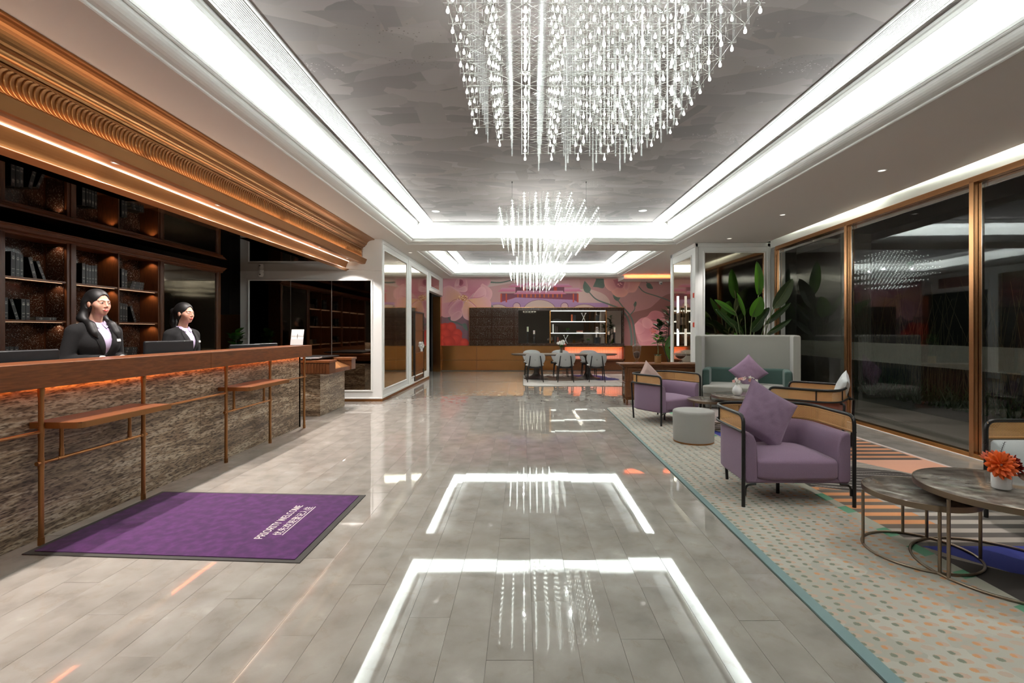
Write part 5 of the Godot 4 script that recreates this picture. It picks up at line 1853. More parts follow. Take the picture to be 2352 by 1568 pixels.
func make_armchair(label: String, m: Material) -> Node3D:
	var t := thing("armchair", label, "armchair", Vector3.ZERO, 0.0, "cane armchairs of the lounge")
	var W := 0.433
	var Fz := 0.325
	var Bz := -0.375
	var top := 0.720
	var low := 0.590
	# bent black frame: post, arm, back, arm, post
	var pts := [Vector3(-W, 0, Fz), Vector3(-W, top, Fz), Vector3(-W, top, Bz), Vector3(W, top, Bz), Vector3(W, top, Fz), Vector3(W, 0, Fz)]
	var path := [pts[0]]
	path.append_array(rounded([pts[0], pts[1], pts[2]], 0.075, 6).slice(1, -1))
	path.append_array(rounded([Vector3(-W, top, Fz - 0.1), pts[2], pts[3], Vector3(W, top, Fz - 0.1)], 0.26, 10).slice(1, -1))
	path.append_array(rounded([pts[3], pts[4], pts[5]], 0.075, 6).slice(1))
	part("frame", Geo.new().tube(path, 0.0145, 10), M.black_paint, t)
	var ring := [Vector3(-W - 0.008, low, Fz)]
	ring.append_array(rounded([Vector3(-W - 0.008, low, Fz), Vector3(-W - 0.008, low, Bz - 0.008), Vector3(W + 0.008, low, Bz - 0.008), Vector3(W + 0.008, low, Fz)], 0.26, 10).slice(1))
	part("lower_rail", Geo.new().tube(ring, 0.0115, 8), M.black_paint, t)
	var posts := Geo.new()
	for s in [-1.0, 1.0]:
		for z in [-0.05]:
			posts.tube([Vector3(s * W, low, z - 0.12), Vector3(s * W, top, z - 0.12)], 0.007, 8)
		posts.tube([Vector3(s * 0.17, low, Bz), Vector3(s * 0.17, top, Bz)], 0.007, 8)
	part("uprights", posts, M.black_paint, t)
	# cane between the two rails
	var cane_path := rounded([Vector3(-W + 0.006, 0, Fz - 0.005), Vector3(-W + 0.006, 0, Bz + 0.006), Vector3(W - 0.006, 0, Bz + 0.006), Vector3(W - 0.006, 0, Fz - 0.005)], 0.255, 14)
	part("cane_panel", cane(cane_path, low - 0.005, top - 0.012), M.cane, t, "stuff")
	var rim := Geo.new()
	for y in [low + 0.008, top - 0.02]:
		var q := []
		for p in cane_path:
			q.append(p + Vector3(0, y, 0))
		rim.tube(q, 0.005, 6)
	part("cane_edge", rim, M.cane, t)
	for s in [-1.0, 1.0]:
		var lg: Array = rounded([Vector3(s * 0.25, low - 0.02, Bz + 0.0), Vector3(s * 0.30, low - 0.02, Bz - 0.04), Vector3(s * 0.275, 0, Bz - 0.012)], 0.05, 6)
		part("leg", Geo.new().tube(lg, 0.0135, 10), M.black_paint, t)
	part("leg", Geo.new().tube([Vector3(0, 0, 0.0), Vector3(0, 0.18, 0.0)], 0.0145, 10), M.black_paint, t)
	for s in [-1.0, 1.0]:
		part("bracket", Geo.new().tube(rounded([Vector3(s * 0.33, 0.176, Fz - 0.01), Vector3(s * 0.412, 0.170, Fz - 0.01), Vector3(s * 0.414, 0.085, Fz - 0.01)], 0.09, 8), 0.009, 8), M.black_paint, t)
	# upholstered shell and cushion
	var sp := rounded([Vector3(-W + 0.018, 0, Fz - 0.03), Vector3(-W + 0.018, 0, Bz + 0.02), Vector3(W - 0.018, 0, Bz + 0.02), Vector3(W - 0.018, 0, Fz - 0.03)], 0.24, 12)
	var sec := [Vector2(0.0, 0.20), Vector2(0.018, 0.178), Vector2(0.085, 0.178), Vector2(0.10, 0.20), Vector2(0.102, 0.42), Vector2(0.095, 0.50), Vector2(0.072, 0.555), Vector2(0.04, 0.578), Vector2(0.012, 0.582), Vector2(0.0, 0.57)]
	part("shell", sweep(sp, sec, -1.0, 0.018), m, t)
	var base := Geo.new()
	base.bbox(Vector3(0, 0.20, -0.01), Vector3(0.70, 0.044, 0.64), 0.015)
	part("seat_base", base, m, t)
	var cu := soft_box(Vector3(0.665, 0.175, 0.62), 0.28, 0.22, 0.045)
	for i in cu.v.size():
		cu.v[i] += Vector3(0, 0.288, 0.03)
	part("seat_cushion", cu, m, t)
	return t


func cane(path: Array, y0: float, y1: float) -> Geo:
	var g := Geo.new()
	# even steps along the path
	var step := 0.0108
	var dense := []
	var left := 0.0
	for i in path.size() - 1:
		var l: float = path[i].distance_to(path[i + 1])
		var s := left
		while s < l:
			dense.append([path[i].lerp(path[i + 1], s / l), (path[i + 1] - path[i]).normalized()])
			s += step
		left = s - l
	var hw := 0.0030
	for k in dense.size():
		var p: Vector3 = dense[k][0]
		var t: Vector3 = dense[k][1]
		var o := Vector3(t.z, 0, -t.x)
		g.quad(p - t * hw + Vector3(0, y0, 0), p + t * hw + Vector3(0, y0, 0), p + t * hw + Vector3(0, y1, 0), p - t * hw + Vector3(0, y1, 0), o)
		if k % 2 == 0 and k < dense.size() - 14:
			for up in [1, -1]:
				var q: Vector3 = dense[k + 12][0]
				var a := p + o * 0.0008 + Vector3(0, y0 if up > 0 else y1, 0)
				var b := q + o * 0.0008 + Vector3(0, y1 if up > 0 else y0, 0)
				var d := Vector3(0, 0.0016, 0)
				g.quad(a - d, b - d, b + d, a + d, o)
	var rows := int((y1 - y0) / step)
	for j in rows + 1:
		var y := y0 + (j + 0.5) * step
		for k in dense.size() - 1:
			var p: Vector3 = dense[k][0]
			var q: Vector3 = dense[k + 1][0]
			var t: Vector3 = dense[k][1]
			var o := Vector3(t.z, 0, -t.x)
			g.quad(p + Vector3(0, y - hw, 0) + o * 0.0006, q + Vector3(0, y - hw, 0) + o * 0.0006, q + Vector3(0, y + hw, 0) + o * 0.0006, p + Vector3(0, y + hw, 0) + o * 0.0006, o)
	return g


func cushion(label: String, m: Material, w: float, h: float, t: float, at: Vector3, b: Basis, seed_ := 1) -> void:
	var o := thing("cushion", label, "cushion", at)
	o.transform = Transform3D(b, at)
	part("cover", pillow_shape(w, h, t, seed_), m, o)
	part("piping", piping(w, h), m, o)


func round_table(label: String, x: float, d: float, top: float, r: float, rr: float, turn: float) -> void:
	var t := thing("coffee_table", label, "table", P(x, 0.010, d), turn, "round stone topped coffee tables")
	var y := top - 0.010
	part("top", Geo.new().lathe([Vector2(0, y - 0.004), Vector2(r - 0.006, y - 0.004), Vector2(r - 0.006, y), Vector2(r - 0.007, y + 0.0005), Vector2(0, y + 0.0005)], 64), M.table_marble, t)
	part("rim", Geo.new().lathe([Vector2(0, y - 0.034), Vector2(r - 0.002, y - 0.034), Vector2(r, y - 0.032), Vector2(r, y + 0.0), Vector2(r - 0.002, y + 0.001), Vector2(r - 0.006, y + 0.0008), Vector2(r - 0.006, y - 0.004)], 64), M.bronze, t)
	var p := []
	for k in 64:
		var a := TAU * k / 64.0
		p.append(Vector3(cos(a) * rr, 0.008, sin(a) * rr))
	part("base_ring", Geo.new().tube(p, 0.008, 8, true), M.bronze, t)
	for k in 4:
		var a := TAU * k / 4.0
		var q := Vector3(cos(a) * rr, 0, sin(a) * rr)
		part("leg", Geo.new().tube([q + Vector3(0, 0.006, 0), q + Vector3(0, y - 0.033, 0)], 0.009, 10), M.bronze, t)


func build_lounge() -> void:
	M["cane"] = mat("cane", Color8(206, 158, 100), 0.55)
	M.cane.backlight_enabled = true
	M.cane.backlight = Color(0.3, 0.22, 0.12)
	var a := make_armchair("purple cane-backed armchair with black bent frame facing the camera, nearest to it", M.purple_cloth)
	a.position = P(2.177, 0.010, 4.135)
	a.rotation.y = deg_to_rad(-1.0)
	var b := copy(a, P(2.20, 0.010, 7.53), 32.0, "purple cane-backed armchair turned sideways in front of the wooden sideboard, pink cushion in it")
	var c := make_armchair("cane-backed armchair with rust upholstery seen from behind, beside the window", M.rust_cloth)
	c.position = P(3.46, 0.010, 5.86)
	c.rotation.y = deg_to_rad(227.0)
	var e := make_armchair("pale grey cane-backed armchair cut off by the right edge of the picture", M.pale_cloth)
	e.position = P(3.775, 0.010, 3.17)
	e.rotation.y = deg_to_rad(-90.0)
	# cushions
	cushion("purple cushion standing on its corner in the nearest armchair", M.purple_cloth, 0.46, 0.46, 0.15, P(2.10, 0.672, 4.20), Basis(Vector3.UP, 0.12) * Basis(Vector3.RIGHT, deg_to_rad(-15)) * Basis(Vector3.BACK, deg_to_rad(-33)), 3)
	cushion("pale pink cushion leaning in the sideways purple armchair", M.pink_cloth, 0.42, 0.42, 0.13, P(2.0, 0.635, 7.66), Basis(Vector3.UP, deg_to_rad(34)) * Basis(Vector3.RIGHT, deg_to_rad(-14)) * Basis(Vector3.BACK, deg_to_rad(45)), 5)
	cushion("light grey cushion leaning in the rust armchair by the window", M.pale_cloth, 0.42, 0.42, 0.13, P(3.83, 0.665, 5.83), Basis(Vector3.UP, deg_to_rad(62)) * Basis(Vector3.RIGHT, deg_to_rad(16)) * Basis(Vector3.BACK, deg_to_rad(14)), 7)
	# high-backed sofa
	var s := thing("highback_sofa", "grey high-backed sofa with wings and a green inner back before the mirror pier", "sofa", P(4.03, 0.010, 8.75), -25.0)
	var o := rounded([Vector3(-0.83, 0, 0.40), Vector3(-0.83, 0, -0.42), Vector3(0.83, 0, -0.42), Vector3(0.83, 0, 0.40)], 0.14, 8)
	var sec := []
	for q in rounded([Vector2(0.0, 0.08), Vector2(0.11, 0.08), Vector2(0.11, 1.31), Vector2(0.0, 1.31)], 0.04, 4, true):
		sec.append(q)
	part("shell", sweep(o, sec, -1.0, 0.02), M.sofa_cloth, s)
	var ip := rounded([Vector3(-0.715, 0, 0.30), Vector3(-0.715, 0, -0.305), Vector3(0.715, 0, -0.305), Vector3(0.715, 0, 0.30)], 0.10, 6)
	part("inner_back", sweep(ip, rounded([Vector2(0.0, 0.36), Vector2(0.12, 0.36), Vector2(0.12, 0.70), Vector2(0.0, 0.70)], 0.045, 5, true), -1.0, 0.03), M.green_cloth, s)
	part("seat_base", Geo.new().bbox(Vector3(0, 0.19, 0.05), Vector3(1.42, 0.22, 0.74), 0.03), M.sofa_cloth, s)
	var cu := soft_box(Vector3(1.42, 0.16, 0.80), 0.25, 0.16, 0.02)
	for i in cu.v.size():
		cu.v[i] += Vector3(0, 0.34, 0.09 + 0.05 * (1.0 - pow(cu.v[i].x / 0.75, 2.0)) * float(cu.v[i].z > 0))
	part("seat_cushion", cu, M.sofa_cloth, s)
	for sx in [-0.74, 0.74]:
		for sz in [-0.34, 0.34]:
			part("leg", Geo.new().lathe([Vector2(0.0, 0.0), Vector2(0.014, 0.0), Vector2(0.02, 0.085), Vector2(0.0, 0.085)], 10, Vector3(sx, 0, sz)), M.black_paint, s)
	cushion("purple cushion standing on its corner on the grey high-backed sofa", M.purple_cloth, 0.46, 0.46, 0.13, P(4.03, 0.66, 8.66), Basis(Vector3.UP, deg_to_rad(-20)) * Basis(Vector3.RIGHT, deg_to_rad(-16)) * Basis(Vector3.BACK, deg_to_rad(42)), 9)
	# stool
	var st := thing("stool", "round light grey upholstered stool with a copper foot ring", "stool", P(2.14, 0.010, 6.08))
	var pr := [Vector2(0, 0.02), Vector2(0.245, 0.02)]
	pr.append_array(rounded([Vector2(0.248, 0.02), Vector2(0.252, 0.395), Vector2(0.0, 0.402)], 0.035, 6).slice(1))
	part("body", Geo.new().lathe(pr, 48), M.grey_cloth, st)
	part("seam", Geo.new().tube(disc(0.251, 48).map(func(q): return Vector3(q.x, 0.355, q.y)), 0.0025, 5, true), M.grey_cloth, st)
	part("foot_ring", Geo.new().lathe([Vector2(0.0, 0.0), Vector2(0.243, 0.0), Vector2(0.245, 0.002), Vector2(0.245, 0.02), Vector2(0.0, 0.02)], 48), M.copper_satin, st)
	# coffee tables, in pairs
	round_table("small low coffee table with grey stone top in the foreground, tucked under the larger one", 2.484, 3.03, 0.40, 0.30, 0.298, 158.0)
	round_table("larger coffee table with grey stone top in the foreground, bearing the orange flowers", 2.79, 2.80, 0.49, 0.42, 0.43, 194.0)
	round_table("small low coffee table behind the stool, tucked under its larger neighbour", 2.71, 7.05, 0.40, 0.30, 0.295, 25.0)
	round_table("larger coffee table before the high-backed sofa, bearing the ribbed vase", 3.09, 6.80, 0.49, 0.42, 0.43, 60.0)
	# orange flowers in a white pot
	var f := thing("flower_pot", "small white pot on the foreground table with a big orange dahlia bunch", "flower pot", P(2.73, 0.5015, 2.76))
	part("pot", Geo.new().lathe([Vector2(0, 0), Vector2(0.040, 0.0), Vector2(0.044, 0.006), Vector2(0.045, 0.075), Vector2(0.043, 0.082), Vector2(0.040, 0.080), Vector2(0.039, 0.07), Vector2(0, 0.07)], 32), M.ceramic, f)
	dahlia(f, "flower", Vector3(-0.03, 0.140, 0.03), Vector3(-0.25, 0.35, 0.9), 0.085, M.orange_petal)
	dahlia(f, "flower", Vector3(0.055, 0.135, 0.02), Vector3(0.75, 0.35, 0.6), 0.07, M.red_petal)
	dahlia(f, "flower", Vector3(-0.01, 0.165, -0.03), Vector3(-0.1, 0.9, 0.1), 0.068, mat("rust_petal", Color8(176, 72, 34), 0.6))
	for k in 2:
		var tw := Geo.new()
		var bs := Vector3(-0.03 + 0.05 * k, 0.17, -0.03)
		var ti := bs + Vector3(-0.035 + 0.075 * k, 0.085, -0.01)
		tw.tube([bs, bs.lerp(ti, 0.5) + Vector3(0, 0.008, 0), ti], 0.0014, 5)
		for j in 12:
			var q := bs.lerp(ti, 0.25 + 0.062 * j)
			tw.tube([q, q + Vector3(0.011 * (1 if j % 2 else -1), 0.004, 0)], 0.0009, 4)
		part("twig", tw, M.dark_wood, f)
	part("leaf", leaf_shape(Vector3(0.05, 0.09, 0.04), Vector3(0.10, 0.06, 0.07), 0.045, Vector3(0, 0.4, 1)), mat("brown_leaf", Color8(112, 74, 44), 0.5), f)
	# orchid spray in a ribbed white vase
	var v := thing("vase", "ribbed white vase with a curved spray of pink and white blossoms", "vase", P(3.0, 0.5015, 6.78))
	var vp := [Vector2(0, 0), Vector2(0.045, 0.0), Vector2(0.062, 0.025), Vector2(0.066, 0.055), Vector2(0.056, 0.095), Vector2(0.034, 0.118), Vector2(0.030, 0.135), Vector2(0.026, 0.133), Vector2(0.028, 0.118), Vector2(0.0, 0.11)]
	var vg := Geo.new().lathe(vp, 72)
	for i in vg.v.size():
		var an := atan2(vg.v[i].z, vg.v[i].x)
		var k := 1.0 + 0.035 * cos(an * 18.0)
		vg.v[i] = Vector3(vg.v[i].x * k, vg.v[i].y, vg.v[i].z * k)
	part("body", vg, M.ceramic, v)
	var spray := line([Vector3(0, 0.12, 0), Vector3(0.0, 0.18, 0), Vector3(0.09, 0.235, 0), Vector3(0.20, 0.225, 0), Vector3(0.26, 0.17, 0)], 6)
	part("stem", Geo.new().tube(spray, 0.003, 6), M.stalk, v)
	var r := RandomNumberGenerator.new()
	r.seed = 6
	for k in 15:
		var at: Vector3 = spray[6 + k] + Vector3(r.randfn(0, 0.018), r.randfn(0, 0.018), r.randfn(0, 0.016))
		part("blossom", blossom(at, 0.026, r), M.white_petal if k % 4 == 3 or k < 2 or k > 12 else M.pink_petal, v)
	part("blossom", blossom(Vector3(-0.05, 0.19, 0.0), 0.026, r), M.pink_petal, v)
	part("blossom", blossom(Vector3(-0.02, 0.22, 0.0), 0.026, r), M.white_petal, v)


func blossom(at: Vector3, s: float, r: RandomNumberGenerator) -> Geo:
	var g := Geo.new()
	var b := Basis(Vector3(r.randfn(0, 1), r.randfn(0, 1), r.randfn(0, 1)).normalized(), r.randf() * 1.2)
	for k in 5:
		var d := b * Vector3(cos(TAU * k / 5), sin(TAU * k / 5), 0.25)
		g.join(leaf_shape(at, at + d * s, s * 0.9, b * Vector3(0, 0, 1), 3))
	return g


# a blade from base to tip, widest a little below the middle, folded along its rib
func leaf_shape(base: Vector3, tip: Vector3, width: float, up: Vector3, n := 10, fold := 0.15, droop := 0.0) -> Geo:
	var g := Geo.new()
	var d := tip - base
	var l := d.length()
	var side := d.cross(up).normalized()
	var nn := side.cross(d).normalized()
	return g.grid(6, n, func(u, v):
		var x: float = 2.0 * u - 1.0
		var w := width / 2.0 * pow(maxf(0.0, sin(PI * pow(v, 0.86))), 0.62)
		return base + d * v + side * x * w + nn * (absf(x) * w * fold * 2.0 - droop * l * v * v))


func dahlia(owner: Node3D, called: String, at: Vector3, towards: Vector3, r: float, m: Material) -> void:
	var g := Geo.new()
	var z := towards.normalized()
	var x := Vector3.UP.cross(z).normalized()
	var b := Basis(x, z.cross(x), z)
	for ring in 4:
		var k := [5, 8, 11, 13][ring] as int
		var tilt: float = [1.25, 0.85, 0.45, 0.05][ring]
		var l: float = r * [0.45, 0.7, 0.9, 1.0][ring]
		for i in k:
			var a := TAU * (i + 0.5 * (ring % 2)) / k
			var d := b * Vector3(cos(a) * cos(tilt), sin(a) * cos(tilt), sin(tilt))
			g.join(leaf_shape(at + d * r * 0.08, at + d * l, l * 0.42, b * Vector3(-cos(a) * sin(tilt), -sin(a) * sin(tilt), cos(tilt)), 6, -0.3))
	part(called, g, m, owner)
# ---- dining group
func build_dining() -> void:
	var t := thing("dining_table", "long dark dining table with rounded ends on two trumpet feet", "table", P(1.18, 0.010, 14.02))
	var o := []
	for k in 48:
		var a := TAU * k / 48.0
		o.append(Vector2(signf(cos(a)) * pow(absf(cos(a)), 0.55) * 1.53, signf(sin(a)) * pow(absf(sin(a)), 0.75) * 0.44))
	part("top", plan(o, 0.695, 0.722), M.table_wood, t)
	var u := []
	for q in o:
		u.append(q * 0.97)
	part("underside", plan(u, 0.680, 0.696), M.dark_wood, t)
	for x in [-0.80, 0.69]:
		var pr := line([Vector2(0.365, 0.008), Vector2(0.345, 0.022), Vector2(0.22, 0.055), Vector2(0.12, 0.115), Vector2(0.075, 0.22), Vector2(0.070, 0.50), Vector2(0.10, 0.62), Vector2(0.20, 0.682)], 4)
		part("pedestal", Geo.new().lathe([Vector2(0, 0), Vector2(0.365, 0.0)] + pr, 40, Vector3(x, 0, 0)), M.dark_wood, t)
	var c := thing("dining_chair", "", "chair", Vector3.ZERO, 0.0, "grey dining chairs at the long table")
	var st := soft_box(Vector3(0.50, 0.065, 0.48), 0.6, 0.75, 0.0, 32, 12)
	for i in st.v.size():
		st.v[i] += Vector3(0, 0.445, 0.02)
	part("seat", st, M.chair_cloth, c)
	# a shell-shaped back, wide at the top, seen curved from above
	var bk := Geo.new()
	for side in [1.0, -1.0]:
		bk.grid(20, 18, func(uu, v):
			var a: float = -TAU * uu
			var r: float = sin(v * PI / 2)
			var px := signf(cos(a)) * pow(absf(cos(a)), 0.72) * 0.275 * r
			var py := signf(sin(a)) * pow(absf(sin(a)), 0.72) * 0.195 * r
			px *= 1.0 + 0.10 * (py / 0.195) - 0.10 * maxf(0.0, -py / 0.195)
			var th := 0.022 * pow(maxf(0.0, 1.0 - r * r), 0.5)
			return Vector3(px, 0.60 + py, -0.235 + 0.9 * px * px - 0.14 * py + side * th), side > 0.0, true)
	part("backrest", bk, M.chair_cloth, c)
	for s in [-1.0, 1.0]:
		part("leg", Geo.new().tube([Vector3(s * 0.215, 0, -0.31), Vector3(s * 0.175, 0.42, -0.262), Vector3(s * 0.135, 0.71, -0.284)], [0.011, 0.018, 0.012], 8), M.black_paint, c)
		part("leg", Geo.new().tube([Vector3(s * 0.215, 0, 0.235), Vector3(s * 0.19, 0.42, 0.19)], [0.011, 0.018], 8), M.black_paint, c)
	var ap := Geo.new()
	ap.bbox(Vector3(0, 0.385, -0.262), Vector3(0.34, 0.035, 0.022), 0.006)
	ap.bbox(Vector3(0, 0.385, 0.19), Vector3(0.36, 0.04, 0.022), 0.006)
	for s in [-1.0, 1.0]:
		ap.bbox(Vector3(s * 0.18, 0.385, -0.035), Vector3(0.022, 0.035, 0.45), 0.006)
	part("apron", ap, M.black_paint, c)
	var n := 0
	for row in [[13.30, 180.0, "turned away from the camera", [0.315, 1.145, 2.0]], [14.68, 0.0, "facing the camera from behind the table", [0.26, 1.13, 1.99]]]:
		for k in 3:
			var lab: String = "grey upholstered dining chair %s, %s of its row" % [row[2], ["left end", "middle", "right end"][k]]
			var o2: Node3D = c if n == 0 else copy(c, Vector3.ZERO, 0.0)
			o2.position = P(row[3][k], 0.010, row[0])
			o2.rotation.y = deg_to_rad(row[1] + [2.0, -1.0, -3.0][k])
			o2.set_meta("label", lab)
			n += 1
	# vase with white flowers on the table
	var v := thing("flower_vase", "glass vase of white roses with one coral bloom on the dining table", "vase", P(1.10, 0.7325, 14.0))
	part("glass_body", Geo.new().lathe([Vector2(0, 0.0), Vector2(0.042, 0.0), Vector2(0.045, 0.02), Vector2(0.052, 0.17), Vector2(0.049, 0.17), Vector2(0.042, 0.02), Vector2(0, 0.015)], 24), M.clear_glass, v)
	var sm := Geo.new()
	for k in 9:
		var a := TAU * k / 9
		sm.tube([Vector3(cos(a) * 0.02, 0.02, sin(a) * 0.02), Vector3(cos(a + 1.5) * 0.04, 0.20, sin(a + 1.5) * 0.04)], 0.004, 5)
	part("stems", sm, M.leaf_dark, v)
	var lv := Geo.new()
	for k in 10:
		var a := TAU * k / 10
		lv.join(leaf_shape(Vector3(0, 0.18, 0), Vector3(cos(a) * 0.09, 0.22 + 0.03 * (k % 3), sin(a) * 0.09), 0.05, Vector3.UP, 5))
	part("leaves", lv, M.leaf, v)
	for q in [[-0.085, 0.30, 0.02], [-0.03, 0.33, 0.05], [-0.06, 0.29, 0.06], [0.0, 0.28, 0.07], [0.045, 0.36, 0.0], [0.02, 0.27, -0.05], [0.06, 0.29, 0.05]]:
		rose(v, Vector3(q[0], q[1], q[2]), 0.052, M.white_petal)
	rose(v, Vector3(0.10, 0.26, 0.03), 0.045, mat("coral_petal", Color8(236, 132, 96), 0.6))


func rose(owner: Node3D, at: Vector3, r: float, m: Material) -> void:
	var g := Geo.new()
	for ring in 3:
		var k := [3, 5, 7][ring] as int
		for i in k:
			var a := TAU * (i + 0.5 * ring) / k
			var tilt: float = [1.2, 0.75, 0.2][ring]
			var d := Vector3(cos(a) * cos(tilt), sin(tilt), sin(a) * cos(tilt))
			g.join(leaf_shape(at - Vector3(0, r * 0.3, 0), at + d * r, r * 1.1, Vector3(-cos(a) * sin(tilt), cos(tilt), -sin(a) * sin(tilt)), 5, -0.4))
	part("blossom", g, m, owner)


# ---- wooden sideboard and what stands on it
func build_sideboard() -> void:
	var t := thing("sideboard", "low honey wood sideboard with glazed end doors standing behind the sideways armchair", "sideboard")
	part("top", block(1.80, 3.34, 0.755, 0.787, 8.98, 9.42, 0.006), M.oak, t)
	part("top_moulding", block(1.86, 3.30, 0.72, 0.757, 9.01, 9.39, 0.01), M.oak, t)
	part("body", block(1.92, 3.26, 0.12, 0.72, 9.06, 9.36, 0.004), M.oak, t)
	for i in 2:
		var g := Geo.new()
		g.xf = Transform3D(Basis(), P(0, 0, 9.06))
		g.frame(1.99 + 0.64 * i, 0.20, 2.53 + 0.64 * i, 0.66, [Vector2(0, -0.004), Vector2(0, 0.006), Vector2(0.012, 0.014), Vector2(0.035, 0.014), Vector2(0.038, 0.0)])
		part("door_frame", g, M.oak, t)
	var e := Geo.new()
	e.xf = Transform3D(Basis(Vector3(0, 0, 1), Vector3(0, 1, 0), Vector3(-1, 0, 0)), Vector3(1.92, 0, 0))
	e.frame(-9.31, 0.46, -9.11, 0.68, [Vector2(0, -0.004), Vector2(0, 0.008), Vector2(0.02, 0.012), Vector2(0.03, 0.0)])
	e.frame(-9.31, 0.17, -9.11, 0.40, [Vector2(0, -0.004), Vector2(0, 0.008), Vector2(0.02, 0.012), Vector2(0.03, 0.0)])
	var fr := part("end_door", e, M.oak, t)
	for y in [[0.46, 0.68], [0.17, 0.40]]:
		part("glass_pane", block(1.916, 1.922, y[0], y[1], 9.11, 9.31), mat("cabinet_glass", Color8(70, 72, 70), 0.08) if not M.has("cabinet_glass") else M.cabinet_glass, fr)
	for x in [1.95, 3.22]:
		for d in [9.09, 9.33]:
			part("leg", Geo.new().lathe(line([Vector2(0.012, 0.0), Vector2(0.016, 0.02), Vector2(0.022, 0.06), Vector2(0.018, 0.075), Vector2(0.026, 0.10), Vector2(0.026, 0.13)], 3), 14, P(x, 0, d)), M.oak, t)
	part("back_rail", block(1.92, 3.26, 0.10, 0.14, 9.06, 9.36, 0.004), M.oak, t)
	# jars and pot
	var y := 0.7875
	var j := thing("candy_jar", "tall lidded glass jar with a pointed lid on the left of the sideboard", "jar", P(2.16, y, 9.2))
	var pr := line([Vector2(0.062, 0.0), Vector2(0.05, 0.012), Vector2(0.018, 0.03), Vector2(0.022, 0.06), Vector2(0.040, 0.085), Vector2(0.062, 0.14), Vector2(0.078, 0.24), Vector2(0.072, 0.30)], 4)
	part("glass_body", Geo.new().lathe([Vector2(0, 0.0)] + pr, 32), M.clear_glass, j)
	part("glass_lid", Geo.new().lathe(line([Vector2(0.085, 0.302), Vector2(0.082, 0.315), Vector2(0.045, 0.35), Vector2(0.018, 0.368), Vector2(0.012, 0.385), Vector2(0.020, 0.40), Vector2(0.010, 0.42), Vector2(0.0, 0.425)], 4), 32), M.clear_glass, j)
	part("filling", Geo.new().lathe(line([Vector2(0, 0.09), Vector2(0.030, 0.095), Vector2(0.050, 0.14), Vector2(0.058, 0.19), Vector2(0.03, 0.22), Vector2(0, 0.225)], 3), 20), M.potpourri, j)
	var b := thing("candy_jar", "round lidded glass bowl jar on a foot at the right of the sideboard", "jar", P(2.99, y, 9.2))
	part("glass_body", Geo.new().lathe([Vector2(0, 0)] + line([Vector2(0.055, 0.0), Vector2(0.045, 0.01), Vector2(0.014, 0.025), Vector2(0.014, 0.055), Vector2(0.06, 0.085), Vector2(0.105, 0.13), Vector2(0.11, 0.155), Vector2(0.09, 0.19)], 4), 36), M.clear_glass, b)
	part("glass_lid", Geo.new().lathe(line([Vector2(0.095, 0.192), Vector2(0.08, 0.21), Vector2(0.04, 0.225), Vector2(0.014, 0.235), Vector2(0.020, 0.25), Vector2(0.008, 0.268), Vector2(0.0, 0.27)], 4), 32), M.clear_glass, b)
	part("filling", Geo.new().lathe(line([Vector2(0, 0.075), Vector2(0.05, 0.088), Vector2(0.095, 0.13), Vector2(0.07, 0.15), Vector2(0, 0.155)], 3), 24), M.potpourri, b)
	var p := thing("potted_plant", "small leafy plant on a bare stem in a brass pot on the sideboard", "plant", P(2.56, y, 9.2))
	part("pot", Geo.new().lathe([Vector2(0, 0.0), Vector2(0.060, 0.0), Vector2(0.062, 0.003), Vector2(0.062, 0.135), Vector2(0.058, 0.137), Vector2(0.056, 0.12), Vector2(0, 0.118)], 32), mat("satin_brass", Color8(190, 160, 112), 0.35, 1.0), p)
	var stem := line([Vector3(0, 0.11, 0), Vector3(0.01, 0.24, 0), Vector3(-0.01, 0.36, 0.01), Vector3(0.0, 0.44, 0)], 4)
	part("stem", Geo.new().tube(stem, 0.008, 7), M.stalk, p)
	var r := RandomNumberGenerator.new()
	r.seed = 12
	for k in 34:
		var a := r.randf() * TAU
		var h := r.randf_range(0.36, 0.50)
		var q := Vector3(cos(a) * 0.02, h, sin(a) * 0.02)
		var d := Vector3(cos(a), r.randf_range(-0.1, 0.8), sin(a)).normalized()
		part("leaf", leaf_shape(q, q + d * r.randf_range(0.09, 0.15), 0.055, Vector3.UP, 5, 0.2, 0.12), M.leaf if k % 3 else M.leaf_grey, p)
	var low := Geo.new()
	for k in 14:
		var a := r.randf() * TAU
		var d := Vector3(cos(a), 0.5, sin(a)).normalized()
		low.join(leaf_shape(Vector3(0, 0.12, 0), Vector3(0, 0.12, 0) + d * 0.09, 0.03, Vector3.UP, 4))
	part("low_leaves", low, M.leaf_dark, p)


# ---- plants on the floor
func big_leaf(owner: Node3D, foot: Vector3, base: Vector3, tip: Vector3, w: float, m: Material, face_to: Vector3, droop := 0.05) -> void:
	# foot, base and tip are in the owner's own axes
	part("stem", Geo.new().tube(line([foot, foot.lerp(base, 0.5) + Vector3(0, 0.06, 0), base, base.lerp(tip, 0.3)], 6), 0.008, 7), M.stalk, owner)
	var lf := part("leaf", leaf_shape(base, tip, w, face_to, 18, 0.16, droop), m, owner)
	part("midrib", Geo.new().tube([base, base.lerp(tip, 0.5) + face_to * 0.003, base.lerp(tip, 0.92)], [0.005, 0.003, 0.001], 6), M.stalk, lf)


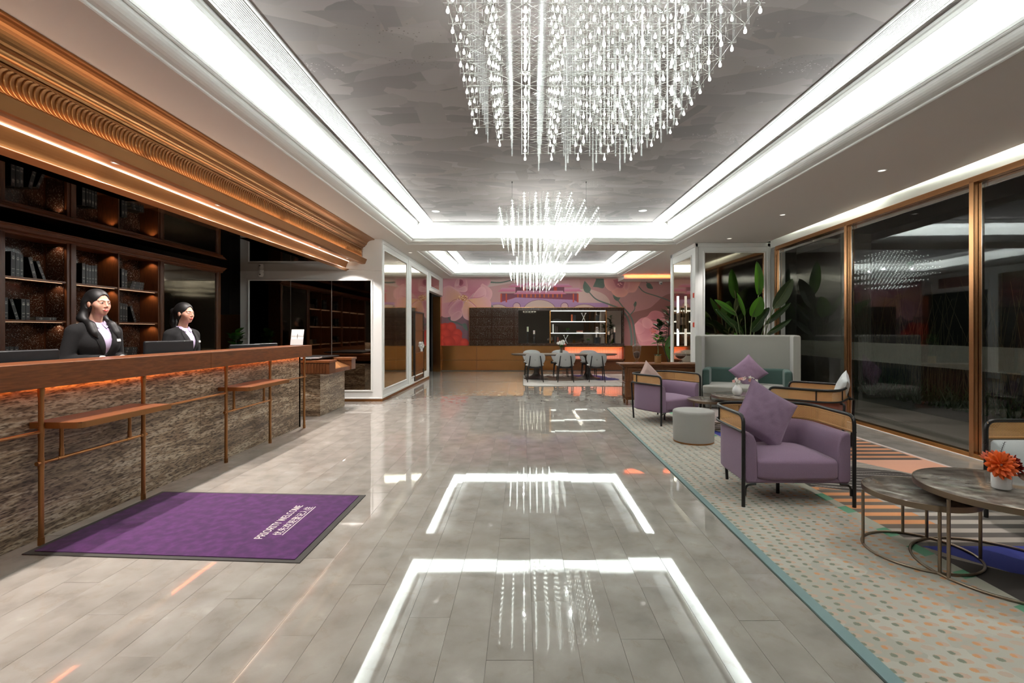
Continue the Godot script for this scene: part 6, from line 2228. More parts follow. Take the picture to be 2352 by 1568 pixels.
func build_plants() -> void:
	# paddle-leaved plant behind the sofa. each leaf: base and tip as measured against the sofa, depth, width, tone
	var at := P(4.43, 0.0, 9.52)
	var t := thing("paddle_leaf_plant", "tall plant with big paddle-shaped leaves rising behind the high-backed sofa", "plant", at)
	part("pot", Geo.new().lathe([Vector2(0, 0), Vector2(0.14, 0.0), Vector2(0.17, 0.30), Vector2(0.155, 0.30), Vector2(0.15, 0.26), Vector2(0, 0.26)], 28), M.ceramic, t)
	part("soil", Geo.new().lathe([Vector2(0, 0.265), Vector2(0.15, 0.262)], 20), M.soil, t)
	var W := func(px: float, py: float, d: float) -> Vector3:
		return P((px - 1202.0) * d / 1110.0, 1.4 - (py - 759.0) * d / 1110.0, d) - at
	var leaves := [
		[1742, 679, 1743, 600, 9.45, 0.20, 0, 0.10], [1727, 728, 1749, 681, 9.35, 0.27, 0, 0.06], [1692, 724, 1643, 687, 9.30, 0.13, 0, 0.05],
		[1711, 726, 1693, 672, 9.40, 0.10, 0, 0.02], [1689, 754, 1648, 709, 9.45, 0.13, 1, 0.10], [1776, 709, 1822, 640, 9.15, 0.24, 2, 0.04],
		[1757, 745, 1818, 695, 9.25, 0.12, 1, 0.06], [1760, 770, 1819, 732, 9.30, 0.11, 1, 0.04], [1724, 762, 1756, 723, 9.45, 0.20, 1, 0.05],
		[1697, 792, 1688, 764, 9.35, 0.10, 0, 0.05], [1708, 770, 1676, 730, 9.6, 0.14, 1, 0.05], [1735, 740, 1768, 706, 9.62, 0.16, 1, 0.05]]
	for l in leaves:
		var d: float = l[4]
		var m: Material = [M.leaf, M.leaf_dark, M.leaf_grey][l[6]]
		big_leaf(t, Vector3(0.02 * (l[0] - 1730) / 30.0, 0.25, 0), W.call(l[0], l[1], d), W.call(l[2], l[3], d - 0.12), l[5], m, Vector3(0.15, 0.25, 1).normalized(), l[7])
	# rubber plant beyond the pier
	var q := thing("rubber_plant", "tall dark rubber plant in a grey pot between the mural and the mirror pier", "plant", P(3.80, 0, 12.6))
	part("pot", Geo.new().lathe([Vector2(0, 0), Vector2(0.17, 0.0), Vector2(0.20, 0.55), Vector2(0.185, 0.55), Vector2(0.18, 0.50), Vector2(0, 0.50)], 28), mat("grey_pot", Color8(150, 150, 152), 0.5), q)
	part("trunk", Geo.new().tube(line([Vector3(0, 0.5, 0), Vector3(-0.02, 1.0, 0), Vector3(0.0, 1.6, 0), Vector3(0.02, 2.0, 0)], 4), 0.014, 7), M.dark_wood, q)
	part("trunk", Geo.new().tube(line([Vector3(0, 0.5, 0), Vector3(-0.16, 1.0, 0.02), Vector3(-0.26, 1.45, 0.03), Vector3(-0.26, 1.62, 0)], 4), 0.012, 7), M.dark_wood, q)
	var r := RandomNumberGenerator.new()
	r.seed = 14
	for k in 84:
		var on2 := k % 2 == 0
		var h := r.randf_range(0.95, 1.62) if on2 else r.randf_range(1.2, 2.02)
		var c := Vector3(-0.26 * smoothstep(0.5, 1.4, h), h, 0.02) if on2 else Vector3(0.0, h, 0)
		var a := r.randf() * TAU
		var d := Vector3(cos(a), r.randf_range(0.1, 0.9), sin(a)).normalized()
		part("leaf", leaf_shape(c + d * 0.03, c + d * r.randf_range(0.18, 0.27), 0.10, Vector3.UP, 6, 0.15, 0.12), M.leaf_dark, q)
	for l in [[-0.12, 0.95, 0.15, 0.02, 1.30, 0.18, 0.16], [0.0, 0.65, 0.2, -0.18, 1.02, 0.3, 0.15], [0.05, 0.7, 0.15, 0.2, 1.1, 0.25, 0.15]]:
		big_leaf(q, Vector3(0, 0.5, 0.05), Vector3(l[0], l[1], l[2]), Vector3(l[3], l[4], l[5]), l[6], M.leaf, Vector3(0, 0.3, 1))
	# leafy plant in the recess at the end of the reception
	var f := thing("potted_plant", "leafy green plant in the dark recess at the far end of the bookcase", "plant", P(-5.36, 0, 8.98))
	part("pot", Geo.new().lathe([Vector2(0, 0), Vector2(0.15, 0.0), Vector2(0.18, 0.50), Vector2(0.165, 0.50), Vector2(0.16, 0.46), Vector2(0, 0.46)], 24), M.grey_pot, f)
	part("trunk", Geo.new().tube([Vector3(0, 0.46, 0), Vector3(0.02, 1.25, 0)], 0.012, 7), M.dark_wood, f)
	for k in 34:
		var h := r.randf_range(0.85, 1.38)
		var a := r.randf() * TAU
		var d := Vector3(cos(a), r.randf_range(0.15, 1.0), sin(a)).normalized()
		var c := Vector3(0.01, h, 0)
		part("leaf", leaf_shape(c + d * 0.03, c + d * r.randf_range(0.16, 0.24), 0.14, Vector3.UP, 7, 0.12, 0.15), M.leaf if k % 4 else M.leaf_dark, f)
	# white hydrangea in the niche
	var hy := thing("hydrangea", "white round hydrangea bloom standing in the dark framed display niche", "flower", P(-2.735, 0.84, 12.95))
	var hg := Geo.new()
	for k in 60:
		var d := Vector3(r.randfn(0, 1), r.randfn(0, 1), r.randfn(0, 1)).normalized()
		hg.join(blossom(Vector3(0, 0.17, 0) + d * Vector3(0.055, 0.09, 0.12), 0.03, r))
	part("blossoms", hg, M.white_petal, hy)
	part("vase", Geo.new().lathe(line([Vector2(0.03, 0.0), Vector2(0.035, 0.05), Vector2(0.022, 0.10), Vector2(0.02, 0.12)], 3), 16), M.ceramic, hy)


# ---- cabinet on the back wall
func build_back_cabinet() -> void:
	var D := 16.82
	var X := func(px: float) -> float: return (px - 1202.0) * 0.015153
	var Y := func(py: float) -> float: return 1.4 - (py - 759.0) * 0.015153
	var x0: float = X.call(1079)
	var x1: float = X.call(1190.5)
	var x2: float = X.call(1432)
	var t := thing("wall_cabinet", "long brown marble wall cabinet with a glazed niche and three lit shelves under the mural", "cabinet")
	var f := D - 0.13
	var mid := (x0 + x1) / 2.0
	var ym := (0.88 + 2.20) / 2.0
	for q in [[x0, mid, 0.88, ym], [mid, x1, 0.88, ym], [x0, mid, ym, 2.19], [mid, x1, ym, 2.19]]:
		part("marble_panel", block(q[0] + 0.001, q[1] - 0.001, q[2] + 0.001, q[3] - 0.001, f, D, 0.002), M.brown_marble, t)
	part("brass_edge", block(x0 - 0.012, x2 + 0.01, 2.19, 2.205, f - 0.006, D, 0.003), M.brass, t)
	part("brass_edge", block(x0 - 0.012, x0, 0.875, 2.19, f - 0.006, D, 0.002), M.brass, t)
	part("niche_head", block(x1, x2, 2.09, 2.19, f, D, 0.003), M.brown_marble, t)
	part("niche_base", block(x1, x2, 0.88, 0.955, f - 0.03, D, 0.003), M.brown_marble, t)
	part("niche_jamb", block(x2 - 0.06, x2, 0.955, 2.09, f, D, 0.003), M.brown_marble, t)
	part("mirror_back", block(x1, x2 - 0.06, 0.955, 2.09, D - 0.012, D - 0.006), M.smoked_mirror, t)
	var s0: float = X.call(1265)
	var s1: float = X.call(1389)
	for x in [s0 - 0.03, s1 + 0.03]:
		part("shelf_post", block(x - 0.018, x + 0.018, 0.955, 2.09, f, D - 0.012, 0.003), M.brass, t)
	for y in [Y.call(714.0), Y.call(738.8), Y.call(764.8)]:
		var sh := part("shelf", block(s0 - 0.012, s1 + 0.012, y - 0.012, y + 0.012, f + 0.012, D - 0.012, 0.002), M.brass, t)
		part("led_edge", block(s0, s1, y - 0.012, y + 0.010, f + 0.004, f + 0.011), M.led_white, sh)
	# things on the shelves: kind, px, shelf, colour
	var ys: Array = [Y.call(738.8) + 0.0125, Y.call(764.8) + 0.0125, 0.9555]
	var zd := f + 0.065
	var shelf_name := ["top", "middle", "bottom"]
	var bk := [Color8(190, 88, 46), Color8(34, 34, 36), Color8(28, 28, 30), Color8(226, 226, 224), Color8(70, 50, 40), Color8(120, 60, 40)]
	var n := 0
	for b in [[1313, 0, 0.24, 0.05, 0, "orange"], [1317.5, 0, 0.23, 0.04, 1, "black"], [1321, 0, 0.22, 0.04, 2, "black"], [1370, 0, 0.22, 0.05, 1, "black"], [1374, 0, 0.22, 0.04, 2, "black"], [1270, 1, 0.30, 0.05, 3, "white"], [1276, 1, 0.24, 0.035, 4, "brown"], [1279.5, 1, 0.22, 0.035, 4, "brown"], [1275, 2, 0.24, 0.05, 1, "black"], [1281, 2, 0.22, 0.05, 5, "red brown"], [1366, 2, 0.22, 0.045, 1, "black"], [1370, 2, 0.21, 0.045, 2, "black"], [1374, 2, 0.22, 0.045, 1, "black"], [1378, 2, 0.21, 0.04, 4, "brown"]]:
		var x: float = X.call(b[0])
		var g := Geo.new()
		g.box(Vector3(-b[3] / 2, 0, -0.045), Vector3(b[3] / 2, b[2], 0.045), 0.004)
		n += 1
		solo("book", g, mat("shelf_book_%d" % n, bk[b[4]], 0.5), "%s upright book on the %s shelf of the lit wall cabinet, %s" % [b[5], shelf_name[b[1]], ["left part", "middle", "right part"][clampi(int((b[0] - 1265.0) / 42.0), 0, 2)]], "book", "books in the lit wall cabinet", P(x, ys[b[1]], zd))
	for b in [[1331, 1, "lower"], [1331, 1, "upper"]]:
		var g := Geo.new()
		g.box(Vector3(-0.11, 0, -0.04), Vector3(0.11, 0.04, 0.04), 0.004)
		solo("book", g, mat("lying_book_" + b[2], Color8(128, 60, 46) if b[2] == "upper" else Color8(190, 180, 165), 0.5), "%s of two flat books in the middle of the lit wall cabinet" % b[2], "book", "books in the lit wall cabinet", P(X.call(b[0]), ys[1] + (0.041 if b[2] == "upper" else 0.0005), zd))
	for a in [[1340, 0, "top"], [1299, 2, "bottom"]]:
		var g := Geo.new()
		for s in [-1.0, 1.0]:
			g.tube(line([Vector3(s * 0.055, 0, 0), Vector3(0, 0.13, 0.005 * s), Vector3(-s * 0.055, 0.25, 0), Vector3(-s * 0.075, 0.275, 0.01), Vector3(-s * 0.06, 0.285, 0.015)], 4), 0.009, 6)
			for k in 3:
				g.tube([Vector3(-s * 0.06, 0.26, 0), Vector3(-s * (0.035 + 0.03 * k), 0.295, 0.01)], 0.005, 5)
		solo("hand_sculpture", g, M.ceramic, "white crossed arm-shaped ornament on the %s shelf of the lit wall cabinet" % a[2], "ornament", "", P(X.call(a[0]), ys[a[1]], zd))
	for a in [[1304, 1, "middle"], [1351, 2, "bottom"]]:
		var o := thing("cube_planter", "small clear cube of bright green moss on the %s shelf of the lit wall cabinet" % a[2], "planter", P(X.call(a[0]), ys[a[1]], zd))
		var r := RandomNumberGenerator.new()
		r.seed = 40 + a[1]
		var g := Geo.new()
		for k in 60:
			var d := Vector3(r.randfn(0, 1), absf(r.randfn(0, 1)), r.randfn(0, 0.5)).normalized()
			g.join(leaf_shape(Vector3(0, 0.10, 0), Vector3(0, 0.10, 0) + d * r.randf_range(0.05, 0.09), 0.03, Vector3.UP, 4))
		part("moss", g, M.leaf, o)
		part("glass_cube", Geo.new().bbox(Vector3(0, 0.055, 0), Vector3(0.10, 0.11, 0.08), 0.004), M.clear_glass, o)
	var op := thing("open_book", "open black book on a small stand at the left of the top lit shelf", "book", P(X.call(1278), ys[0], zd))
	var og := Geo.new()
	og.xf = Transform3D(Basis(Vector3.BACK, 0.25), Vector3(-0.06, 0.06, 0))
	og.bbox(Vector3(0, 0, 0), Vector3(0.14, 0.03, 0.08), 0.006)
	og.xf = Transform3D(Basis(Vector3.BACK, -0.3), Vector3(0.09, 0.06, 0))
	og.bbox(Vector3(0, 0, 0), Vector3(0.16, 0.025, 0.08), 0.006)
	og.xf = Transform3D()
	og.bbox(Vector3(-0.02, 0.015, 0), Vector3(0.16, 0.03, 0.07), 0.004)
	part("pages", og, M.black_plastic, op)
	var ch := thing("stacked_dishes", "stack of white ribbed dishes on the middle lit shelf at the right", "dishes", P(X.call(1371), ys[1], zd))
	for k in 4:
		part("dish", Geo.new().lathe([Vector2(0, 0.02), Vector2(0.03, 0.0), Vector2(0.035, 0.0), Vector2(0.085 - 0.012 * k, 0.035), Vector2(0.08 - 0.012 * k, 0.037), Vector2(0, 0.025)], 24, Vector3(0, 0.055 * k, 0)), M.ceramic, ch)
	# candles on turned black sticks
	for c in [[1212, 750.0, 761.5, "leftmost and taller of the two candles"], [1226.5, 758.5, 767.0, "shorter of the two left candles"], [1397, 761.0, 768.5, "shorter of the two right candles"], [1410.5, 751.5, 763.0, "rightmost and taller of the two right candles"]]:
		var o := thing("candlestick", "%s on black turned sticks in the wall niche" % c[3], "candle", P(X.call(c[0]), 0.9555, f + 0.045))
		var hs: float = Y.call(c[2]) - 0.9555
		var hc: float = Y.call(c[1]) - 0.9555
		var p := [Vector2(0, 0), Vector2(0.045, 0.0), Vector2(0.045, 0.012)]
		var k := 0
		var yy := 0.02
		while yy < hs - 0.03:
			p.append(Vector2(0.018 if k % 2 else 0.030, yy))
			yy += 0.028
			k += 1
		p.append_array([Vector2(0.018, hs - 0.025), Vector2(0.04, hs - 0.012), Vector2(0.042, hs), Vector2(0.0, hs)])
		part("stick", Geo.new().lathe(p, 18), M.black_paint, o)
		part("candle", Geo.new().lathe([Vector2(0, hs + 0.0005), Vector2(0.033, hs + 0.0005), Vector2(0.034, hc - 0.004), Vector2(0.030, hc), Vector2(0.0, hc - 0.006)], 20), M.wax, o)


# ---- chandeliers
func build_chandeliers() -> void:
	var sx := 0.183
	var sz := 0.154
	var lv := [[2.59, 2, 2], [2.745, 1, 1], [2.90, 0, 0], [3.06, 0, 0], [3.215, 0, 0], [3.37, 1, 1], [3.525, 2, 2]]
	var wire := Geo.new()
	var rods := Geo.new()
	var nodes := []
	for l in lv:
		for i in range(l[1], 9 - l[1]):
			for j in range(l[2], 11 - l[2]):
				nodes.append(Vector3((i - 4) * sx, l[0], (j - 5) * sz))
	# two fine wires beside each column of bulbs, wires along both directions on each level, zigzags to the glass rods
	for i in 9:
		for j in 11:
			var k := mini(mini(i, 8 - i), mini(j, 10 - j))
			k = mini(k, 2)
			var y0: float = [2.90, 2.745, 2.59][k] + 0.025
			var y1: float = [3.215, 3.37, 3.525][k] + 0.045
			for s in [-0.022, 0.022]:
				var p := Vector3((i - 4) * sx + s, 0, (j - 5) * sz)
				wire.tube([p + Vector3(0, y0, 0), p + Vector3(0, y1, 0)], 0.0011, 3, false, false)
	for l in lv:
		var y: float = l[0] + 0.035
		for i in range(l[1], 9 - l[1]):
			wire.tube([Vector3((i - 4) * sx, y, (l[2] - 5) * sz), Vector3((i - 4) * sx, y, (5 - l[2]) * sz)], 0.0011, 3, false, false)
		for j in range(l[2], 11 - l[2]):
			wire.tube([Vector3((l[1] - 4) * sx, y, (j - 5) * sz), Vector3((4 - l[1]) * sx, y, (j - 5) * sz)], 0.0013, 3, false, false)
		for i in range(l[1], 8 - l[1]):
			for j in range(l[2], 10 - l[2]):
				var m := Vector3((i - 3.5) * sx, y, (j - 4.5) * sz)
				for d in [[-0.5, -0.5], [0.5, -0.5], [-0.5, 0.5], [0.5, 0.5]]:
					wire.tube([m, m + Vector3(d[0] * sx, 0, d[1] * sz)], 0.0009, 3, false, false)
	for i in 8:
		for j in 10:
			var k := mini(mini(mini(i, 7 - i), mini(j, 9 - j)), 2)
			var y0: float = [2.90, 2.745, 2.59][k] - 0.11
			var y1: float = [3.215, 3.37, 3.525][k] + 0.05
			var p := Vector3((i - 3.5) * sx, 0, (j - 4.5) * sz)
			rods.tube([p + Vector3(0, y0, 0), p + Vector3(0, y1, 0)], 0.0052, 6)
	var bulb := Geo.new().lathe([Vector2(0, -0.014), Vector2(0.0055, -0.0125), Vector2(0.0085, -0.006), Vector2(0.0078, 0.001), Vector2(0.004, 0.009), Vector2(0.003, 0.016), Vector2(0, 0.016)], 8).mesh()
	var sock := Geo.new()
	sock.lathe([Vector2(0, 0.016), Vector2(0.0045, 0.016), Vector2(0.005, 0.036), Vector2(0, 0.036)], 6)
	sock.tube([Vector3(-0.022, 0.034, 0), Vector3(0.022, 0.034, 0)], 0.0022, 4)
	var wm := wire.mesh()
	var rm := rods.mesh()
	var sm := sock.mesh()
	var lamps := [[2, 3], [6, 3], [2, 7], [6, 7]]
	var names := ["large glittering chandelier of bulbs and glass rods nearest the camera, cut by the top edge", "whole glittering chandelier of bulbs and glass rods in the middle of the nearer tray", "farthest glittering chandelier of bulbs and glass rods, hanging before the mural"]
	for n in 3:
		var t := thing("chandelier", names[n], "chandelier", P(0.378, 0, CHANDELIERS[n]), 0.0, "bulb and rod chandeliers")
		part("wire_frame", wm, M.chrome, t, "stuff")
		part("glass_rods", rm, M.acrylic, t, "stuff")
		var single := []
		var rest := []
		var lit := []
		for p in nodes:
			var d: float = CHANDELIERS[n] - p.z
			var inner := false
			for q in lamps:
				if absf(p.x - (q[0] - 4) * sx) < 0.01 and absf(p.z - (q[1] - 5) * sz) < 0.01 and absf(p.y - 3.06) < 0.01:
					inner = true
			if inner:
				lit.append(p)
			elif n == 0 and (p.y - 1.4) / d < 0.69:
				single.append(p)
			else:
				rest.append(p)
		single.sort_custom(func(a, b): return a.z > b.z)
		if single.size() > 290:
			rest.append_array(single.slice(290))
			single = single.slice(0, 290)
		for p in single + lit:
			var o := part("bulb", bulb, M.bulb_glow, t)
			o.position = p
		many("bulbs", bulb, M.bulb_glow, rest, t)
		many("sockets", sm, M.chrome, nodes, t)
		for c in [[-0.545, -0.77], [0.0, -0.77], [0.555, -0.77], [-0.545, 0.77], [0.555, 0.77]]:
			var top := 3.25 if absf(c[0]) > 0.01 else 3.55
			part("cable", Geo.new().tube([Vector3(c[0], top, c[1]), Vector3(c[0], 3.61, c[1])], 0.0018, 5), M.black_paint, t)
			part("ceiling_clip", Geo.new().lathe([Vector2(0, 3.585), Vector2(0.006, 3.585), Vector2(0.008, 3.61), Vector2(0, 3.61)], 8, Vector3(c[0], 0, c[1])), M.black_paint, t)
		var lw := 0.9
		for p in lit:
			omni("chandelier_light", P(0.378 + p.x, p.y, CHANDELIERS[n] - p.z), lw / 4.0, Color(0.97, 0.99, 1.0), 0.008)


# ---- small fittings
func build_small() -> void:
	# camera on the reception end wall
	var c := thing("security_camera", "white dome security camera with black lenses on the reception end wall", "camera", P(-5.13, 2.545, 9.45))
	part("base", Geo.new().lathe([Vector2(0, 0.03), Vector2(0.05, 0.03), Vector2(0.05, 0.01), Vector2(0, 0.01)], 20), M.white_metal, c)
	part("body", Geo.new().lathe(line([Vector2(0.0, -0.095), Vector2(0.035, -0.088), Vector2(0.048, -0.05), Vector2(0.046, -0.01), Vector2(0.03, 0.012)], 4), 22), M.white_metal, c)
	part("lens", Geo.new().lathe([Vector2(0, -0.066), Vector2(0.022, -0.062), Vector2(0.030, -0.05), Vector2(0.022, -0.038), Vector2(0, -0.034)], 16, Vector3(0, 0, 0.024)), M.black_plastic, c)
	var k := thing("security_camera", "small white dome security camera under the ceiling above the pink mural flower", "camera", P(4.72, 3.04, 16.6))
	part("body", Geo.new().lathe(line([Vector2(0.0, -0.06), Vector2(0.04, -0.05), Vector2(0.06, 0.0), Vector2(0.055, 0.055)], 4), 20), M.white_metal, k)
	part("lens", Geo.new().lathe([Vector2(0, -0.05), Vector2(0.026, -0.045), Vector2(0.03, -0.02), Vector2(0, -0.01)], 14, Vector3(0, 0, 0.036)), M.black_plastic, k)
	# hanging sign in the far tray
	var s := thing("hanging_sign", "small pale green hanging sign under the ceiling of the far tray", "sign", P(-1.02, 3.61, 14.8))
	part("rod", Geo.new().tube([Vector3(0, 0, 0), Vector3(0, -0.14, 0)], 0.006, 6), M.white_metal, s)
	part("panel", Geo.new().bbox(Vector3(0, -0.21, 0), Vector3(0.03, 0.14, 0.32), 0.006), M.white_metal, s)
	part("lit_face", Geo.new().bbox(Vector3(0.016, -0.21, 0), Vector3(0.004, 0.11, 0.28), 0.002), glow("sign_green", Color(0.5, 0.95, 0.7), 0.6), s)
	# tube lamp on the pier's narrow mirror
	var l := thing("wall_lamp", "wall lamp of white glass tubes and bronze bars on the narrow mirror of the pier", "lamp", P(3.545, 0, 10.80))
	for q in [[-0.09, 1.79, 2.17, 0.026], [-0.09, 1.06, 1.44, 0.026]]:
		for dz in [0.0]:
			part("glass_tube", Geo.new().tube([Vector3(q[0], q[1], dz), Vector3(q[0], q[2], dz)], q[3], 16), M.lamp_tube, l)
	for q in [[-0.09, 1.44, 1.79, 0.0, 0.03], [-0.07, 1.36, 1.86, -0.13, 0.014], [-0.10, 1.40, 1.80, 0.12, 0.018], [-0.06, 1.52, 1.95, 0.06, 0.012]]:
		part("bronze_bar", Geo.new().tube([Vector3(q[0], q[1], q[3]), Vector3(q[0], q[2], q[3])], q[4], 12), M.bronze, l)
	part("wall_plate", Geo.new().bbox(Vector3(-0.025, 1.61, 0.0), Vector3(0.035, 0.16, 0.30), 0.004), M.bronze, l)
	for y in [2.13, 1.52]:
		var cl := thing("corner_clip", "small orange red clip on the corner of the mirror pier, %s of two" % ("upper" if y > 2 else "lower"), "clip", P(3.535, y, 10.02), 0.0, "clips on the mirror pier")
		part("clip", Geo.new().bbox(Vector3.ZERO, Vector3(0.035, 0.10, 0.05), 0.008), M.red_plastic, cl)
	# socket in the wainscot
	var so := thing("wall_socket", "dark double wall socket in the brass wainscot behind the dining chairs", "socket", P(1.02, 0.30, 16.785))
	part("plate", Geo.new().bbox(Vector3.ZERO, Vector3(0.13, 0.09, 0.012), 0.004), M.black_plastic, so)
# ---- the two receptionists
# a field of tapered capsules and ellipsoids, joined smoothly, meshed as surface nets
class Flesh:
	var caps := []       # a, b, ra, rb, k
	var ells := []       # centre, radii, k
	var cuts := []       # centre, radii: taken away
	var grow := 0.0
	var extra = null

	func cap(a: Vector3, b: Vector3, ra: float, rb: float, k := 0.02) -> void:
		caps.append([a, b, ra, rb, k, (b - a).length_squared()])

	func ell(c: Vector3, r: Vector3, k := 0.02) -> void:
		ells.append([c, r, k, minf(r.x, minf(r.y, r.z))])

	func cut(c: Vector3, r: Vector3) -> void:
		cuts.append([c, r])

	func at(p: Vector3) -> float:
		var d := 1.0
		for e in ells:
			var q: Vector3 = (p - e[0]) / e[1]
			var l := q.length()
			var s: float = (l - 1.0) * e[3] if l < 0.3 else l * (l - 1.0) / (q / e[1]).length()
			var h := maxf(e[2] - absf(d - s), 0.0)
			d = minf(d, s) - h * h * 0.25 / e[2]
		for c in caps:
			var pa: Vector3 = p - c[0]
			var ba: Vector3 = c[1] - c[0]
			var t := clampf(pa.dot(ba) / c[5], 0.0, 1.0)
			var s: float = (pa - ba * t).length() - lerpf(c[2], c[3], t)
			var h := maxf(c[4] - absf(d - s), 0.0)
			d = minf(d, s) - h * h * 0.25 / c[4]
		d -= grow
		for e in cuts:
			var q: Vector3 = (p - e[0]) / e[1]
			var l := q.length()
			var s: float = l * (l - 1.0) / maxf((q / e[1]).length(), 1e-4)
			d = maxf(d, -s)
		if extra != null:
			d = extra.call(p, d)
		return d

	func nets(lo: Vector3, hi: Vector3, cell: float, g: Geo) -> void:
		var n := Vector3i(((hi - lo) / cell).ceil()) + Vector3i.ONE
		var B := 4
		n = Vector3i((n.x + B - 1) / B * B + 1, (n.y + B - 1) / B * B + 1, (n.z + B - 1) / B * B + 1)
		var val := PackedFloat32Array()
		val.resize(n.x * n.y * n.z)
		val.fill(1e9)
		var reach := cell * B * 0.87 * 1.35
		var blocks := []
		for bz in (n.z - 1) / B:
			for by in (n.y - 1) / B:
				for bx in (n.x - 1) / B:
					var c := lo + Vector3(bx + 0.5, by + 0.5, bz + 0.5) * B * cell
					if absf(at(c)) < reach:
						blocks.append(Vector3i(bx, by, bz) * B)
						for z in B + 1:
							for y in B + 1:
								for x in B + 1:
									var id := (bx * B + x) + n.x * ((by * B + y) + n.y * (bz * B + z))
									if val[id] > 1e8:
										val[id] = at(lo + Vector3(bx * B + x, by * B + y, bz * B + z) * cell)
		var vid := {}
		var sx := 1
		var sy := n.x
		var sz := n.x * n.y
		var off := [0, sx, sy, sx + sy, sz, sx + sz, sy + sz, sx + sy + sz]
		var edges := [[0, 1], [2, 3], [4, 5], [6, 7], [0, 2], [1, 3], [4, 6], [5, 7], [0, 4], [1, 5], [2, 6], [3, 7]]
		for b in blocks:
			for z in B:
				for y in B:
					for x in B:
						var i := Vector3i(b.x + x, b.y + y, b.z + z)
						var id: int = i.x + n.x * (i.y + n.y * i.z)
						var neg := 0
						for k in 8:
							if val[id + off[k]] < 0.0:
								neg += 1
						if neg == 0 or neg == 8:
							continue
						var sum := Vector3.ZERO
						var m := 0
						for e in edges:
							var a: float = val[id + off[e[0]]]
							var c: float = val[id + off[e[1]]]
							if (a < 0.0) != (c < 0.0):
								var t := a / (a - c)
								var p0 := Vector3(e[0] & 1, (e[0] >> 1) & 1, (e[0] >> 2) & 1)
								var p1 := Vector3(e[1] & 1, (e[1] >> 1) & 1, (e[1] >> 2) & 1)
								sum += p0.lerp(p1, t)
								m += 1
						var p := lo + (Vector3(i) + sum / m) * cell
						var h := cell * 0.5
						var nn := Vector3(at(p + Vector3(h, 0, 0)) - at(p - Vector3(h, 0, 0)), at(p + Vector3(0, h, 0)) - at(p - Vector3(0, h, 0)), at(p + Vector3(0, 0, h)) - at(p - Vector3(0, 0, h))).normalized()
						vid[id] = g.put(p, nn, Vector2(p.x, p.y))
		var axes := [[sx, sy, sz], [sy, sz, sx], [sz, sx, sy]]
		for id in vid:
			for a in axes:
				var u: bool = val[id] < 0.0
				if val[id + a[0]] > 1e8 or (val[id + a[0]] < 0.0) == u:
					continue
				var q := [vid.get(id, -1), vid.get(id - a[1], -1), vid.get(id - a[1] - a[2], -1), vid.get(id - a[2], -1)]
				if q.min() < 0:
					continue
				g.face(q, g.n[q[0]] + g.n[q[2]])

	# first point of the surface on a ray, or the ray's end
	func hit(from: Vector3, d: Vector3, most := 0.4) -> Vector3:
		var t := 0.0
		while t < most:
			var s := at(from + d * t)
			if s < 0.0004:
				break
			t += maxf(s * 0.7, 0.0006)
		return from + d * t


func torso(f: Flesh) -> void:
	f.ell(Vector3(0, 1.275, 0.0), Vector3(0.150, 0.155, 0.098), 0.03)
	f.ell(Vector3(0, 1.06, 0.0), Vector3(0.122, 0.17, 0.088), 0.05)
	f.ell(Vector3(0, 0.90, -0.01), Vector3(0.165, 0.16, 0.112), 0.05)
	for s in [-1.0, 1.0]:
		f.cap(Vector3(0, 1.42, -0.02), Vector3(s * 0.150, 1.372, -0.02), 0.048, 0.056, 0.04)
		f.ell(Vector3(s * 0.062, 1.262, 0.042), Vector3(0.078, 0.078, 0.066), 0.06)


func arms(f: Flesh) -> void:
	for s in [-1.0, 1.0]:
		f.cap(Vector3(s * 0.172, 1.365, -0.02), Vector3(s * 0.222, 1.115, -0.045), 0.050, 0.042, 0.02)
		f.cap(Vector3(s * 0.222, 1.115, -0.045), Vector3(s * 0.075, 1.125, 0.195), 0.042, 0.030, 0.02)


func hand(f: Flesh, s: float) -> void:
	var w := Vector3(s * 0.072, 1.125, 0.200)
	var d := Vector3(-s * 0.50, -0.02, 0.86).normalized()
	var side := Vector3(d.z, 0, -d.x) * s
	var palm := w + d * 0.045
	f.cap(w, palm, 0.024, 0.021, 0.012)
	for k in 4:
		var o := side * (0.024 - 0.016 * k)
		f.cap(w + d * 0.015 + o * 0.5, palm + d * 0.02 + o, 0.014, 0.011, 0.01)
		var l: float = [0.030, 0.036, 0.034, 0.026][k]
		var k1 := palm + d * (0.022 + l) + o * 1.08 + Vector3(0, -0.006, 0)
		f.cap(palm + d * 0.02 + o, k1, 0.0088, 0.0080, 0.004)
		f.cap(k1, k1 + d * l * 0.75 + Vector3(0, -0.020, 0), 0.0080, 0.0066, 0.004)
	var t0 := w + d * 0.022 - side * 0.022
	var t1 := t0 + d * 0.030 - side * 0.024 + Vector3(0, 0.004, 0)
	f.cap(w + d * 0.01, t0, 0.015, 0.012, 0.01)
	f.cap(t0, t1, 0.011, 0.0092, 0.005)
	f.cap(t1, t1 + d * 0.026 + side * 0.004, 0.0090, 0.0072, 0.004)


const HEAD := Vector3(0, 1.622, 0.02)


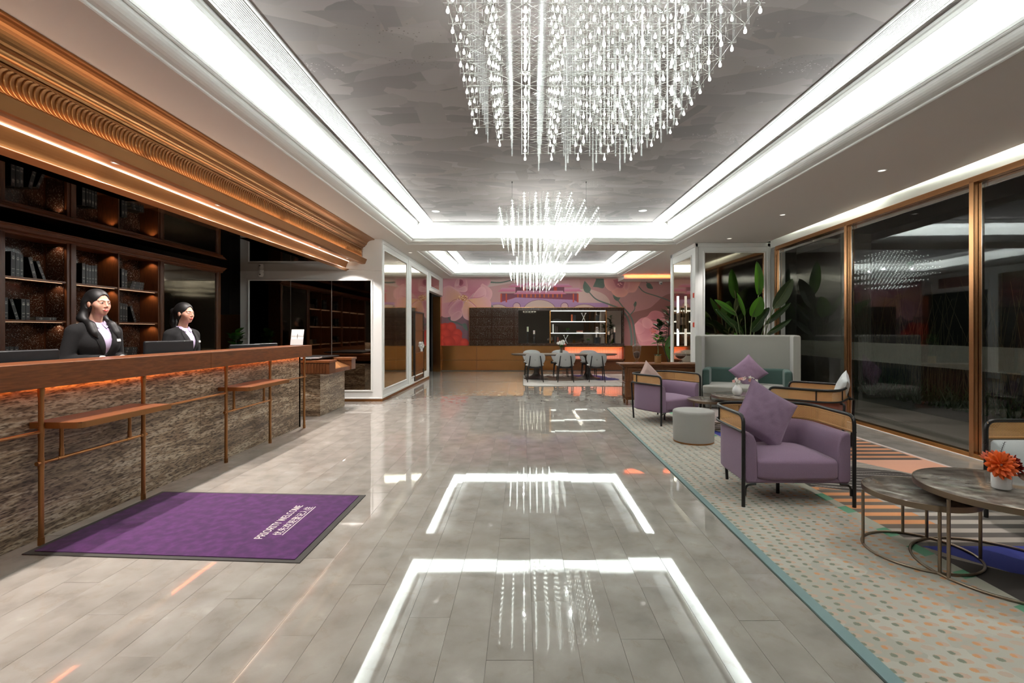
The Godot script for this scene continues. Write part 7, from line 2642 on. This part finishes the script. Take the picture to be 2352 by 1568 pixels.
func head(f: Flesh) -> void:
	var h := HEAD
	f.ell(h + Vector3(0, 0.035, -0.018), Vector3(0.072, 0.086, 0.090), 0.03)
	f.ell(h + Vector3(0, -0.025, 0.024), Vector3(0.058, 0.078, 0.058), 0.03)
	f.ell(h + Vector3(0, -0.060, 0.030), Vector3(0.043, 0.040, 0.044), 0.025)
	f.ell(h + Vector3(0, -0.090, 0.054), Vector3(0.018, 0.014, 0.016), 0.022)
	for s in [-1.0, 1.0]:
		f.ell(h + Vector3(s * 0.036, -0.022, 0.046), Vector3(0.026, 0.028, 0.024), 0.025)
		f.ell(h + Vector3(s * 0.030, 0.005, 0.069), Vector3(0.015, 0.010, 0.011), 0.008)
		f.cap(h + Vector3(s * 0.012, 0.026, 0.078), h + Vector3(s * 0.044, 0.024, 0.064), 0.007, 0.006, 0.016)
		f.ell(h + Vector3(s * 0.074, -0.008, -0.012), Vector3(0.009, 0.029, 0.017), 0.006)
		f.ell(h + Vector3(s * 0.011, -0.030, 0.084), Vector3(0.007, 0.006, 0.008), 0.006)
		f.ell(h + Vector3(s * 0.012, -0.0575, 0.080), Vector3(0.014, 0.005, 0.006), 0.006)
	f.cap(h + Vector3(0, 0.018, 0.078), h + Vector3(0, -0.024, 0.095), 0.006, 0.0092, 0.012)
	f.ell(h + Vector3(0, -0.0645, 0.080), Vector3(0.015, 0.0058, 0.007), 0.006)
	f.cap(h + Vector3(0, -0.07, -0.012), Vector3(0, 1.42, -0.028), 0.046, 0.050, 0.025)


func strip_on(f: Flesh, pts: Array, half: float, lift: float, d := Vector3(0, 0, -1)) -> Geo:
	# a narrow ribbon laid on the surface, following pts (x, y)
	var g := Geo.new()
	var q := []
	for p in pts:
		q.append(f.hit(Vector3(p.x, p.y, 0.30), d))
	var m := q.size()
	return g.grid(4, m - 1, func(u, v):
		var i := int(round(v * (m - 1)))
		var t: Vector2 = (pts[mini(i + 1, m - 1)] - pts[maxi(i - 1, 0)]).normalized()
		var w: float = half * (pts[i].z if pts[i] is Vector3 else 1.0) * pow(maxf(0.0, sin(PI * clampf(v * 0.96 + 0.02, 0, 1))), 0.6)
		var o: float = (2.0 * u - 1.0) * w
		var s := f.hit(Vector3(pts[i].x - t.y * o, pts[i].y + t.x * o, 0.30), d)
		return s + Vector3(0, 0, lift * (1.0 - pow(2.0 * u - 1.0, 2.0)) + 0.0006), true)


func make_receptionist(label: String) -> Node3D:
	var t := thing("person", label, "person")
	var skin := mat("skin", Color8(190, 145, 124), 0.6)
	skin.subsurf_scatter_enabled = true
	skin.subsurf_scatter_strength = 0.12
	var hf := Flesh.new()
	head(hf)
	var g := Geo.new()
	hf.nets(HEAD + Vector3(-0.095, -0.20, -0.125), HEAD + Vector3(0.095, 0.13, 0.115), 0.0038, g)
	var bf := Flesh.new()
	torso(bf)
	arms(bf)
	bf.cap(Vector3(0, 1.40, -0.025), Vector3(0, 1.47, -0.02), 0.050, 0.047, 0.03)
	for s in [-1.0, 1.0]:
		bf.cap(Vector3(s * 0.085, 0.86, 0.0), Vector3(s * 0.085, 0.48, 0.01), 0.080, 0.052, 0.03)
		bf.cap(Vector3(s * 0.085, 0.48, 0.01), Vector3(s * 0.085, 0.09, -0.02), 0.050, 0.034, 0.02)
		bf.cap(Vector3(s * 0.085, 0.06, -0.03), Vector3(s * 0.09, 0.045, 0.12), 0.036, 0.028, 0.02)
	bf.grow = -0.006
	bf.nets(Vector3(-0.30, 0.0, -0.17), Vector3(0.30, 1.47, 0.22), 0.016, g)
	for s in [-1.0, 1.0]:
		var nf := Flesh.new()
		hand(nf, s)
		nf.nets(Vector3(-0.13, 1.07, 0.17), Vector3(0.13, 1.165, 0.33), 0.0036, g)
	part("body", g, skin, t)
	# clothes
	var tf := Flesh.new()
	torso(tf)
	tf.grow = 0.004
	var sg := Geo.new()
	tf.cap(Vector3(0, 1.40, -0.025), Vector3(0, 1.445, -0.022), 0.050, 0.049, 0.02)
	tf.extra = func(p: Vector3, d: float) -> float: return maxf(d, maxf(p.y - 1.462 + p.z * 0.35, 1.0 - p.y))
	tf.nets(Vector3(-0.25, 1.0, -0.16), Vector3(0.25, 1.48, 0.16), 0.010, sg)
	part("shirt", sg, mat("lilac_shirt", Color8(184, 170, 200), 0.7), t)
	var jf := Flesh.new()
	torso(jf)
	arms(jf)
	jf.ell(Vector3(0, 0.86, -0.01), Vector3(0.185, 0.13, 0.125), 0.05)
	jf.grow = 0.013
	jf.extra = func(p: Vector3, d: float) -> float:
		var w := 0.012 + 0.21 * maxf(0.0, p.y - 1.17)
		var v := maxf(absf(p.x) - w, maxf(0.0 - p.z, 1.17 - p.y))
		var neck := Vector2(p.x, p.z + 0.01).length() - 0.060
		d = maxf(d, -v)
		d = maxf(d, -maxf(neck, 1.40 - p.y))
		d = maxf(d, 0.78 - p.y)
		# sleeves end at the wrist
		return maxf(d, p.z - 0.170 if p.y < 1.2 and p.z > 0.12 else -1.0)
	var jg := Geo.new()
	jf.nets(Vector3(-0.31, 0.74, -0.19), Vector3(0.31, 1.47, 0.24), 0.0105, jg)
	part("jacket", jg, M.suit_cloth, t)
	for s in [-1.0, 1.0]:
		var lap := Geo.new()
		var jt := Flesh.new()
		torso(jt)
		jt.grow = 0.015
		lap.grid(6, 14, func(u, v):
			var y: float = lerpf(1.17, 1.425, v)
			var x0 := 0.012 + 0.21 * (y - 1.17)
			var w: float = 0.055 * sin(PI * clampf(0.08 + v * 0.80, 0, 1)) + 0.004
			var x: float = s * (x0 + w * u)
			var q := jt.hit(Vector3(x, y, 0.25), Vector3(0, 0, -1))
			return q + Vector3(0, 0, 0.004 + 0.003 * sin(PI * u)), s > 0)
		part("lapel", lap, M.suit_cloth, t)
		var col := Geo.new()
		col.quad(Vector3(s * 0.012, 1.435, 0.048), Vector3(s * 0.055, 1.47, 0.018), Vector3(s * 0.068, 1.425, 0.048), Vector3(s * 0.030, 1.402, 0.072), Vector3(s * 0.3, 0, 1))
		col.quad(Vector3(s * 0.055, 1.47, 0.018), Vector3(s * 0.060, 1.475, -0.04), Vector3(s * 0.072, 1.43, -0.04), Vector3(s * 0.068, 1.425, 0.048), Vector3(s, 0, 0.2))
		part("shirt_collar", col, M.lilac_shirt, t)
		var cuff := Geo.new()
		cuff.tube([Vector3(s * 0.094, 1.124, 0.163), Vector3(s * 0.080, 1.125, 0.187)], [0.037, 0.034], 14)
		part("cuff", cuff, M.white_card, t)
	var sk := Flesh.new()
	sk.ell(Vector3(0, 0.88, -0.01), Vector3(0.172, 0.14, 0.116), 0.04)
	for s in [-1.0, 1.0]:
		sk.cap(Vector3(s * 0.075, 0.84, 0.0), Vector3(s * 0.080, 0.46, 0.0), 0.100, 0.085, 0.09)
	sk.extra = func(p: Vector3, d: float) -> float: return maxf(d, 0.46 - p.y)
	var kg := Geo.new()
	sk.nets(Vector3(-0.22, 0.42, -0.16), Vector3(0.22, 1.04, 0.16), 0.018, kg)
	part("skirt", kg, M.suit_cloth, t)
	var tag_at := Vector3(0.098, 1.292, 0.25)
	var ts := Flesh.new()
	torso(ts)
	ts.grow = 0.018
	var tp := ts.hit(tag_at, Vector3(0, 0, -1))
	var tg := Geo.new()
	tg.xf = Transform3D(Basis(Vector3.UP, 0.45) * Basis(Vector3.RIGHT, -0.12), tp)
	tg.bbox(Vector3.ZERO, Vector3(0.062, 0.024, 0.004), 0.0015)
	part("name_tag", tg, M.white_card, t)
	for y in [1.135, 1.02]:
		var bp := ts.hit(Vector3(0.004, y, 0.25), Vector3(0, 0, -1))
		part("button", Geo.new().bbox(bp, Vector3(0.014, 0.014, 0.006), 0.004), M.black_plastic, t)
	# face
	var H := HEAD
	var lip := mat("lips", Color8(196, 74, 66), 0.4)
	part("lips", strip_on(hf, [Vector2(-0.023, H.y - 0.0575), Vector2(-0.014, H.y - 0.0565), Vector2(-0.006, H.y - 0.0548), Vector2(0, H.y - 0.0558), Vector2(0.006, H.y - 0.0548), Vector2(0.014, H.y - 0.0565), Vector2(0.023, H.y - 0.0575)], 0.0042, 0.0012), lip, t)
	part("lips", strip_on(hf, [Vector2(-0.020, H.y - 0.0615), Vector2(-0.010, H.y - 0.065), Vector2(0, H.y - 0.066), Vector2(0.010, H.y - 0.065), Vector2(0.020, H.y - 0.0615)], 0.0050, 0.0018), lip, t)
	var dark := mat("lash", Color8(30, 22, 20), 0.5)
	var white := mat("eye_white", Color8(228, 222, 216), 0.3)
	for s in [-1.0, 1.0]:
		var cx: float = s * 0.031
		var cy := H.y + 0.004
		var ey := [Vector2(cx - 0.0125, cy), Vector2(cx - 0.006, cy + 0.0006), Vector2(cx, cy + 0.0008), Vector2(cx + 0.006, cy + 0.0006), Vector2(cx + 0.0125, cy)]
		part("eye", strip_on(hf, ey, 0.0044, 0.0008), white, t)
		part("iris", strip_on(hf, [Vector2(cx - 0.0046, cy), Vector2(cx - 0.002, cy), Vector2(cx + 0.002, cy), Vector2(cx + 0.0046, cy)], 0.0048, 0.0016), dark, t)
		part("eyelid", strip_on(hf, [Vector2(cx - 0.0145, cy + 0.0012), Vector2(cx - 0.007, cy + 0.0052), Vector2(cx, cy + 0.0062), Vector2(cx + 0.007, cy + 0.0052), Vector2(cx + 0.0145, cy + 0.0012)], 0.0015, 0.0016), dark, t)
		part("eyebrow", strip_on(hf, [Vector2(s * 0.016, H.y + 0.0225), Vector2(s * 0.026, H.y + 0.0265), Vector2(s * 0.036, H.y + 0.0275), Vector2(s * 0.046, H.y + 0.0235)], 0.0026, 0.0008), mat("brow", Color8(62, 44, 36), 0.8), t)
		part("nostril", strip_on(hf, [Vector2(s * 0.005, H.y - 0.0335), Vector2(s * 0.0075, H.y - 0.0330), Vector2(s * 0.010, H.y - 0.0335)], 0.0012, 0.0006), mat("nostril", Color8(120, 76, 64), 0.8), t)
	return t


func hair_cap(f: Flesh) -> void:
	var h := HEAD
	f.ell(h + Vector3(0, 0.046, -0.022), Vector3(0.0815, 0.090, 0.100), 0.03)
	f.ell(h + Vector3(0, 0.0, -0.045), Vector3(0.078, 0.085, 0.075), 0.03)
	f.cut(h + Vector3(0, -0.030, 0.085), Vector3(0.066, 0.112, 0.088))
	for s in [-1.0, 1.0]:
		f.cut(h + Vector3(s * 0.086, -0.018, -0.004), Vector3(0.026, 0.036, 0.024))


func build_people() -> void:
	var hair := mat("hair", Color8(10, 8, 8), 0.55)
	var a := make_receptionist("receptionist with long loose dark hair in a black suit, hands at the counter")
	var b := copy(a, P(-3.95, 0.0, 5.62), 83.0, "receptionist with a dark ponytail in a black suit before the big mirror")
	a.position = P(-3.85, 0.02, 4.36)
	a.rotation.y = deg_to_rad(80.0)
	b.scale = Vector3.ONE * 0.985
	var f := Flesh.new()
	hair_cap(f)
	var jt := Flesh.new()
	torso(jt)
	jt.grow = 0.016
	for s in [-1.0, 1.0]:
		var pts := [HEAD + Vector3(s * 0.060, 0.0, -0.055), Vector3(s * 0.088, 1.49, -0.045)]
		for q in [[0.092, 1.43], [0.096, 1.39], [0.096, 1.355], [0.092, 1.32]]:
			pts.append(jt.hit(Vector3(s * q[0], q[1], 0.25), Vector3(0, 0, -1)) + Vector3(0, 0, 0.012))
		var rad := [0.030, 0.028, 0.023, 0.019, 0.014, 0.006]
		for i in 5:
			f.cap(pts[i], pts[i + 1], rad[i], rad[i + 1], 0.05)
	f.cap(HEAD + Vector3(0, 0.0, -0.085), Vector3(0, 1.34, -0.115), 0.060, 0.050, 0.03)
	var g := Geo.new()
	f.nets(Vector3(-0.17, 1.23, -0.19), Vector3(0.17, 1.79, 0.15), 0.0062, g)
	part("hair", g, hair, a)
	var k := Flesh.new()
	hair_cap(k)
	k.cap(HEAD + Vector3(0, 0.06, -0.105), HEAD + Vector3(0, 0.03, -0.150), 0.022, 0.030, 0.015)
	k.cap(HEAD + Vector3(0, 0.03, -0.150), HEAD + Vector3(0.0, -0.10, -0.155), 0.034, 0.036, 0.02)
	k.cap(HEAD + Vector3(0, -0.10, -0.155), HEAD + Vector3(0.0, -0.23, -0.135), 0.034, 0.014, 0.02)
	g = Geo.new()
	k.nets(Vector3(-0.11, 1.37, -0.21), Vector3(0.11, 1.79, 0.12), 0.0058, g)
	part("hair", g, hair, b)
